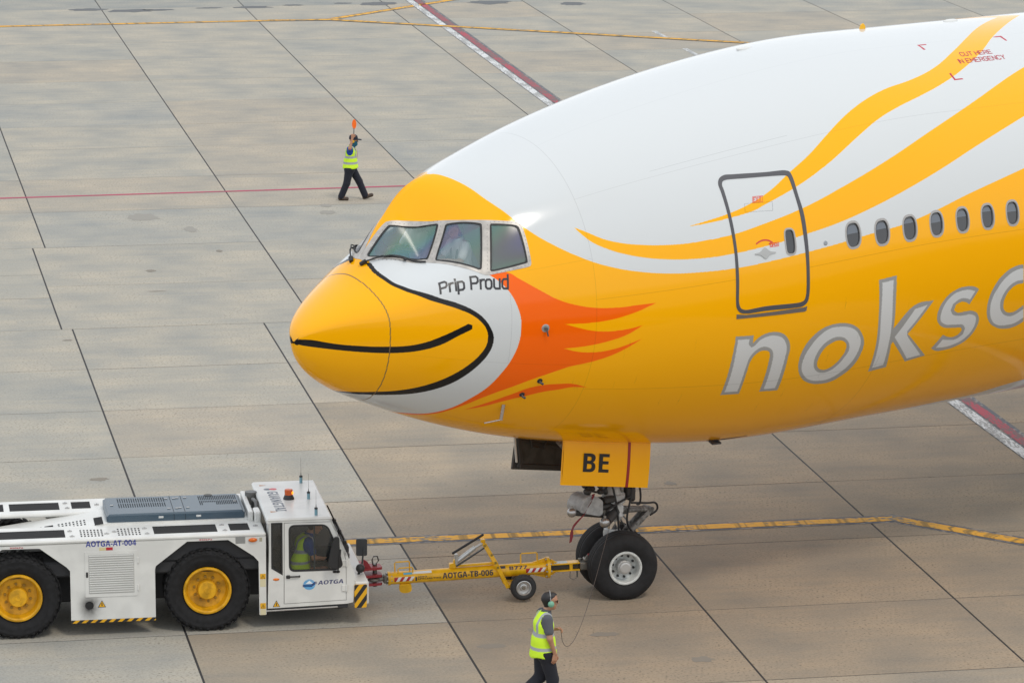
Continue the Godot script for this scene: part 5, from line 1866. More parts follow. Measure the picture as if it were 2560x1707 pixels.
# Soot blown onto the paint around the exhaust: a disc that thins out to its edge.
func soot(parent: Node3D, c: Vector3, rx: float, ry: float) -> void:
	var n := FastNoiseLite.new()
	n.seed = 8
	n.frequency = 1.2
	var st := SurfaceTool.new()
	st.begin(Mesh.PRIMITIVE_TRIANGLES)
	var put := func(i: int, k: int) -> void:
		var r := k / 6.0
		var t := TAU * i / 28
		var a := pow(maxf(0.0, 1.0 - r), 1.9) * (0.85 + 0.5 * n.get_noise_2d(cos(t) * 2.0, sin(t) * 2.0 + r))
		st.set_color(Color(0.012, 0.011, 0.010, clampf(a, 0.0, 0.92) if k < 6 else 0.0))
		st.add_vertex(c + Vector3(cos(t) * rx * r, sin(t) * ry * r * (0.8 if sin(t) > 0.0 else 1.0), 0))
	for i in 28:
		for k in 6:
			for v: Array in [[i, k], [i + 1, k], [i + 1, k + 1], [i, k], [i + 1, k + 1], [i, k + 1]]:
				put.call(v[0], v[1])
	st.generate_normals()
	var m := mat(1, 1, 1, 0.8)
	m.vertex_color_use_as_albedo = true
	m.transparency = BaseMaterial3D.TRANSPARENCY_ALPHA
	obj("soot_stain", st.commit(), m, parent)

func build_cab(tug: Node3D, white: Material, shade: Material, black: Material, steel: Material, warn: Material, red: Material) -> void:
	var pane := glass(0.02, 0.03, 0.03, 0.14)
	var side := poly([0.945, 1.675, 1.875, 1.672, 2.09, 1.17, 2.235, 0.80, 2.205, 0.372, 2.10, 0.352, 0.905, 0.325])
	var quarter := poly([0.962, 1.655, 1.135, 1.655, 1.135, 0.835, 0.962, 0.945])
	var opening := poly([1.158, 1.648, 1.865, 1.645, 2.06, 1.17, 2.10, 1.02, 2.10, 0.408, 1.148, 0.385])
	var window := rounded(poly([1.225, 1.615, 1.815, 1.607, 1.985, 1.20, 2.005, 0.882, 1.228, 0.884]), 0.10, 6)
	var rim := rounded(poly([1.252, 1.588, 1.80, 1.582, 1.955, 1.19, 1.975, 0.91, 1.255, 0.911]), 0.085, 6)
	# near wall
	obj("cab_side", plate(side, [quarter, opening], -0.05, 0.0), white, tug)
	obj("quarter_window", Bag.new().prism(quarter, -0.035, -0.030).done(), pane, tug)
	obj("quarter_seal", plate(quarter, [poly([0.985, 1.632, 1.112, 1.632, 1.112, 0.875, 0.985, 0.957])], -0.04, 0.004), black, tug)
	# door, its window and fittings
	obj("door_gap", plate(opening, [window], -0.05, -0.02), mat(0.10, 0.10, 0.10, 0.8), tug)
	var inset := poly([1.166, 1.641, 1.860, 1.638, 2.053, 1.168, 2.093, 1.02, 2.093, 0.416, 1.156, 0.393])
	var door := obj("cab_door", plate(inset, [window], -0.02, 0.006), white, tug)
	obj("window_seal", plate(window, [rim], -0.022, 0.010), black, door)
	obj("door_window", Bag.new().prism(rim, -0.004, 0.0).done(), pane, door)
	var bar := Bag.new()
	bar.box(Vector3(1.615, 1.247, 0.003), Vector3(0.022, 0.675, 0.014))
	obj("window_bar", bar.done(), mat(0.03, 0.035, 0.033, 0.5), door)
	var handle := Bag.new()
	handle.box(Vector3(1.215, 0.81, 0.018), Vector3(0.06, 0.055, 0.03), 0.01)
	handle.box(Vector3(1.305, 0.813, 0.028), Vector3(0.17, 0.022, 0.02), 0.008)
	handle.box(Vector3(1.385, 0.813, 0.018), Vector3(0.022, 0.03, 0.03), 0.006)
	obj("handle", handle.done(), black, door)
	for y: float in [0.99, 0.60]:
		var b := Bag.new()
		b.box(Vector3(2.075, y, 0.014), Vector3(0.10, 0.105, 0.018), 0.008)
		b.cyl(Vector3(2.10, y - 0.05, 0.022), Vector3(2.10, y + 0.05, 0.022), 0.014, -1.0, 8)
		obj("hinge", b.done(), white, door)
	# badge on the door: a striped blue disc with a folded ribbon, and the name
	var sky := mat(0.02, 0.30, 0.62, 0.4)
	var navy := mat(0.022, 0.028, 0.13, 0.4)
	var disc := PackedVector2Array()
	for i in 36:
		disc.append(Vector2(1.535 + cos(TAU * i / 36) * 0.092, 0.675 + sin(TAU * i / 36) * 0.082))
	for i in 9:
		var y := 0.590 + i * 0.0195
		for part in Geometry2D.intersect_polygons(disc, rect(1.4, y, 1.7, y + 0.0145)):
			obj("badge_bar", Bag.new().prism(part, 0.006, 0.0075).done(), sky, door)
	for k in 2:
		var o := -0.022 * k
		obj("badge_ribbon", Bag.new().prism(poly([1.435, 0.664 + o, 1.575, 0.664 + o, 1.625, 0.705 + o, 1.648, 0.705 + o, 1.648, 0.717 + o, 1.618, 0.717 + o, 1.570, 0.678 + o, 1.435, 0.678 + o]), 0.0078, 0.009).done(), navy, door)
	obj("badge_roof", Bag.new().prism(poly([1.480, 0.690, 1.536, 0.738, 1.592, 0.690]), 0.0078, 0.009).done(), mat(0.75, 0.78, 0.8, 0.4), door)
	lettering(door, "AOTGA", navy, Vector3(1.665, 0.668, 0.007), Vector3(0.385, 0.012, 0), Vector3(0.012, 0.062, 0))
	# rest of the shell
	var roof := Bag.new()
	roof.box(Vector3(1.395, 1.69, -1.15), Vector3(0.985, 0.055, 2.32), 0.025)
	roof.box(Vector3(0.93, 1.655, -1.15), Vector3(0.05, 0.06, 2.30), 0.015)
	var roof_o := obj("cab_roof", roof.done(), white, tug)
	obj("cab_far_side", plate(side, [rounded(poly([1.05, 1.60, 1.80, 1.59, 1.97, 1.20, 1.98, 0.95, 1.05, 0.95]), 0.06)], -2.30, -2.26), white, tug)
	obj("far_window", Bag.new().prism(rounded(poly([1.05, 1.60, 1.80, 1.59, 1.97, 1.20, 1.98, 0.95, 1.05, 0.95]), 0.06), -2.285, -2.28).done(), pane, tug)
	var rear := Transform3D(Basis(Vector3(0, 0, 1), Vector3(0, 1, 0), Vector3(-1, 0, 0)), Vector3(0.95, 0, 0))
	obj("cab_rear_wall", plate(rect(-2.26, 0.33, -0.05, 1.66), [rect(-1.95, 1.15, -0.35, 1.55)], -0.02, 0.02, rear), white, tug)
	obj("rear_window", Bag.new().prism(rect(-1.95, 1.15, -0.35, 1.55), -0.003, 0.003, rear).done(), pane, tug)
	# sloping windscreen and nose
	var top := Vector3(1.873, 1.67, 0)
	var low := Vector3(2.115, 1.105, 0)
	var up := (top - low).normalized()
	var front := Transform3D(Basis(Vector3(0, 0, -1), up, Vector3(0, 0, -1).cross(up)), low)
	var l := top.distance_to(low)
	obj("windscreen_frame", plate(rect(0.0, 0.0, 2.30, l), [rounded(rect(0.09, 0.05, 2.21, l - 0.05), 0.05)], -0.03, 0.005, front), white, tug)
	obj("windscreen", Bag.new().prism(rounded(rect(0.09, 0.05, 2.21, l - 0.05), 0.05), -0.012, -0.006, front).done(), pane, tug)
	for z: float in [-0.55, -1.2, -1.85]:
		var wp := Bag.new()
		var c := low + up * 0.02 + Vector3(0.03, 0, z)
		wp.tube([c, c + up * 0.1 + Vector3(0.03, 0, 0.02), c + up * 0.36 + Vector3(0.02, 0, 0.16)], 0.012, 6)
		wp.box(c + up * 0.04 + Vector3(0.02, 0, 0), Vector3(0.06, 0.07, 0.09), 0.01)
		obj("wiper", wp.done(), black, tug)
	var nose := Bag.new()
	nose.prism(poly([2.085, 1.13, 2.118, 1.105, 2.235, 0.80, 2.205, 0.372, 2.15, 0.36, 2.17, 0.80]), -2.30, -0.001)
	obj("cab_nose", nose.done(), white, tug)
	for p: Array in [[1.02, -0.32], [0.97, -0.62], [0.92, -1.1], [0.97, -1.7]]:
		var lamp := Bag.new()
		var c := Vector3(2.13 + (1.1 - p[0]) * 0.38, p[0], p[1])
		lamp.box(c, Vector3(0.05, 0.09, 0.12), 0.015)
		obj("headlamp", lamp.done(), mat(0.12, 0.12, 0.125, 0.15, 0.5), tug)
	# floor, seat, wheel
	var floor_b := Bag.new()
	floor_b.box(Vector3(1.55, 0.37, -1.15), Vector3(1.2, 0.05, 2.2))
	floor_b.box(Vector3(1.5, 0.31, -0.6), Vector3(1.25, 0.06, 1.15), 0.01)
	obj("cab_floor", floor_b.done(), shade, tug)
	var step := Bag.new()
	step.box(Vector3(1.42, 0.292, -0.03), Vector3(1.1, 0.022, 0.05), 0.006, Basis(Vector3.BACK, 0.02))
	obj("step", step.done(), steel, tug)
	var seat := Bag.new()
	seat.box(Vector3(1.42, 0.66, -0.55), Vector3(0.48, 0.12, 0.48), 0.04)
	seat.box(Vector3(1.22, 0.98, -0.55), Vector3(0.12, 0.62, 0.46), 0.04, Basis(Vector3.BACK, 0.12))
	seat.box(Vector3(1.42, 0.5, -0.55), Vector3(0.36, 0.26, 0.36), 0.02)
	seat.box(Vector3(1.3, 0.7, -1.65), Vector3(0.5, 0.6, 0.5), 0.04)
	obj("seat", seat.done(), mat(0.03, 0.032, 0.035, 0.9), tug)
	var dash := Bag.new()
	dash.box(Vector3(2.02, 0.80, -1.15), Vector3(0.22, 0.4, 2.1), 0.04)
	obj("dashboard", dash.done(), mat(0.05, 0.05, 0.052, 0.7), tug)
	var wheel := Bag.new()
	var ring := []
	var tilt := Basis(Vector3.BACK, 0.6)
	for i in 25:
		ring.append(Vector3(1.87, 0.98, -0.55) + tilt * Vector3(cos(TAU * i / 24) * 0.18, 0, sin(TAU * i / 24) * 0.18))
	wheel.tube(ring, 0.014)
	wheel.cyl(Vector3(1.87, 0.98, -0.55), Vector3(2.0, 0.8, -0.55), 0.025)
	obj("steering_wheel", wheel.done(), black, tug)
	var board := Bag.new()
	board.box(Vector3(1.80, 0.93, -0.72), Vector3(0.24, 0.012, 0.18), 0.003, Basis(Vector3.BACK, 0.35))
	obj("red_folder", board.done(), mat(0.38, 0.03, 0.03, 0.5), tug)
	# roof fittings
	var amber := mat(0.55, 0.09, 0.008, 0.12)
	var base := Bag.new()
	var bc := Vector3(1.36, 1.716, -1.16)
	base.cyl(bc, bc + Vector3(0, 0.02, 0), 0.085, -1.0, 24)
	base.cyl(bc + Vector3(0, 0.02, 0), bc + Vector3(0, 0.07, 0), 0.082, 0.062, 24)
	var beacon := obj("beacon", base.done(), black, tug)
	var dome := Bag.new()
	dome.lathe([Vector2(0.062, 0.07), Vector2(0.064, 0.14), Vector2(0.058, 0.155), Vector2(0.0, 0.162)], Transform3D(Basis(), bc), 24)
	obj("beacon_dome", dome.done(), amber, beacon)
	var bulb := Bag.new()
	bulb.ball(bc + Vector3(0.05, 0.105, 0.03), Vector3(0.022, 0.026, 0.022), 10)
	var glow := mat(0.9, 0.3, 0.02, 0.3)
	glow.emission_enabled = true
	glow.emission = Color(1.0, 0.55, 0.08)
	glow.emission_energy_multiplier = 1.6
	obj("beacon_lamp", bulb.done(), glow, beacon)
	for z: float in [-2.13, -1.11, -0.13]:
		var a := Bag.new()
		var c := Vector3(1.66, 1.716, z)
		a.cyl(c, c + Vector3(0, 0.095, 0), 0.024, -1.0, 14)
		var ant := obj("antenna", a.done(), mat(0.16, 0.30, 0.36, 0.3), tug)
		var t := Bag.new()
		t.cyl(c + Vector3(0, 0.095, 0), c + Vector3(0, 0.118, 0), 0.026, -1.0, 14)
		t.cyl(c + Vector3(0, 0.118, 0), c + Vector3(0, 0.17, 0), 0.007, 0.004, 6)
		t.cyl(c + Vector3(0, 0.17, 0), c + Vector3(0.0, 0.40, 0), 0.0022, 0.0015, 5)
		obj("whip", t.done(), black, ant)
	# name across the roof, reading along the cab's width
	lettering(roof_o, "GUANGTAI", mat(0.10, 0.115, 0.15, 0.4), Vector3(1.07, 1.7185, -1.66), Vector3(0.02, 0, 1.22), Vector3(0.165, 0, 0))
	var em := Bag.new()
	em.cyl(Vector3(1.10, 1.717, -1.80), Vector3(1.10, 1.7185, -1.80), 0.06, -1.0, 20)
	obj("roof_badge", em.done(), mat(0.08, 0.09, 0.12, 0.4), roof_o)
	var em2 := Bag.new()
	em2.cyl(Vector3(1.185, 1.717, -1.80), Vector3(1.185, 1.719, -1.80), 0.06, -1.0, 20)
	obj("roof_badge", em2.done(), mat(0.55, 0.03, 0.04, 0.4), roof_o)
	for z: float in [-2.05, -0.42]:
		obj("lift_mark", Bag.new().prism(poly([1.0, z - 0.035, 1.0, z + 0.035, 1.10, z]), -1.7195, -1.7175, Transform3D(Basis(Vector3(1, 0, 0), Vector3(0, 0, 1), Vector3(0, -1, 0)), Vector3.ZERO)).done(), mat(0.45, 0.18, 0.05, 0.5), roof_o)
	var marker := Bag.new()
	marker.ball(Vector3(1.035, 0.775, 0.002), Vector3(0.05, 0.021, 0.012), 12)
	obj("marker_lamp", marker.done(), mat(0.70, 0.17, 0.01, 0.2), tug)
	# bumper with chevron end plates, mirrors, horn, hitch
	var bumper := Bag.new()
	bumper.box(Vector3(2.335, 0.50, -1.15), Vector3(0.22, 0.36, 2.28), 0.02)
	bumper.box(Vector3(2.30, 0.335, -1.15), Vector3(0.16, 0.06, 2.1), 0.01)
	obj("bumper", bumper.done(), white, tug)
	var plate_o := rounded(poly([2.222, 0.285, 2.405, 0.285, 2.412, 0.645, 2.218, 0.645]), 0.02)
	var chev := obj("chevron_plate", Bag.new().prism(plate_o, 0.0, 0.02).done(), warn, tug)
	stripes(chev, plate_o, 0.145, 0.72, 0.02, Transform3D(), "black_bar", black)
	for s: Array in [[1.905, 1.18, 0.13, 0.53, 0.14], ]:
		var m := Bag.new()
		m.prism(rounded(poly([1.80, 1.02, 1.86, 1.30, 1.90, 1.43, 1.975, 1.44, 1.985, 1.20, 2.03, 1.00, 1.98, 0.95, 1.86, 0.95]), 0.05), 0.10, 0.16)
		m.tube([Vector3(1.945, 0.86, 0.01), Vector3(1.95, 0.88, 0.12), Vector3(1.97, 1.0, 0.17), Vector3(1.99, 1.25, 0.17)], 0.014, 7)
		m.box(Vector3(1.945, 0.862, 0.016), Vector3(0.11, 0.035, 0.03), 0.01)
		obj("mirror", m.done(), black, tug)
	var far := Bag.new()
	var fx := Transform3D(Basis(Vector3.UP, -0.15), Vector3(2.46, 0.96, -0.98))
	far.prism(rounded(rect(-0.085, -0.135, 0.085, 0.135), 0.03), -0.025, 0.02, fx)
	far.tube([Vector3(2.45, 0.58, -0.95), Vector3(2.49, 0.95, -0.96)], 0.014, 7)
	obj("mirror", far.done(), mat(0.05, 0.055, 0.06, 0.35), tug)
	var horn := Bag.new()
	horn.ball(Vector3(2.37, 0.77, -0.45), Vector3(0.07, 0.07, 0.07), 16)
	horn.cyl(Vector3(2.34, 0.66, -0.45), Vector3(2.36, 0.74, -0.45), 0.02)
	obj("horn", horn.done(), black, tug)
	var hitch := Bag.new()
	for y: float in [0.58, 0.46, 0.33]:
		hitch.prism(rounded(poly([2.42, -1.34, 2.78, -1.30, 2.80, -1.08, 2.42, -1.02]), 0.05), y - 0.02, y + 0.02, Transform3D(Basis(Vector3(1, 0, 0), Vector3(0, 0, 1), Vector3(0, 1, 0)), Vector3.ZERO))
	hitch.box(Vector3(2.47, 0.46, -1.18), Vector3(0.07, 0.36, 0.36), 0.01)
	hitch.prism(poly([2.50, 0.60, 2.62, 0.60, 2.56, 0.70, 2.50, 0.74]), -1.1, -1.06)
	obj("hitch", hitch.done(), mat(0.30, 0.022, 0.03, 0.45), tug)
	var pin := Bag.new()
	pin.cyl(Vector3(2.69, 0.27, -1.18), Vector3(2.69, 0.63, -1.18), 0.035)
	pin.tube([Vector3(2.66, 0.62, -1.18), Vector3(2.65, 0.70, -1.18), Vector3(2.67, 0.75, -1.18), Vector3(2.73, 0.75, -1.18), Vector3(2.75, 0.68, -1.18), Vector3(2.71, 0.63, -1.18)], 0.013, 7)
	obj("hitch_pin", pin.done(), mat(0.14, 0.14, 0.13, 0.4, 0.6), tug)

# ------------------------------------------------------------------ the tow bar; local x runs along it towards the nose wheels
func build_tow_bar() -> void:
	var bar := thing("tow_bar", "long yellow tow bar with small wheels between the tug and the nose gear", "tow bar", Vector3(5.89, 0, 0), -deg_to_rad(26.6))
	var yellow := tinted(mat(0.88, 0.48, 0.01, 0.3), grime(256, 0.01, 0.9, 0.06, 81), Vector3(1.5, 1.5, 1.5), true)
	var steel := mat(0.42, 0.42, 0.41, 0.3, 0.7)
	var black := mat(0.02, 0.02, 0.022, 0.6)
	var white := mat(0.72, 0.72, 0.70, 0.4)
	var red := mat(0.42, 0.02, 0.025, 0.4)
	var ink := mat(0.03, 0.03, 0.05, 0.5)
	var a := Vector3(-3.445, 0.407, 0)
	var b := Vector3(-0.955, 0.470, 0)
	var d := (b - a).normalized()
	var up := Vector3(-d.y, d.x, 0)
	var at := func(t: float, h := 0.0, z := 0.0) -> Vector3:  # along the tube from its tug end, above its axis, to the viewer
		return a + d * t + up * h + Vector3(0, 0, z)
	var r := 0.099
	obj("tube", Bag.new().cyl(a, b, r, r, 32).done(), yellow, bar)
	for t: float in [0.0, 2.50]:
		var fl := Bag.new()
		fl.cyl(at.call(t - 0.022), at.call(t + 0.022), 0.108 if t < 1.0 else 0.168, -1.0, 32)
		var flange := obj("flange", fl.done(), yellow, bar)
		for i in 8:
			var k := TAU * i / 8 + 0.2
			var rr := 0.09 if t < 1.0 else 0.143
			var bolt := Bag.new()
			var c: Vector3 = at.call(t, cos(k) * rr, sin(k) * rr)
			bolt.cyl(c - d * 0.045, c + d * 0.045, 0.014, -1.0, 6)
			obj("bolt", bolt.done(), steel, flange)
	# eye at the tug end
	var eye := Bag.new()
	eye.cyl(at.call(-0.16), at.call(0.0), 0.035)
	var loop := []
	for i in 17:
		loop.append(at.call(-0.235 + cos(TAU * i / 16) * 0.07, 0.0, sin(TAU * i / 16) * 0.07))
	eye.tube(loop, 0.026, 8)
	eye.box(at.call(-0.05), Vector3(0.09, 0.13, 0.13), 0.02)
	obj("tow_eye", eye.done(), mat(0.20, 0.19, 0.17, 0.45, 0.6), bar)
	# stiffening fins and the fork head at the aircraft end
	var fork := Bag.new()
	for s: float in [-1.0, 1.0]:
		fork.box(at.call(2.75, 0.055 * s), Vector3(0.50, 0.022, 0.17), 0.006, Basis(d, up, Vector3.BACK))
		fork.prism(poly([2.50, 0.168 * s, 2.66, 0.066 * s, 2.50, 0.066 * s]), -0.012, 0.012, Transform3D(Basis(d, up, Vector3.BACK), a))
		fork.prism(poly([2.48, 0.165 * s, 2.25, 0.098 * s, 2.48, 0.09 * s]), -0.012, 0.012, Transform3D(Basis(d, up, Vector3.BACK), a))
	fork.box(at.call(2.86), Vector3(0.05, 0.12, 0.16), 0.005, Basis(d, up, Vector3.BACK))
	obj("fork", fork.done(), yellow, bar)
	var inner := Bag.new()
	inner.box(at.call(2.76), Vector3(0.46, 0.085, 0.10), 0.01, Basis(d, up, Vector3.BACK))
	obj("shear_block", inner.done(), mat(0.05, 0.045, 0.035, 0.5, 0.4), bar)
	var label := Bag.new()
	label.box(at.call(2.70, 0.0672), Vector3(0.22, 0.002, 0.12), 0.0, Basis(d, up, Vector3.BACK))
	obj("plate", label.done(), mat(0.50, 0.56, 0.58, 0.5), bar)
	var head := Bag.new()
	head.box(at.call(3.26, 0.0), Vector3(0.52, 0.12, 0.20), 0.02, Basis(d, up, Vector3.BACK))
	head.box(at.call(3.18, 0.09, 0.0), Vector3(0.22, 0.05, 0.16), 0.015, Basis(d, up, Vector3.BACK))
	head.cyl(at.call(3.02, -0.02, -0.04), at.call(3.02, 0.10, -0.04), 0.03)
	head.tube([at.call(3.08, 0.10, 0.05), at.call(3.12, 0.16, 0.05), at.call(3.26, 0.17, 0.05), at.call(3.30, 0.12, 0.05)], 0.014)
	obj("coupling", head.done(), mat(0.20, 0.19, 0.17, 0.4, 0.6), bar)
	var grip := Bag.new()
	grip.tube([at.call(3.13, 0.172, 0.05), at.call(3.26, 0.175, 0.05)], 0.022)
	obj("release_grip", grip.done(), mat(0.28, 0.03, 0.04, 0.5), bar)
	var wire := Bag.new()
	wire.tube([at.call(2.84, -0.07, 0.09), at.call(2.83, -0.16, 0.10), at.call(2.88, -0.20, 0.10), at.call(2.95, -0.17, 0.09), at.call(2.94, -0.08, 0.08)], 0.005, 5)
	wire.cyl(at.call(2.95, -0.06, 0.09), at.call(2.95, -0.16, 0.09), 0.012)
	obj("pin_lanyard", wire.done(), mat(0.10, 0.10, 0.09, 0.5, 0.4), bar)
	# grab handles
	for h: Array in [[0.10, 0.33, 0.055, 0.13], [0.14, 0.37, 0.06, 0.05], [2.08, 2.34, 0.06, 0.13]]:
		var g := Bag.new()
		var z: float = 0.05 if h[3] < 0.1 else -0.02
		g.tube([at.call(h[0], 0.08, z), at.call(h[0], 0.10 + h[3], z), at.call(h[0] + 0.015, 0.115 + h[3], z), at.call(h[1] - 0.015, 0.115 + h[3], z), at.call(h[1], 0.10 + h[3], z), at.call(h[1], 0.08, z)], 0.011)
		obj("grab_handle", g.done(), yellow, bar)
	var stand := Bag.new()
	stand.prism(rounded(poly([0.15, -0.09, 0.34, -0.09, 0.345, -0.20, 0.30, -0.235, 0.20, -0.235, 0.15, -0.20]), 0.03), -0.015, 0.015, Transform3D(Basis(d, up, Vector3.BACK), a + Vector3(0, 0, 0.05)))
	obj("stand_foot", stand.done(), yellow, bar)
	# lift gear: cross beam, rocking legs, pump and its lever, wheels
	var beam := Bag.new()
	beam.box(at.call(1.32, 0.128), Vector3(0.66, 0.035, 0.06), 0.006, Basis(d, up, Vector3.BACK))
	beam.box(at.call(1.0, 0.135), Vector3(0.10, 0.08, 0.10), 0.01, Basis(d, up, Vector3.BACK))
	beam.box(at.call(1.04, 0.17), Vector3(0.05, 0.12, 0.07), 0.01, Basis(d, up, Vector3.BACK))
	obj("lift_beam", beam.done(), yellow, bar)
	var legs := Bag.new()
	for z: float in [0.135, -0.135]:
		var top: Vector3 = at.call(1.50, 0.455, z * 0.5)
		var knee: Vector3 = at.call(1.66, 0.16, z)
		var foot: Vector3 = at.call(1.84, -0.235, z)
		for p: Array in [[top, knee], [knee, foot]]:
			var v: Vector3 = (p[1] - p[0])
			var u := v.normalized()
			var side := u.cross(Vector3.BACK).normalized()
			legs.box((p[0] + p[1]) * 0.5, Vector3(v.length() + 0.03, 0.062, 0.016), 0.004, Basis(u, -side, Vector3.BACK))
		legs.box(foot + Vector3(0.06, 0.01, 0), Vector3(0.16, 0.05, 0.03), 0.005)
	legs.cyl(at.call(1.50, 0.455, -0.09), at.call(1.50, 0.455, 0.09), 0.028)
	legs.box(at.call(1.485, 0.50), Vector3(0.07, 0.05, 0.09), 0.01)
	obj("lift_leg", legs.done(), yellow, bar)
	for p: Array in [[1.50, 0.44, 0.095], [1.655, 0.17, 0.15], [1.69, 0.09, 0.15], [1.60, 0.29, 0.12]]:
		var bolt := Bag.new()
		var c: Vector3 = at.call(p[0], p[1], p[2] - 0.03)
		bolt.cyl(c, c + Vector3(0, 0, 0.035), 0.02, -1.0, 10)
		obj("pivot_bolt", bolt.done(), mat(0.30, 0.22, 0.05, 0.4, 0.5), bar)
	var pump := Bag.new()
	pump.cyl(at.call(1.07, 0.20, 0.01), at.call(1.36, 0.40, 0.01), 0.036, -1.0, 18)
	pump.cyl(at.call(1.36, 0.40, 0.01), at.call(1.50, 0.47, 0.01), 0.018, -1.0, 10)
	pump.box(at.call(1.06, 0.23, 0.01), Vector3(0.05, 0.18, 0.08), 0.01)
	obj("hand_pump", pump.done(), mat(0.50, 0.51, 0.50, 0.28, 0.6), bar)
	var arm := Bag.new()
	arm.box((at.call(1.06, 0.13, 0.05) + at.call(1.49, 0.40, 0.05)) * 0.5, Vector3(0.52, 0.026, 0.03), 0.005, Basis(Vector3.BACK, atan2(0.27, 0.43)))
	obj("pump_arm", arm.done(), mat(0.08, 0.083, 0.086, 0.4, 0.5), bar)
	var lever := Bag.new()
	lever.box((at.call(1.0, 0.325, 0.0) + at.call(1.50, 0.60, 0.0)) * 0.5, Vector3(0.575, 0.036, 0.036), 0.01, Basis(Vector3.BACK, atan2(0.275, 0.50) + 0.025))
	obj("pump_lever", lever.done(), black, bar)
	for z: float in [0.24, -0.24]:
		var c: Vector3 = Vector3(at.call(2.07).x, 0.235, z)
		var s := signf(z)
		var xf := Transform3D(Basis(Vector3(1, 0, 0), Vector3(0, 0, s), Vector3(0, -s, 0)), c)
		var tyre := Bag.new()
		var prof := []
		for v: Array in [[0.115, -0.055], [0.14, -0.068], [0.175, -0.066], [0.196, -0.045], [0.203, -0.02], [0.203, 0.02], [0.196, 0.045], [0.175, 0.066], [0.14, 0.068], [0.115, 0.055]]:
			prof.append(Vector2(v[0], v[1]))
		tyre.turned(prof, xf, 40)
		var wheel := obj("bar_wheel", tyre.done(), mat(0.020, 0.020, 0.021, 0.7), bar)
		obj("rim", Bag.new().lathe([Vector2(0.116, 0.03), Vector2(0.118, 0.058), Vector2(0.108, 0.062), Vector2(0.098, 0.05), Vector2(0.092, 0.02), Vector2(0.06, 0.015), Vector2(0.055, 0.035), Vector2(0.045, 0.04), Vector2(0, 0.035)], xf, 28).done(), mat(0.50, 0.50, 0.49, 0.3, 0.7), wheel)
		obj("hub", Bag.new().lathe([Vector2(0.028, 0.035), Vector2(0.026, 0.065), Vector2(0, 0.068)], xf, 12).done(), mat(0.22, 0.20, 0.16, 0.4, 0.6), wheel)
	var axle := Bag.new()
	axle.cyl(Vector3(at.call(2.07).x, 0.235, -0.22), Vector3(at.call(2.07).x, 0.235, 0.22), 0.025)
	axle.box(Vector3(at.call(1.97).x, 0.235, 0), Vector3(0.22, 0.05, 0.30), 0.01)
	obj("axle", axle.done(), yellow, bar)
	# striped tape, stickers and lettering on the viewer's side of the tube
	var wrap := func(t0: float, t1: float, p0: float, p1: float, m: Material, called: String, lean := 0.0, lift := 0.001) -> void:  # patch of the tube between two angles from its top
		var bag := Bag.new()
		bag.sg(1)
		for i in 6:
			var q := []
			for k: float in [float(i) / 6.0, float(i + 1) / 6.0]:
				var ph := deg_to_rad(lerpf(p0, p1, k))
				for t: float in [t0, t1]:
					q.append(at.call(t - lean * k, cos(ph) * (r + lift), sin(ph) * (r + lift)))
			bag.quad(q[0], q[1], q[3], q[2])
		obj(called, bag.done(), m, bar)
	for k: Array in [[0.07, 0.37], [2.14, 2.44]]:
		wrap.call(k[0], k[1], 72.0, 112.0, red, "red_tape")
		for i in 3:
			var t: float = k[0] + 0.07 + i * 0.10
			wrap.call(t, t + 0.05, 72.0, 112.0, white, "white_bar", 0.045, 0.002)
	wrap.call(0.36, 0.66, 22.0, 50.0, mat(0.70, 0.72, 0.72, 0.4), "sticker")
	wrap.call(0.22, 0.355, 30.0, 52.0, mat(0.10, 0.42, 0.60, 0.4), "sticker")
	wrap.call(1.74, 1.82, 30.0, 58.0, mat(0.06, 0.06, 0.07, 0.4), "sticker")
	wrap.call(0.40, 0.425, 78.0, 118.0, ink, "sticker")
	var letters := func(text: String, t0: float, t1: float, ph0: float, ph1: float, m: Material, bold := true) -> void:
		var p0 := deg_to_rad(ph0)
		var p1 := deg_to_rad(ph1)
		var base: Vector3 = at.call(t0, cos(p0) * (r + 0.002), sin(p0) * (r + 0.002))
		var top: Vector3 = at.call(t0, cos(p1) * (r + 0.002), sin(p1) * (r + 0.002))
		lettering(bar, text, m, base + (up * cos((p0 + p1) * 0.5) + Vector3.BACK * sin((p0 + p1) * 0.5)) * (r * (1.0 - cos((p0 - p1) * 0.5)) + 0.001), d * (t1 - t0), top - base, bold)
	letters.call("AOTGA-TB-006", 0.825, 1.62, 112.0, 58.0, ink)
	letters.call("B777", 1.88, 2.16, 74.0, 42.0, mat(0.04, 0.03, 0.08, 0.5))
	letters.call("AERO", 0.435, 0.58, 86.0, 73.0, ink)
	letters.call("SPECIALTIES", 0.435, 0.80, 104.0, 91.0, ink)

# ------------------------------------------------------------------ people; local x is where they face, y up, z their right-hand side
const SKIN := Color(0.40, 0.205, 0.125)
const HAIR := Color(0.012, 0.011, 0.012)

func cap_bone(a: Vector3, b: Vector3, ra: float, rb := -1.0, k := 0.04) -> Array:
	return [a, b, ra, ra if rb < 0.0 else rb, k]

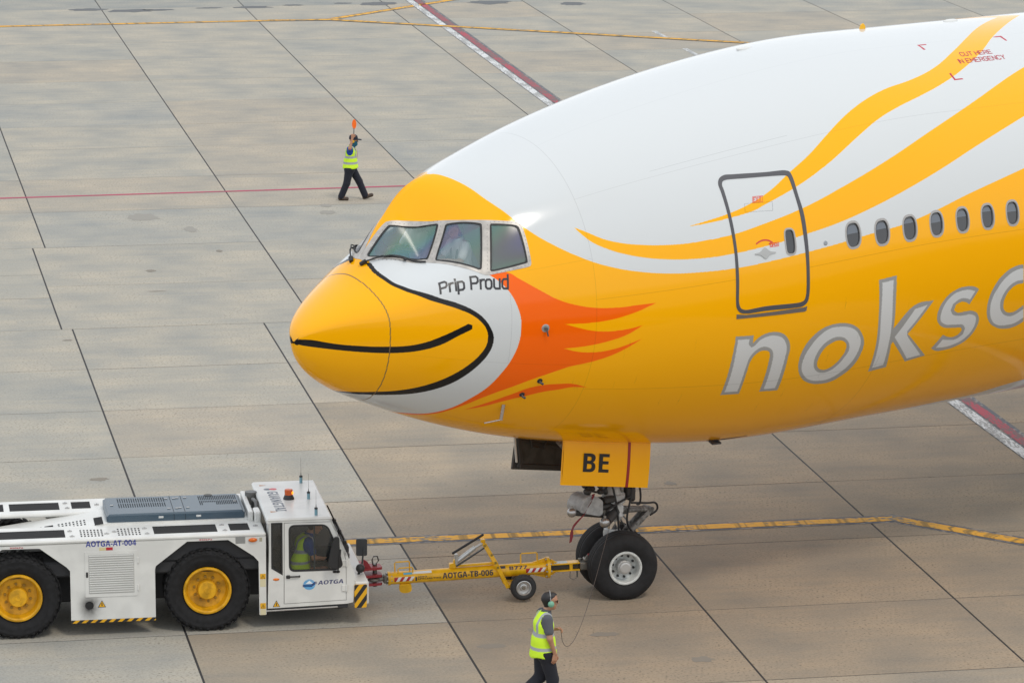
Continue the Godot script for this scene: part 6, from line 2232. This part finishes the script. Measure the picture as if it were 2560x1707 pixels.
func torso_bones(j: Dictionary, fat: float) -> Array:
	var out := []
	var chest: Vector3 = j.chest
	var waist: Vector3 = j.waist
	var hip: Vector3 = (j.hip_l + j.hip_r) * 0.5
	var w: Vector3 = (j.shoulder_r - j.shoulder_l).normalized()
	for s: float in [-1.0, 1.0]:
		out.append(cap_bone(chest + w * s * 0.085, waist + w * s * 0.065, 0.108 + fat, 0.100 + fat, 0.06))
		out.append(cap_bone(waist + w * s * 0.065, hip + w * s * 0.07 + Vector3(0, 0.03, 0), 0.100 + fat, 0.108 + fat, 0.06))
	out.append(cap_bone(j.shoulder_l + (chest - j.shoulder_l) * 0.12, j.shoulder_r + (chest - j.shoulder_r) * 0.12, 0.062 + fat * 0.8, -1.0, 0.05))
	out.append(cap_bone(j.neck + Vector3(0, -0.05, 0), chest, 0.07 + fat * 0.6, 0.11 + fat, 0.06))
	return out

func leg_bones(j: Dictionary, fat: float) -> Array:
	var out := []
	for s: String in ["_l", "_r"]:
		out.append(cap_bone(j["hip" + s], j["knee" + s], 0.088 + fat, 0.060 + fat, 0.05))
		out.append(cap_bone(j["knee" + s], j["ankle" + s], 0.058 + fat, 0.042 + fat * 1.5, 0.03))
	out.append(cap_bone(j.hip_l, j.hip_r, 0.105 + fat, -1.0, 0.05))
	return out

func head_bones(j: Dictionary) -> Array:
	var c: Vector3 = j.head
	var f: Vector3 = j.get("face", Vector3(1, 0, 0))
	var up := Vector3.UP - f * f.y
	up = up.normalized()
	var r := f.cross(up)
	var out := [
		cap_bone(c + up * 0.045 - f * 0.022, c + up * 0.045 + f * 0.022, 0.080, 0.076, 0.03), cap_bone(c + f * 0.015, c - up * 0.045 + f * 0.03, 0.066, 0.055, 0.03), cap_bone(c - up * 0.06 + f * 0.035, c - up * 0.088 + f * 0.055, 0.044, 0.028, 0.025),
		cap_bone(c + up * 0.022 + f * 0.088, c - up * 0.016 + f * 0.108, 0.010, 0.014, 0.012), cap_bone(c - up * 0.046 + f * 0.088 - r * 0.018, c - up * 0.046 + f * 0.088 + r * 0.018, 0.009, -1.0, 0.01), cap_bone(c - up * 0.058 + f * 0.084 - r * 0.014, c - up * 0.058 + f * 0.084 + r * 0.014, 0.009, -1.0, 0.01),
		cap_bone(c + up * 0.036 + f * 0.082 - r * 0.045, c + up * 0.036 + f * 0.082 + r * 0.045, 0.010, -1.0, 0.012)]
	for s: float in [-1.0, 1.0]:
		out.append(cap_bone(c + r * 0.074 * s + up * 0.022 - f * 0.008, c + r * 0.072 * s - up * 0.022 - f * 0.002, 0.014, 0.010, 0.008))
		out.append(cap_bone(c + up * 0.018 + f * 0.074 + r * 0.032 * s, c + up * 0.018 + f * 0.078 + r * 0.032 * s, 0.011, -1.0, 0.004))
	out.append(cap_bone(j.neck, c - up * 0.05, 0.052, 0.050, 0.025))
	return out

# The body as one skin from head to foot, hands included; clothes are its children.
func figure(label: String, at: Vector3, heading: float, j: Dictionary, cell := 0.016) -> Node3D:
	var who := thing("person", label, "person", at, -heading)
	var st := SurfaceTool.new()
	st.begin(Mesh.PRIMITIVE_TRIANGLES)
	var bones := torso_bones(j, -0.015) + leg_bones(j, -0.012)
	for s: String in ["_l", "_r"]:
		bones.append(cap_bone(j["shoulder" + s], j["elbow" + s], 0.050, 0.041, 0.04))
		bones.append(cap_bone(j["elbow" + s], j["wrist" + s], 0.041, 0.027, 0.03))
		bones.append(cap_bone(j["ankle" + s], j["toe" + s], 0.040, 0.030, 0.03))
	bones.append(cap_bone(j.neck, j.head - Vector3(0, 0.05, 0), 0.052, 0.050, 0.03))
	flesh(bones, cell, st)
	flesh(head_bones(j), 0.0065, st)
	for s: String in ["_l", "_r"]:
		var h: Array = j["hand" + s]  # direction, back of the hand, curl
		flesh(hand_bones(j["wrist" + s], h[0], h[1], h[3], h[2]), 0.0045, st)
	st.generate_normals()
	var skin := mat(SKIN.r, SKIN.g, SKIN.b, 0.55)
	skin.subsurf_scatter_enabled = true
	skin.subsurf_scatter_strength = 0.12
	obj("body", st.commit(), skin, who)
	return who

func eyes_of(who: Node3D, j: Dictionary) -> void:
	var c: Vector3 = j.head
	var f: Vector3 = j.get("face", Vector3(1, 0, 0))
	var r := f.cross(Vector3.UP).normalized()
	for s: float in [-1.0, 1.0]:
		var b := Bag.new()
		b.ball(c + Vector3(0, 0.018, 0) + f * 0.0865 + r * 0.032 * s, Vector3(0.006, 0.005, 0.008), 8)
		obj("eye", b.done(), mat(0.012, 0.01, 0.01, 0.2), who)

func cloth(c: Color, rough := 0.9) -> StandardMaterial3D:
	var m := mat(c.r, c.g, c.b, rough)
	m.rim_enabled = true
	m.rim = 0.25
	return m

func striped(m := 0.8) -> StandardMaterial3D:
	var s := mat(1, 1, 1, m)
	s.vertex_color_use_as_albedo = true
	return s

func dress(who: Node3D, j: Dictionary, shirt: Color, trousers: Color, shoe: Color, sleeve := 0.62, cell := 0.014) -> void:
	var sb := torso_bones(j, 0.004)
	for s: String in ["_l", "_r"]:
		var cut: Vector3 = j["shoulder" + s].lerp(j["elbow" + s], sleeve)
		sb.append(cap_bone(j["shoulder" + s], cut, 0.068, 0.066, 0.04))
	var hip_y: float = (j.hip_l.y + j.hip_r.y) * 0.5
	var nk: Vector3 = j.neck
	obj("shirt", body(sb, cell, func(p: Vector3) -> float: return maxf(hip_y - 0.05 - p.y, 0.058 - Vector2(p.x - nk.x, p.z - nk.z).length() if p.y > nk.y - 0.03 else -1.0)), cloth(shirt), who)
	var collar := Bag.new()
	collar.lathe([Vector2(0.066, -0.04), Vector2(0.071, 0.0), Vector2(0.066, 0.022), Vector2(0.060, 0.0)], Transform3D(Basis(Vector3.BACK, -0.25), nk + Vector3(0, -0.005, 0)), 18)
	obj("collar", collar.done(), cloth(shirt), who)
	if j.has("no_legs"):
		return
	obj("trousers", body(leg_bones(j, 0.027), cell, func(p: Vector3) -> float: return p.y - hip_y - 0.03), cloth(trousers), who)
	for s: String in ["_l", "_r"]:
		var a: Vector3 = j["ankle" + s]
		var t: Vector3 = j["toe" + s]
		var d := (t - a)
		var heel: Vector3 = j["heel" + s]
		var lo: float = minf(heel.y, t.y) - 0.034
		obj("shoe", body([cap_bone(a, heel + Vector3(0, 0.015, 0), 0.050, 0.042, 0.03), cap_bone(heel, t, 0.044, 0.038, 0.03), cap_bone(heel.lerp(t, 0.45), t, 0.048, 0.042, 0.03)], 0.011), cloth(shoe, 0.6), who)

func vest(who: Node3D, j: Dictionary, hem: float, bands: Array, cell := 0.0115) -> MeshInstance3D:
	var lime := Color(0.60, 0.88, 0.03)
	var silver := Color(0.36, 0.38, 0.40)
	var vb := torso_bones(j, 0.020)
	var hip: Vector3 = (j.hip_l + j.hip_r) * 0.5
	vb.append(cap_bone(j.waist + Vector3(0, -0.05, 0), Vector3(j.waist.x, hem + 0.03, j.waist.z), 0.165, 0.195, 0.08))
	var nk: Vector3 = j.neck
	var sl: Vector3 = j.shoulder_l
	var sr: Vector3 = j.shoulder_r
	var trim := func(p: Vector3) -> float:
		var d := hem + 0.012 * sin(p.z * 21.0 + p.x * 9.0) - p.y
		d = maxf(d, 0.075 - Vector2(p.x - nk.x, p.z - nk.z).length() if p.y > nk.y - 0.07 else -1.0)  # neck
		if p.x > nk.x:  # open front
			d = maxf(d, (0.035 + 0.25 * maxf(0.0, p.y - nk.y + 0.22)) - absf(p.z - nk.z) if p.y > nk.y - 0.30 else -1.0)
		for s: Vector3 in [sl, sr]:  # armholes
			d = maxf(d, 0.086 - Vector2((p.x - s.x) * 1.0, (p.y - s.y + 0.055) * 0.72).length() if (p.z - nk.z) * (s.z - nk.z) > 0.0 and absf(p.z - nk.z) > 0.135 else -1.0)
		return d
	var colour := func(p: Vector3) -> Color:
		for b: float in bands:
			if absf(p.y - b) < 0.027:
				return silver
		var z := absf(p.z - nk.z)
		if p.y > bands[0] and z > 0.085 and z < 0.135:
			return silver
		return lime
	return obj("safety_vest", body(vb, cell, trim, colour), striped(0.75), who)

func build_people() -> void:
	build_marshaller()
	build_walker()
	build_driver()
	build_pilots()

func build_marshaller() -> void:
	var j := {
		"head": Vector3(-0.03, 1.475, 0), "neck": Vector3(-0.075, 1.365, 0), "chest": Vector3(-0.10, 1.20, 0), "waist": Vector3(-0.11, 1.0, 0),
		"shoulder_l": Vector3(-0.08, 1.295, -0.18), "shoulder_r": Vector3(-0.12, 1.31, 0.18), "elbow_l": Vector3(-0.14, 1.05, -0.24), "wrist_l": Vector3(-0.10, 0.83, -0.25),
		"elbow_r": Vector3(-0.105, 1.36, 0.42), "wrist_r": Vector3(-0.045, 1.60, 0.36), "hip_l": Vector3(-0.10, 0.80, -0.085), "hip_r": Vector3(-0.13, 0.80, 0.085),
		"knee_l": Vector3(0.10, 0.45, -0.09), "knee_r": Vector3(-0.20, 0.43, 0.10), "ankle_l": Vector3(0.245, 0.105, -0.09), "ankle_r": Vector3(-0.335, 0.10, 0.10),
		"heel_l": Vector3(0.225, 0.045, -0.09), "toe_l": Vector3(0.41, 0.105, -0.10), "heel_r": Vector3(-0.37, 0.045, 0.10), "toe_r": Vector3(-0.195, 0.04, 0.115),
		"hand_r": [Vector3(0.10, 1.0, 0.0), Vector3(-0.2, 0.1, 1.0), 1.1, 1.0], "hand_l": [Vector3(0.1, -1.0, 0.0), Vector3(0.3, 0.0, -1.0), 0.35, 1.0],
	}
	var at := Vector3(23.214, 0, -31.768)
	var who := figure("marshaller in dark cap and lime vest raising an orange paddle by the red line", at, deg_to_rad(37.2), j)
	dress(who, j, Color(0.012, 0.06, 0.33), Color(0.010, 0.012, 0.022), Color(0.055, 0.036, 0.025))
	vest(who, j, 0.80, [1.09, 0.94])
	# cap, face cloth, ear muffs
	var h: Vector3 = j.head
	var cap := Bag.new()
	var navy := mat(0.012, 0.015, 0.028, 0.85)
	cap.turned([Vector2(0.108, 0.0), Vector2(0.110, 0.045), Vector2(0.098, 0.085), Vector2(0.06, 0.115), Vector2(0.001, 0.125)], Transform3D(Basis(Vector3.BACK, -0.05), h + Vector3(-0.006, 0.045, 0)), 22)
	cap.prism(rounded(poly([0.05, -0.095, 0.19, -0.07, 0.205, 0.0, 0.19, 0.07, 0.05, 0.095]), 0.05), -0.008, 0.006, Transform3D(Basis(Vector3(1, -0.12, 0).normalized(), Vector3(0, 0, 1), Vector3(0.12, 1, 0).normalized()), h + Vector3(0.0, 0.055, 0)))
	obj("cap", cap.done(), navy, who)
	obj("face_cloth", body([cap_bone(h + Vector3(0.02, -0.02, 0), h + Vector3(0.045, -0.075, 0), 0.078, 0.056, 0.03), cap_bone(h + Vector3(0.0, -0.06, 0), j.neck + Vector3(0.01, -0.03, 0), 0.068, 0.076, 0.03)], 0.008, func(p: Vector3) -> float: return p.y - h.y - 0.005), cloth(Color(0.008, 0.10, 0.16)), who)
	eyes_of(who, j)
	for s: float in [-1.0, 1.0]:
		var muff := Bag.new()
		muff.lathe([Vector2(0.0, -0.02), Vector2(0.038, -0.02), Vector2(0.04, 0.012), Vector2(0.03, 0.024), Vector2(0.0, 0.026)], Transform3D(Basis(Vector3(1, 0, 0), Vector3(0, 0, s), Vector3(0, -s, 0)), h + Vector3(-0.015, 0.0, 0.085 * s)), 18)
		obj("ear_muff", muff.done(), mat(0.75, 0.42, 0.01, 0.5), who)
	var card := Bag.new()
	card.box(j.chest + Vector3(0.165, -0.10, 0.02), Vector3(0.012, 0.09, 0.06), 0.003)
	card.tube([j.neck + Vector3(0.06, -0.05, 0.05), j.chest + Vector3(0.155, 0.02, 0.03), j.chest + Vector3(0.165, -0.06, 0.02)], 0.006, 5)
	obj("pass_card", card.done(), mat(0.50, 0.28, 0.29, 0.5), who)
	# the paddle in his hand is a thing of its own
	var grip: Vector3 = j.wrist_r + Vector3(0.035, 0.075, -0.028)
	var paddle := thing("signal_paddle", "orange oval signal paddle held up in the marshaller's right hand", "paddle", at + Vector3(grip.x, grip.y, grip.z).rotated(Vector3.UP, -deg_to_rad(37.2)), -deg_to_rad(37.2))
	var stick := Bag.new()
	stick.cyl(Vector3(-0.004, -0.06, 0), Vector3(0.004, 0.17, 0), 0.013, 0.011, 10)
	obj("handle", stick.done(), mat(0.10, 0.11, 0.12, 0.5), paddle)
	var disc := PackedVector2Array()
	for i in 32:
		disc.append(Vector2(0.010 + cos(TAU * i / 32) * 0.056, 0.272 + sin(TAU * i / 32) * 0.118))
	obj("blade", Bag.new().prism(disc, -0.004, 0.004, Transform3D(Basis(Vector3.UP, 0.35), Vector3.ZERO)).done(), mat(0.95, 0.16, 0.01, 0.45), paddle)

func build_walker() -> void:
	var j := {
		"head": Vector3(0.045, 1.575, 0.0), "face": Vector3(0.985, -0.05, 0.17).normalized(), "neck": Vector3(-0.01, 1.455, 0), "chest": Vector3(-0.05, 1.26, 0), "waist": Vector3(-0.055, 1.04, 0),
		"shoulder_l": Vector3(-0.02, 1.375, -0.185), "shoulder_r": Vector3(-0.05, 1.375, 0.19), "elbow_l": Vector3(-0.03, 1.12, -0.25), "wrist_l": Vector3(0.15, 1.13, -0.13),
		"elbow_r": Vector3(-0.035, 1.11, 0.245), "wrist_r": Vector3(0.05, 0.875, 0.225), "hip_l": Vector3(-0.05, 0.87, -0.085), "hip_r": Vector3(-0.04, 0.87, 0.085),
		"knee_l": Vector3(-0.06, 0.47, -0.09), "knee_r": Vector3(0.06, 0.47, 0.09), "ankle_l": Vector3(-0.38, 0.19, -0.09), "ankle_r": Vector3(0.04, 0.095, 0.09),
		"heel_l": Vector3(-0.42, 0.17, -0.09), "toe_l": Vector3(-0.29, 0.055, -0.095), "heel_r": Vector3(0.0, 0.045, 0.09), "toe_r": Vector3(0.17, 0.038, 0.105),
		"hand_r": [Vector3(-0.10, -1.0, 0.03), Vector3(0.25, 0.0, 1.0), 0.30, -1.0], "hand_l": [Vector3(0.95, 0.1, 0.35), Vector3(0.2, 0.85, -0.5), 0.75, 1.0],
	}
	var turn := deg_to_rad(20.0)
	var at := Vector3(1.471, 0, 4.177)
	var who := figure("ground handler in a grey polo and lime vest walking with a green headset", at, turn, j)
	dress(who, j, Color(0.085, 0.09, 0.105), Color(0.012, 0.013, 0.020), Color(0.02, 0.018, 0.017))
	vest(who, j, 0.80, [1.135, 0.935])
	eyes_of(who, j)
	var h: Vector3 = j.head
	var f: Vector3 = j.face
	var r := f.cross(Vector3.UP).normalized()
	obj("hair", body([cap_bone(h + Vector3(0, 0.055, 0) - f * 0.035, h + Vector3(0, 0.065, 0) + f * 0.035, 0.086, 0.072, 0.03), cap_bone(h - f * 0.05 + Vector3(0, 0.03, 0), h - f * 0.035 - Vector3(0, 0.05, 0), 0.074, 0.055, 0.03)], 0.009, func(p: Vector3) -> float:
		var q := p - h
		return maxf(q.dot(f) - (0.0 + maxf(0.0, q.y - 0.03) * 0.9), -1.0) if q.y < 0.10 else -1.0), mat(HAIR.r, HAIR.g, HAIR.b, 0.55), who)
	var band := Bag.new()
	var arc := []
	for i in 15:
		var t := PI * i / 14.0
		arc.append(h + Vector3(0, 0.012, 0) + r * cos(t) * 0.098 + Vector3(0, sin(t) * 0.142, 0) - f * 0.01)
	band.tube(arc, 0.009, 7)
	obj("headset_band", band.done(), mat(0.25, 0.25, 0.25, 0.35, 0.4), who)
	for s: float in [-1.0, 1.0]:
		var cup := Bag.new()
		var side := r * s
		cup.turned([Vector2(0.030, -0.02), Vector2(0.042, -0.015), Vector2(0.046, 0.0), Vector2(0.042, 0.022), Vector2(0.022, 0.036), Vector2(0.001, 0.038)], Transform3D(Basis(f, side, f.cross(side)), h + Vector3(0, -0.012, 0) + side * 0.088), 20)
		obj("ear_cup", cup.done(), mat(0.16, 0.38, 0.26, 0.4), who)
	var specs := Bag.new()
	for s: float in [-1.0, 1.0]:
		specs.box(h + Vector3(0, 0.016, 0) + f * 0.098 + r * 0.033 * s, Vector3(0.012, 0.036, 0.052), 0.005, Basis(f, Vector3.UP, f.cross(Vector3.UP)).orthonormalized())
		specs.tube([h + Vector3(0, 0.022, 0) + f * 0.094 + r * 0.058 * s, h + Vector3(0, 0.02, 0) + r * 0.076 * s], 0.004, 5)
	obj("sunglasses", specs.done(), mat(0.03, 0.012, 0.01, 0.15), who)
	# the cord from his hand to the socket on the nose gear is a thing of its own
	var world := Transform3D(Basis(Vector3.UP, -turn), at)
	var hand: Vector3 = world * (j.wrist_l + Vector3(0.085, -0.01, 0.035))
	var socket := Vector3(5.86, 1.30, 0.16)
	var cord := Bag.new()
	var pts := []
	var sag := 0.62
	for i in 41:
		var t := i / 40.0
		var p := hand.lerp(socket, t)
		var drop := 4.0 * t * (1.0 - t)
		var slack := pow(t, 0.55)
		p = hand.lerp(socket, t)
		p.y = hand.y + (socket.y - hand.y) * t - sag * sin(PI * pow(t, 0.62))
		pts.append(p)
	cord.tube(pts, 0.0042, 6)
	var o := obj("headset_cord", cord.done(), mat(0.07, 0.056, 0.05, 0.6))
	tag(o, "thin dark cord hanging in a loop from the handler's hand to the nose gear", "cord")

func build_driver() -> void:
	var j := {
		"head": Vector3(0.24, 0.80, 0), "face": Vector3(0.95, -0.25, 0.15).normalized(), "neck": Vector3(0.15, 0.69, 0), "chest": Vector3(0.075, 0.53, 0), "waist": Vector3(0.0, 0.30, 0),
		"shoulder_l": Vector3(0.12, 0.61, -0.17), "shoulder_r": Vector3(0.12, 0.60, 0.17), "elbow_l": Vector3(0.20, 0.36, -0.24), "wrist_l": Vector3(0.42, 0.34, -0.15),
		"elbow_r": Vector3(0.20, 0.35, 0.22), "wrist_r": Vector3(0.42, 0.31, 0.13), "hip_l": Vector3(-0.03, 0.10, -0.09), "hip_r": Vector3(-0.03, 0.10, 0.09),
		"knee_l": Vector3(0.38, 0.14, -0.11), "knee_r": Vector3(0.38, 0.14, 0.11), "ankle_l": Vector3(0.44, -0.20, -0.11), "ankle_r": Vector3(0.44, -0.20, 0.11),
		"heel_l": Vector3(0.42, -0.23, -0.11), "toe_l": Vector3(0.56, -0.23, -0.11), "heel_r": Vector3(0.42, -0.23, 0.11), "toe_r": Vector3(0.56, -0.23, 0.11),
		"hand_r": [Vector3(1, -0.25, -0.1), Vector3(0.25, 1, 0.3), 0.7, -1.0], "hand_l": [Vector3(1, -0.25, 0.1), Vector3(0.25, 1, -0.3), 0.7, 1.0],
	}
	var tug := Transform3D(Basis(Vector3.UP, -TUG_TURN), TUG_AT)
	var who := figure("driver in a lime vest bent over the wheel inside the tug's cab", tug * Vector3(1.45, 0.64, -0.55), TUG_TURN, j, 0.018)
	dress(who, j, Color(0.012, 0.05, 0.20), Color(0.012, 0.013, 0.02), Color(0.02, 0.018, 0.017), 0.62, 0.016)
	vest(who, j, 0.12, [0.44, 0.27], 0.014)
	var h: Vector3 = j.head
	var f: Vector3 = j.face
	obj("hair", body([cap_bone(h + Vector3(0, 0.05, 0) - f * 0.03, h + Vector3(0, 0.06, 0) + f * 0.03, 0.084, 0.072, 0.03), cap_bone(h - f * 0.05, h - f * 0.04 - Vector3(0, 0.05, 0), 0.07, 0.055, 0.03)], 0.012, func(p: Vector3) -> float: return (p - h).dot(f) - 0.03 if p.y < h.y + 0.06 else -1.0), mat(HAIR.r, HAIR.g, HAIR.b, 0.6), who)

func build_pilots() -> void:
	for s: float in [1.0, -1.0]:
		var z := 0.0
		var j := {
			"no_legs": true, "head": Vector3(0.045, 0.66, z), "face": Vector3(0.93, -0.15, 0.3 * s).normalized(), "neck": Vector3(-0.005, 0.54, z), "chest": Vector3(-0.05, 0.37, z), "waist": Vector3(-0.06, 0.14, z),
			"shoulder_l": Vector3(-0.01, 0.455, -0.18), "shoulder_r": Vector3(-0.01, 0.455, 0.18), "elbow_l": Vector3(0.12, 0.24, -0.23), "wrist_l": Vector3(0.33, 0.27, -0.12),
			"elbow_r": Vector3(0.12, 0.24, 0.23), "wrist_r": Vector3(0.33, 0.27, 0.12), "hip_l": Vector3(-0.06, -0.02, -0.09), "hip_r": Vector3(-0.06, -0.02, 0.09),
			"knee_l": Vector3(0.36, 0.02, -0.11), "knee_r": Vector3(0.36, 0.02, 0.11), "ankle_l": Vector3(0.42, -0.24, -0.11), "ankle_r": Vector3(0.42, -0.24, 0.11),
			"heel_l": Vector3(0.42, -0.25, -0.11), "toe_l": Vector3(0.5, -0.25, -0.11), "heel_r": Vector3(0.42, -0.25, 0.11), "toe_r": Vector3(0.5, -0.25, 0.11),
			"hand_r": [Vector3(1, 0.0, -0.1), Vector3(0.0, 1, 0.3), 0.6, -1.0], "hand_l": [Vector3(1, 0.0, 0.1), Vector3(0.0, 1, -0.3), 0.6, 1.0],
		}
		var who := figure("pilot in a white shirt seated behind the side window of the flight deck" if s > 0.0 else "pilot in a white shirt seen faintly through the front windscreen", Vector3(2.60, 5.53, 0.52 * s), PI, j, 0.02)
		dress(who, j, Color(0.80, 0.82, 0.84), Color(0.02, 0.02, 0.03), Color(0.02, 0.02, 0.02), 0.7, 0.016)
		var h: Vector3 = j.head
		var f: Vector3 = j.face
		obj("hair", body([cap_bone(h + Vector3(0, 0.05, 0) - f * 0.03, h + Vector3(0, 0.06, 0) + f * 0.03, 0.084, 0.072, 0.03), cap_bone(h - f * 0.05, h - f * 0.04 - Vector3(0, 0.05, 0), 0.07, 0.055, 0.03)], 0.012, func(p: Vector3) -> float: return (p - h).dot(f) - 0.03 if p.y < h.y + 0.06 else -1.0), mat(HAIR.r, HAIR.g, HAIR.b, 0.6), who)
		if s > 0.0:
			var straps := Bag.new()
			for k: float in [-1.0, 1.0]:
				straps.tube([j.chest + Vector3(0.02, 0.14, 0.08 * k), j.chest + Vector3(0.125, 0.0, 0.075 * k), j.chest + Vector3(0.14, -0.14, 0.06 * k)], 0.014, 6)
			straps.box(j.chest + Vector3(0.15, -0.18, 0), Vector3(0.03, 0.13, 0.20), 0.01)
			obj("harness", straps.done(), mat(0.03, 0.035, 0.035, 0.7), who)
			for k: float in [-1.0, 1.0]:
				var ep := Bag.new()
				ep.box(j["shoulder_r" if k > 0 else "shoulder_l"] + Vector3(-0.01, 0.075, -0.02 * k), Vector3(0.05, 0.012, 0.10), 0.004)
				obj("epaulette", ep.done(), mat(0.20, 0.03, 0.03, 0.7), who)
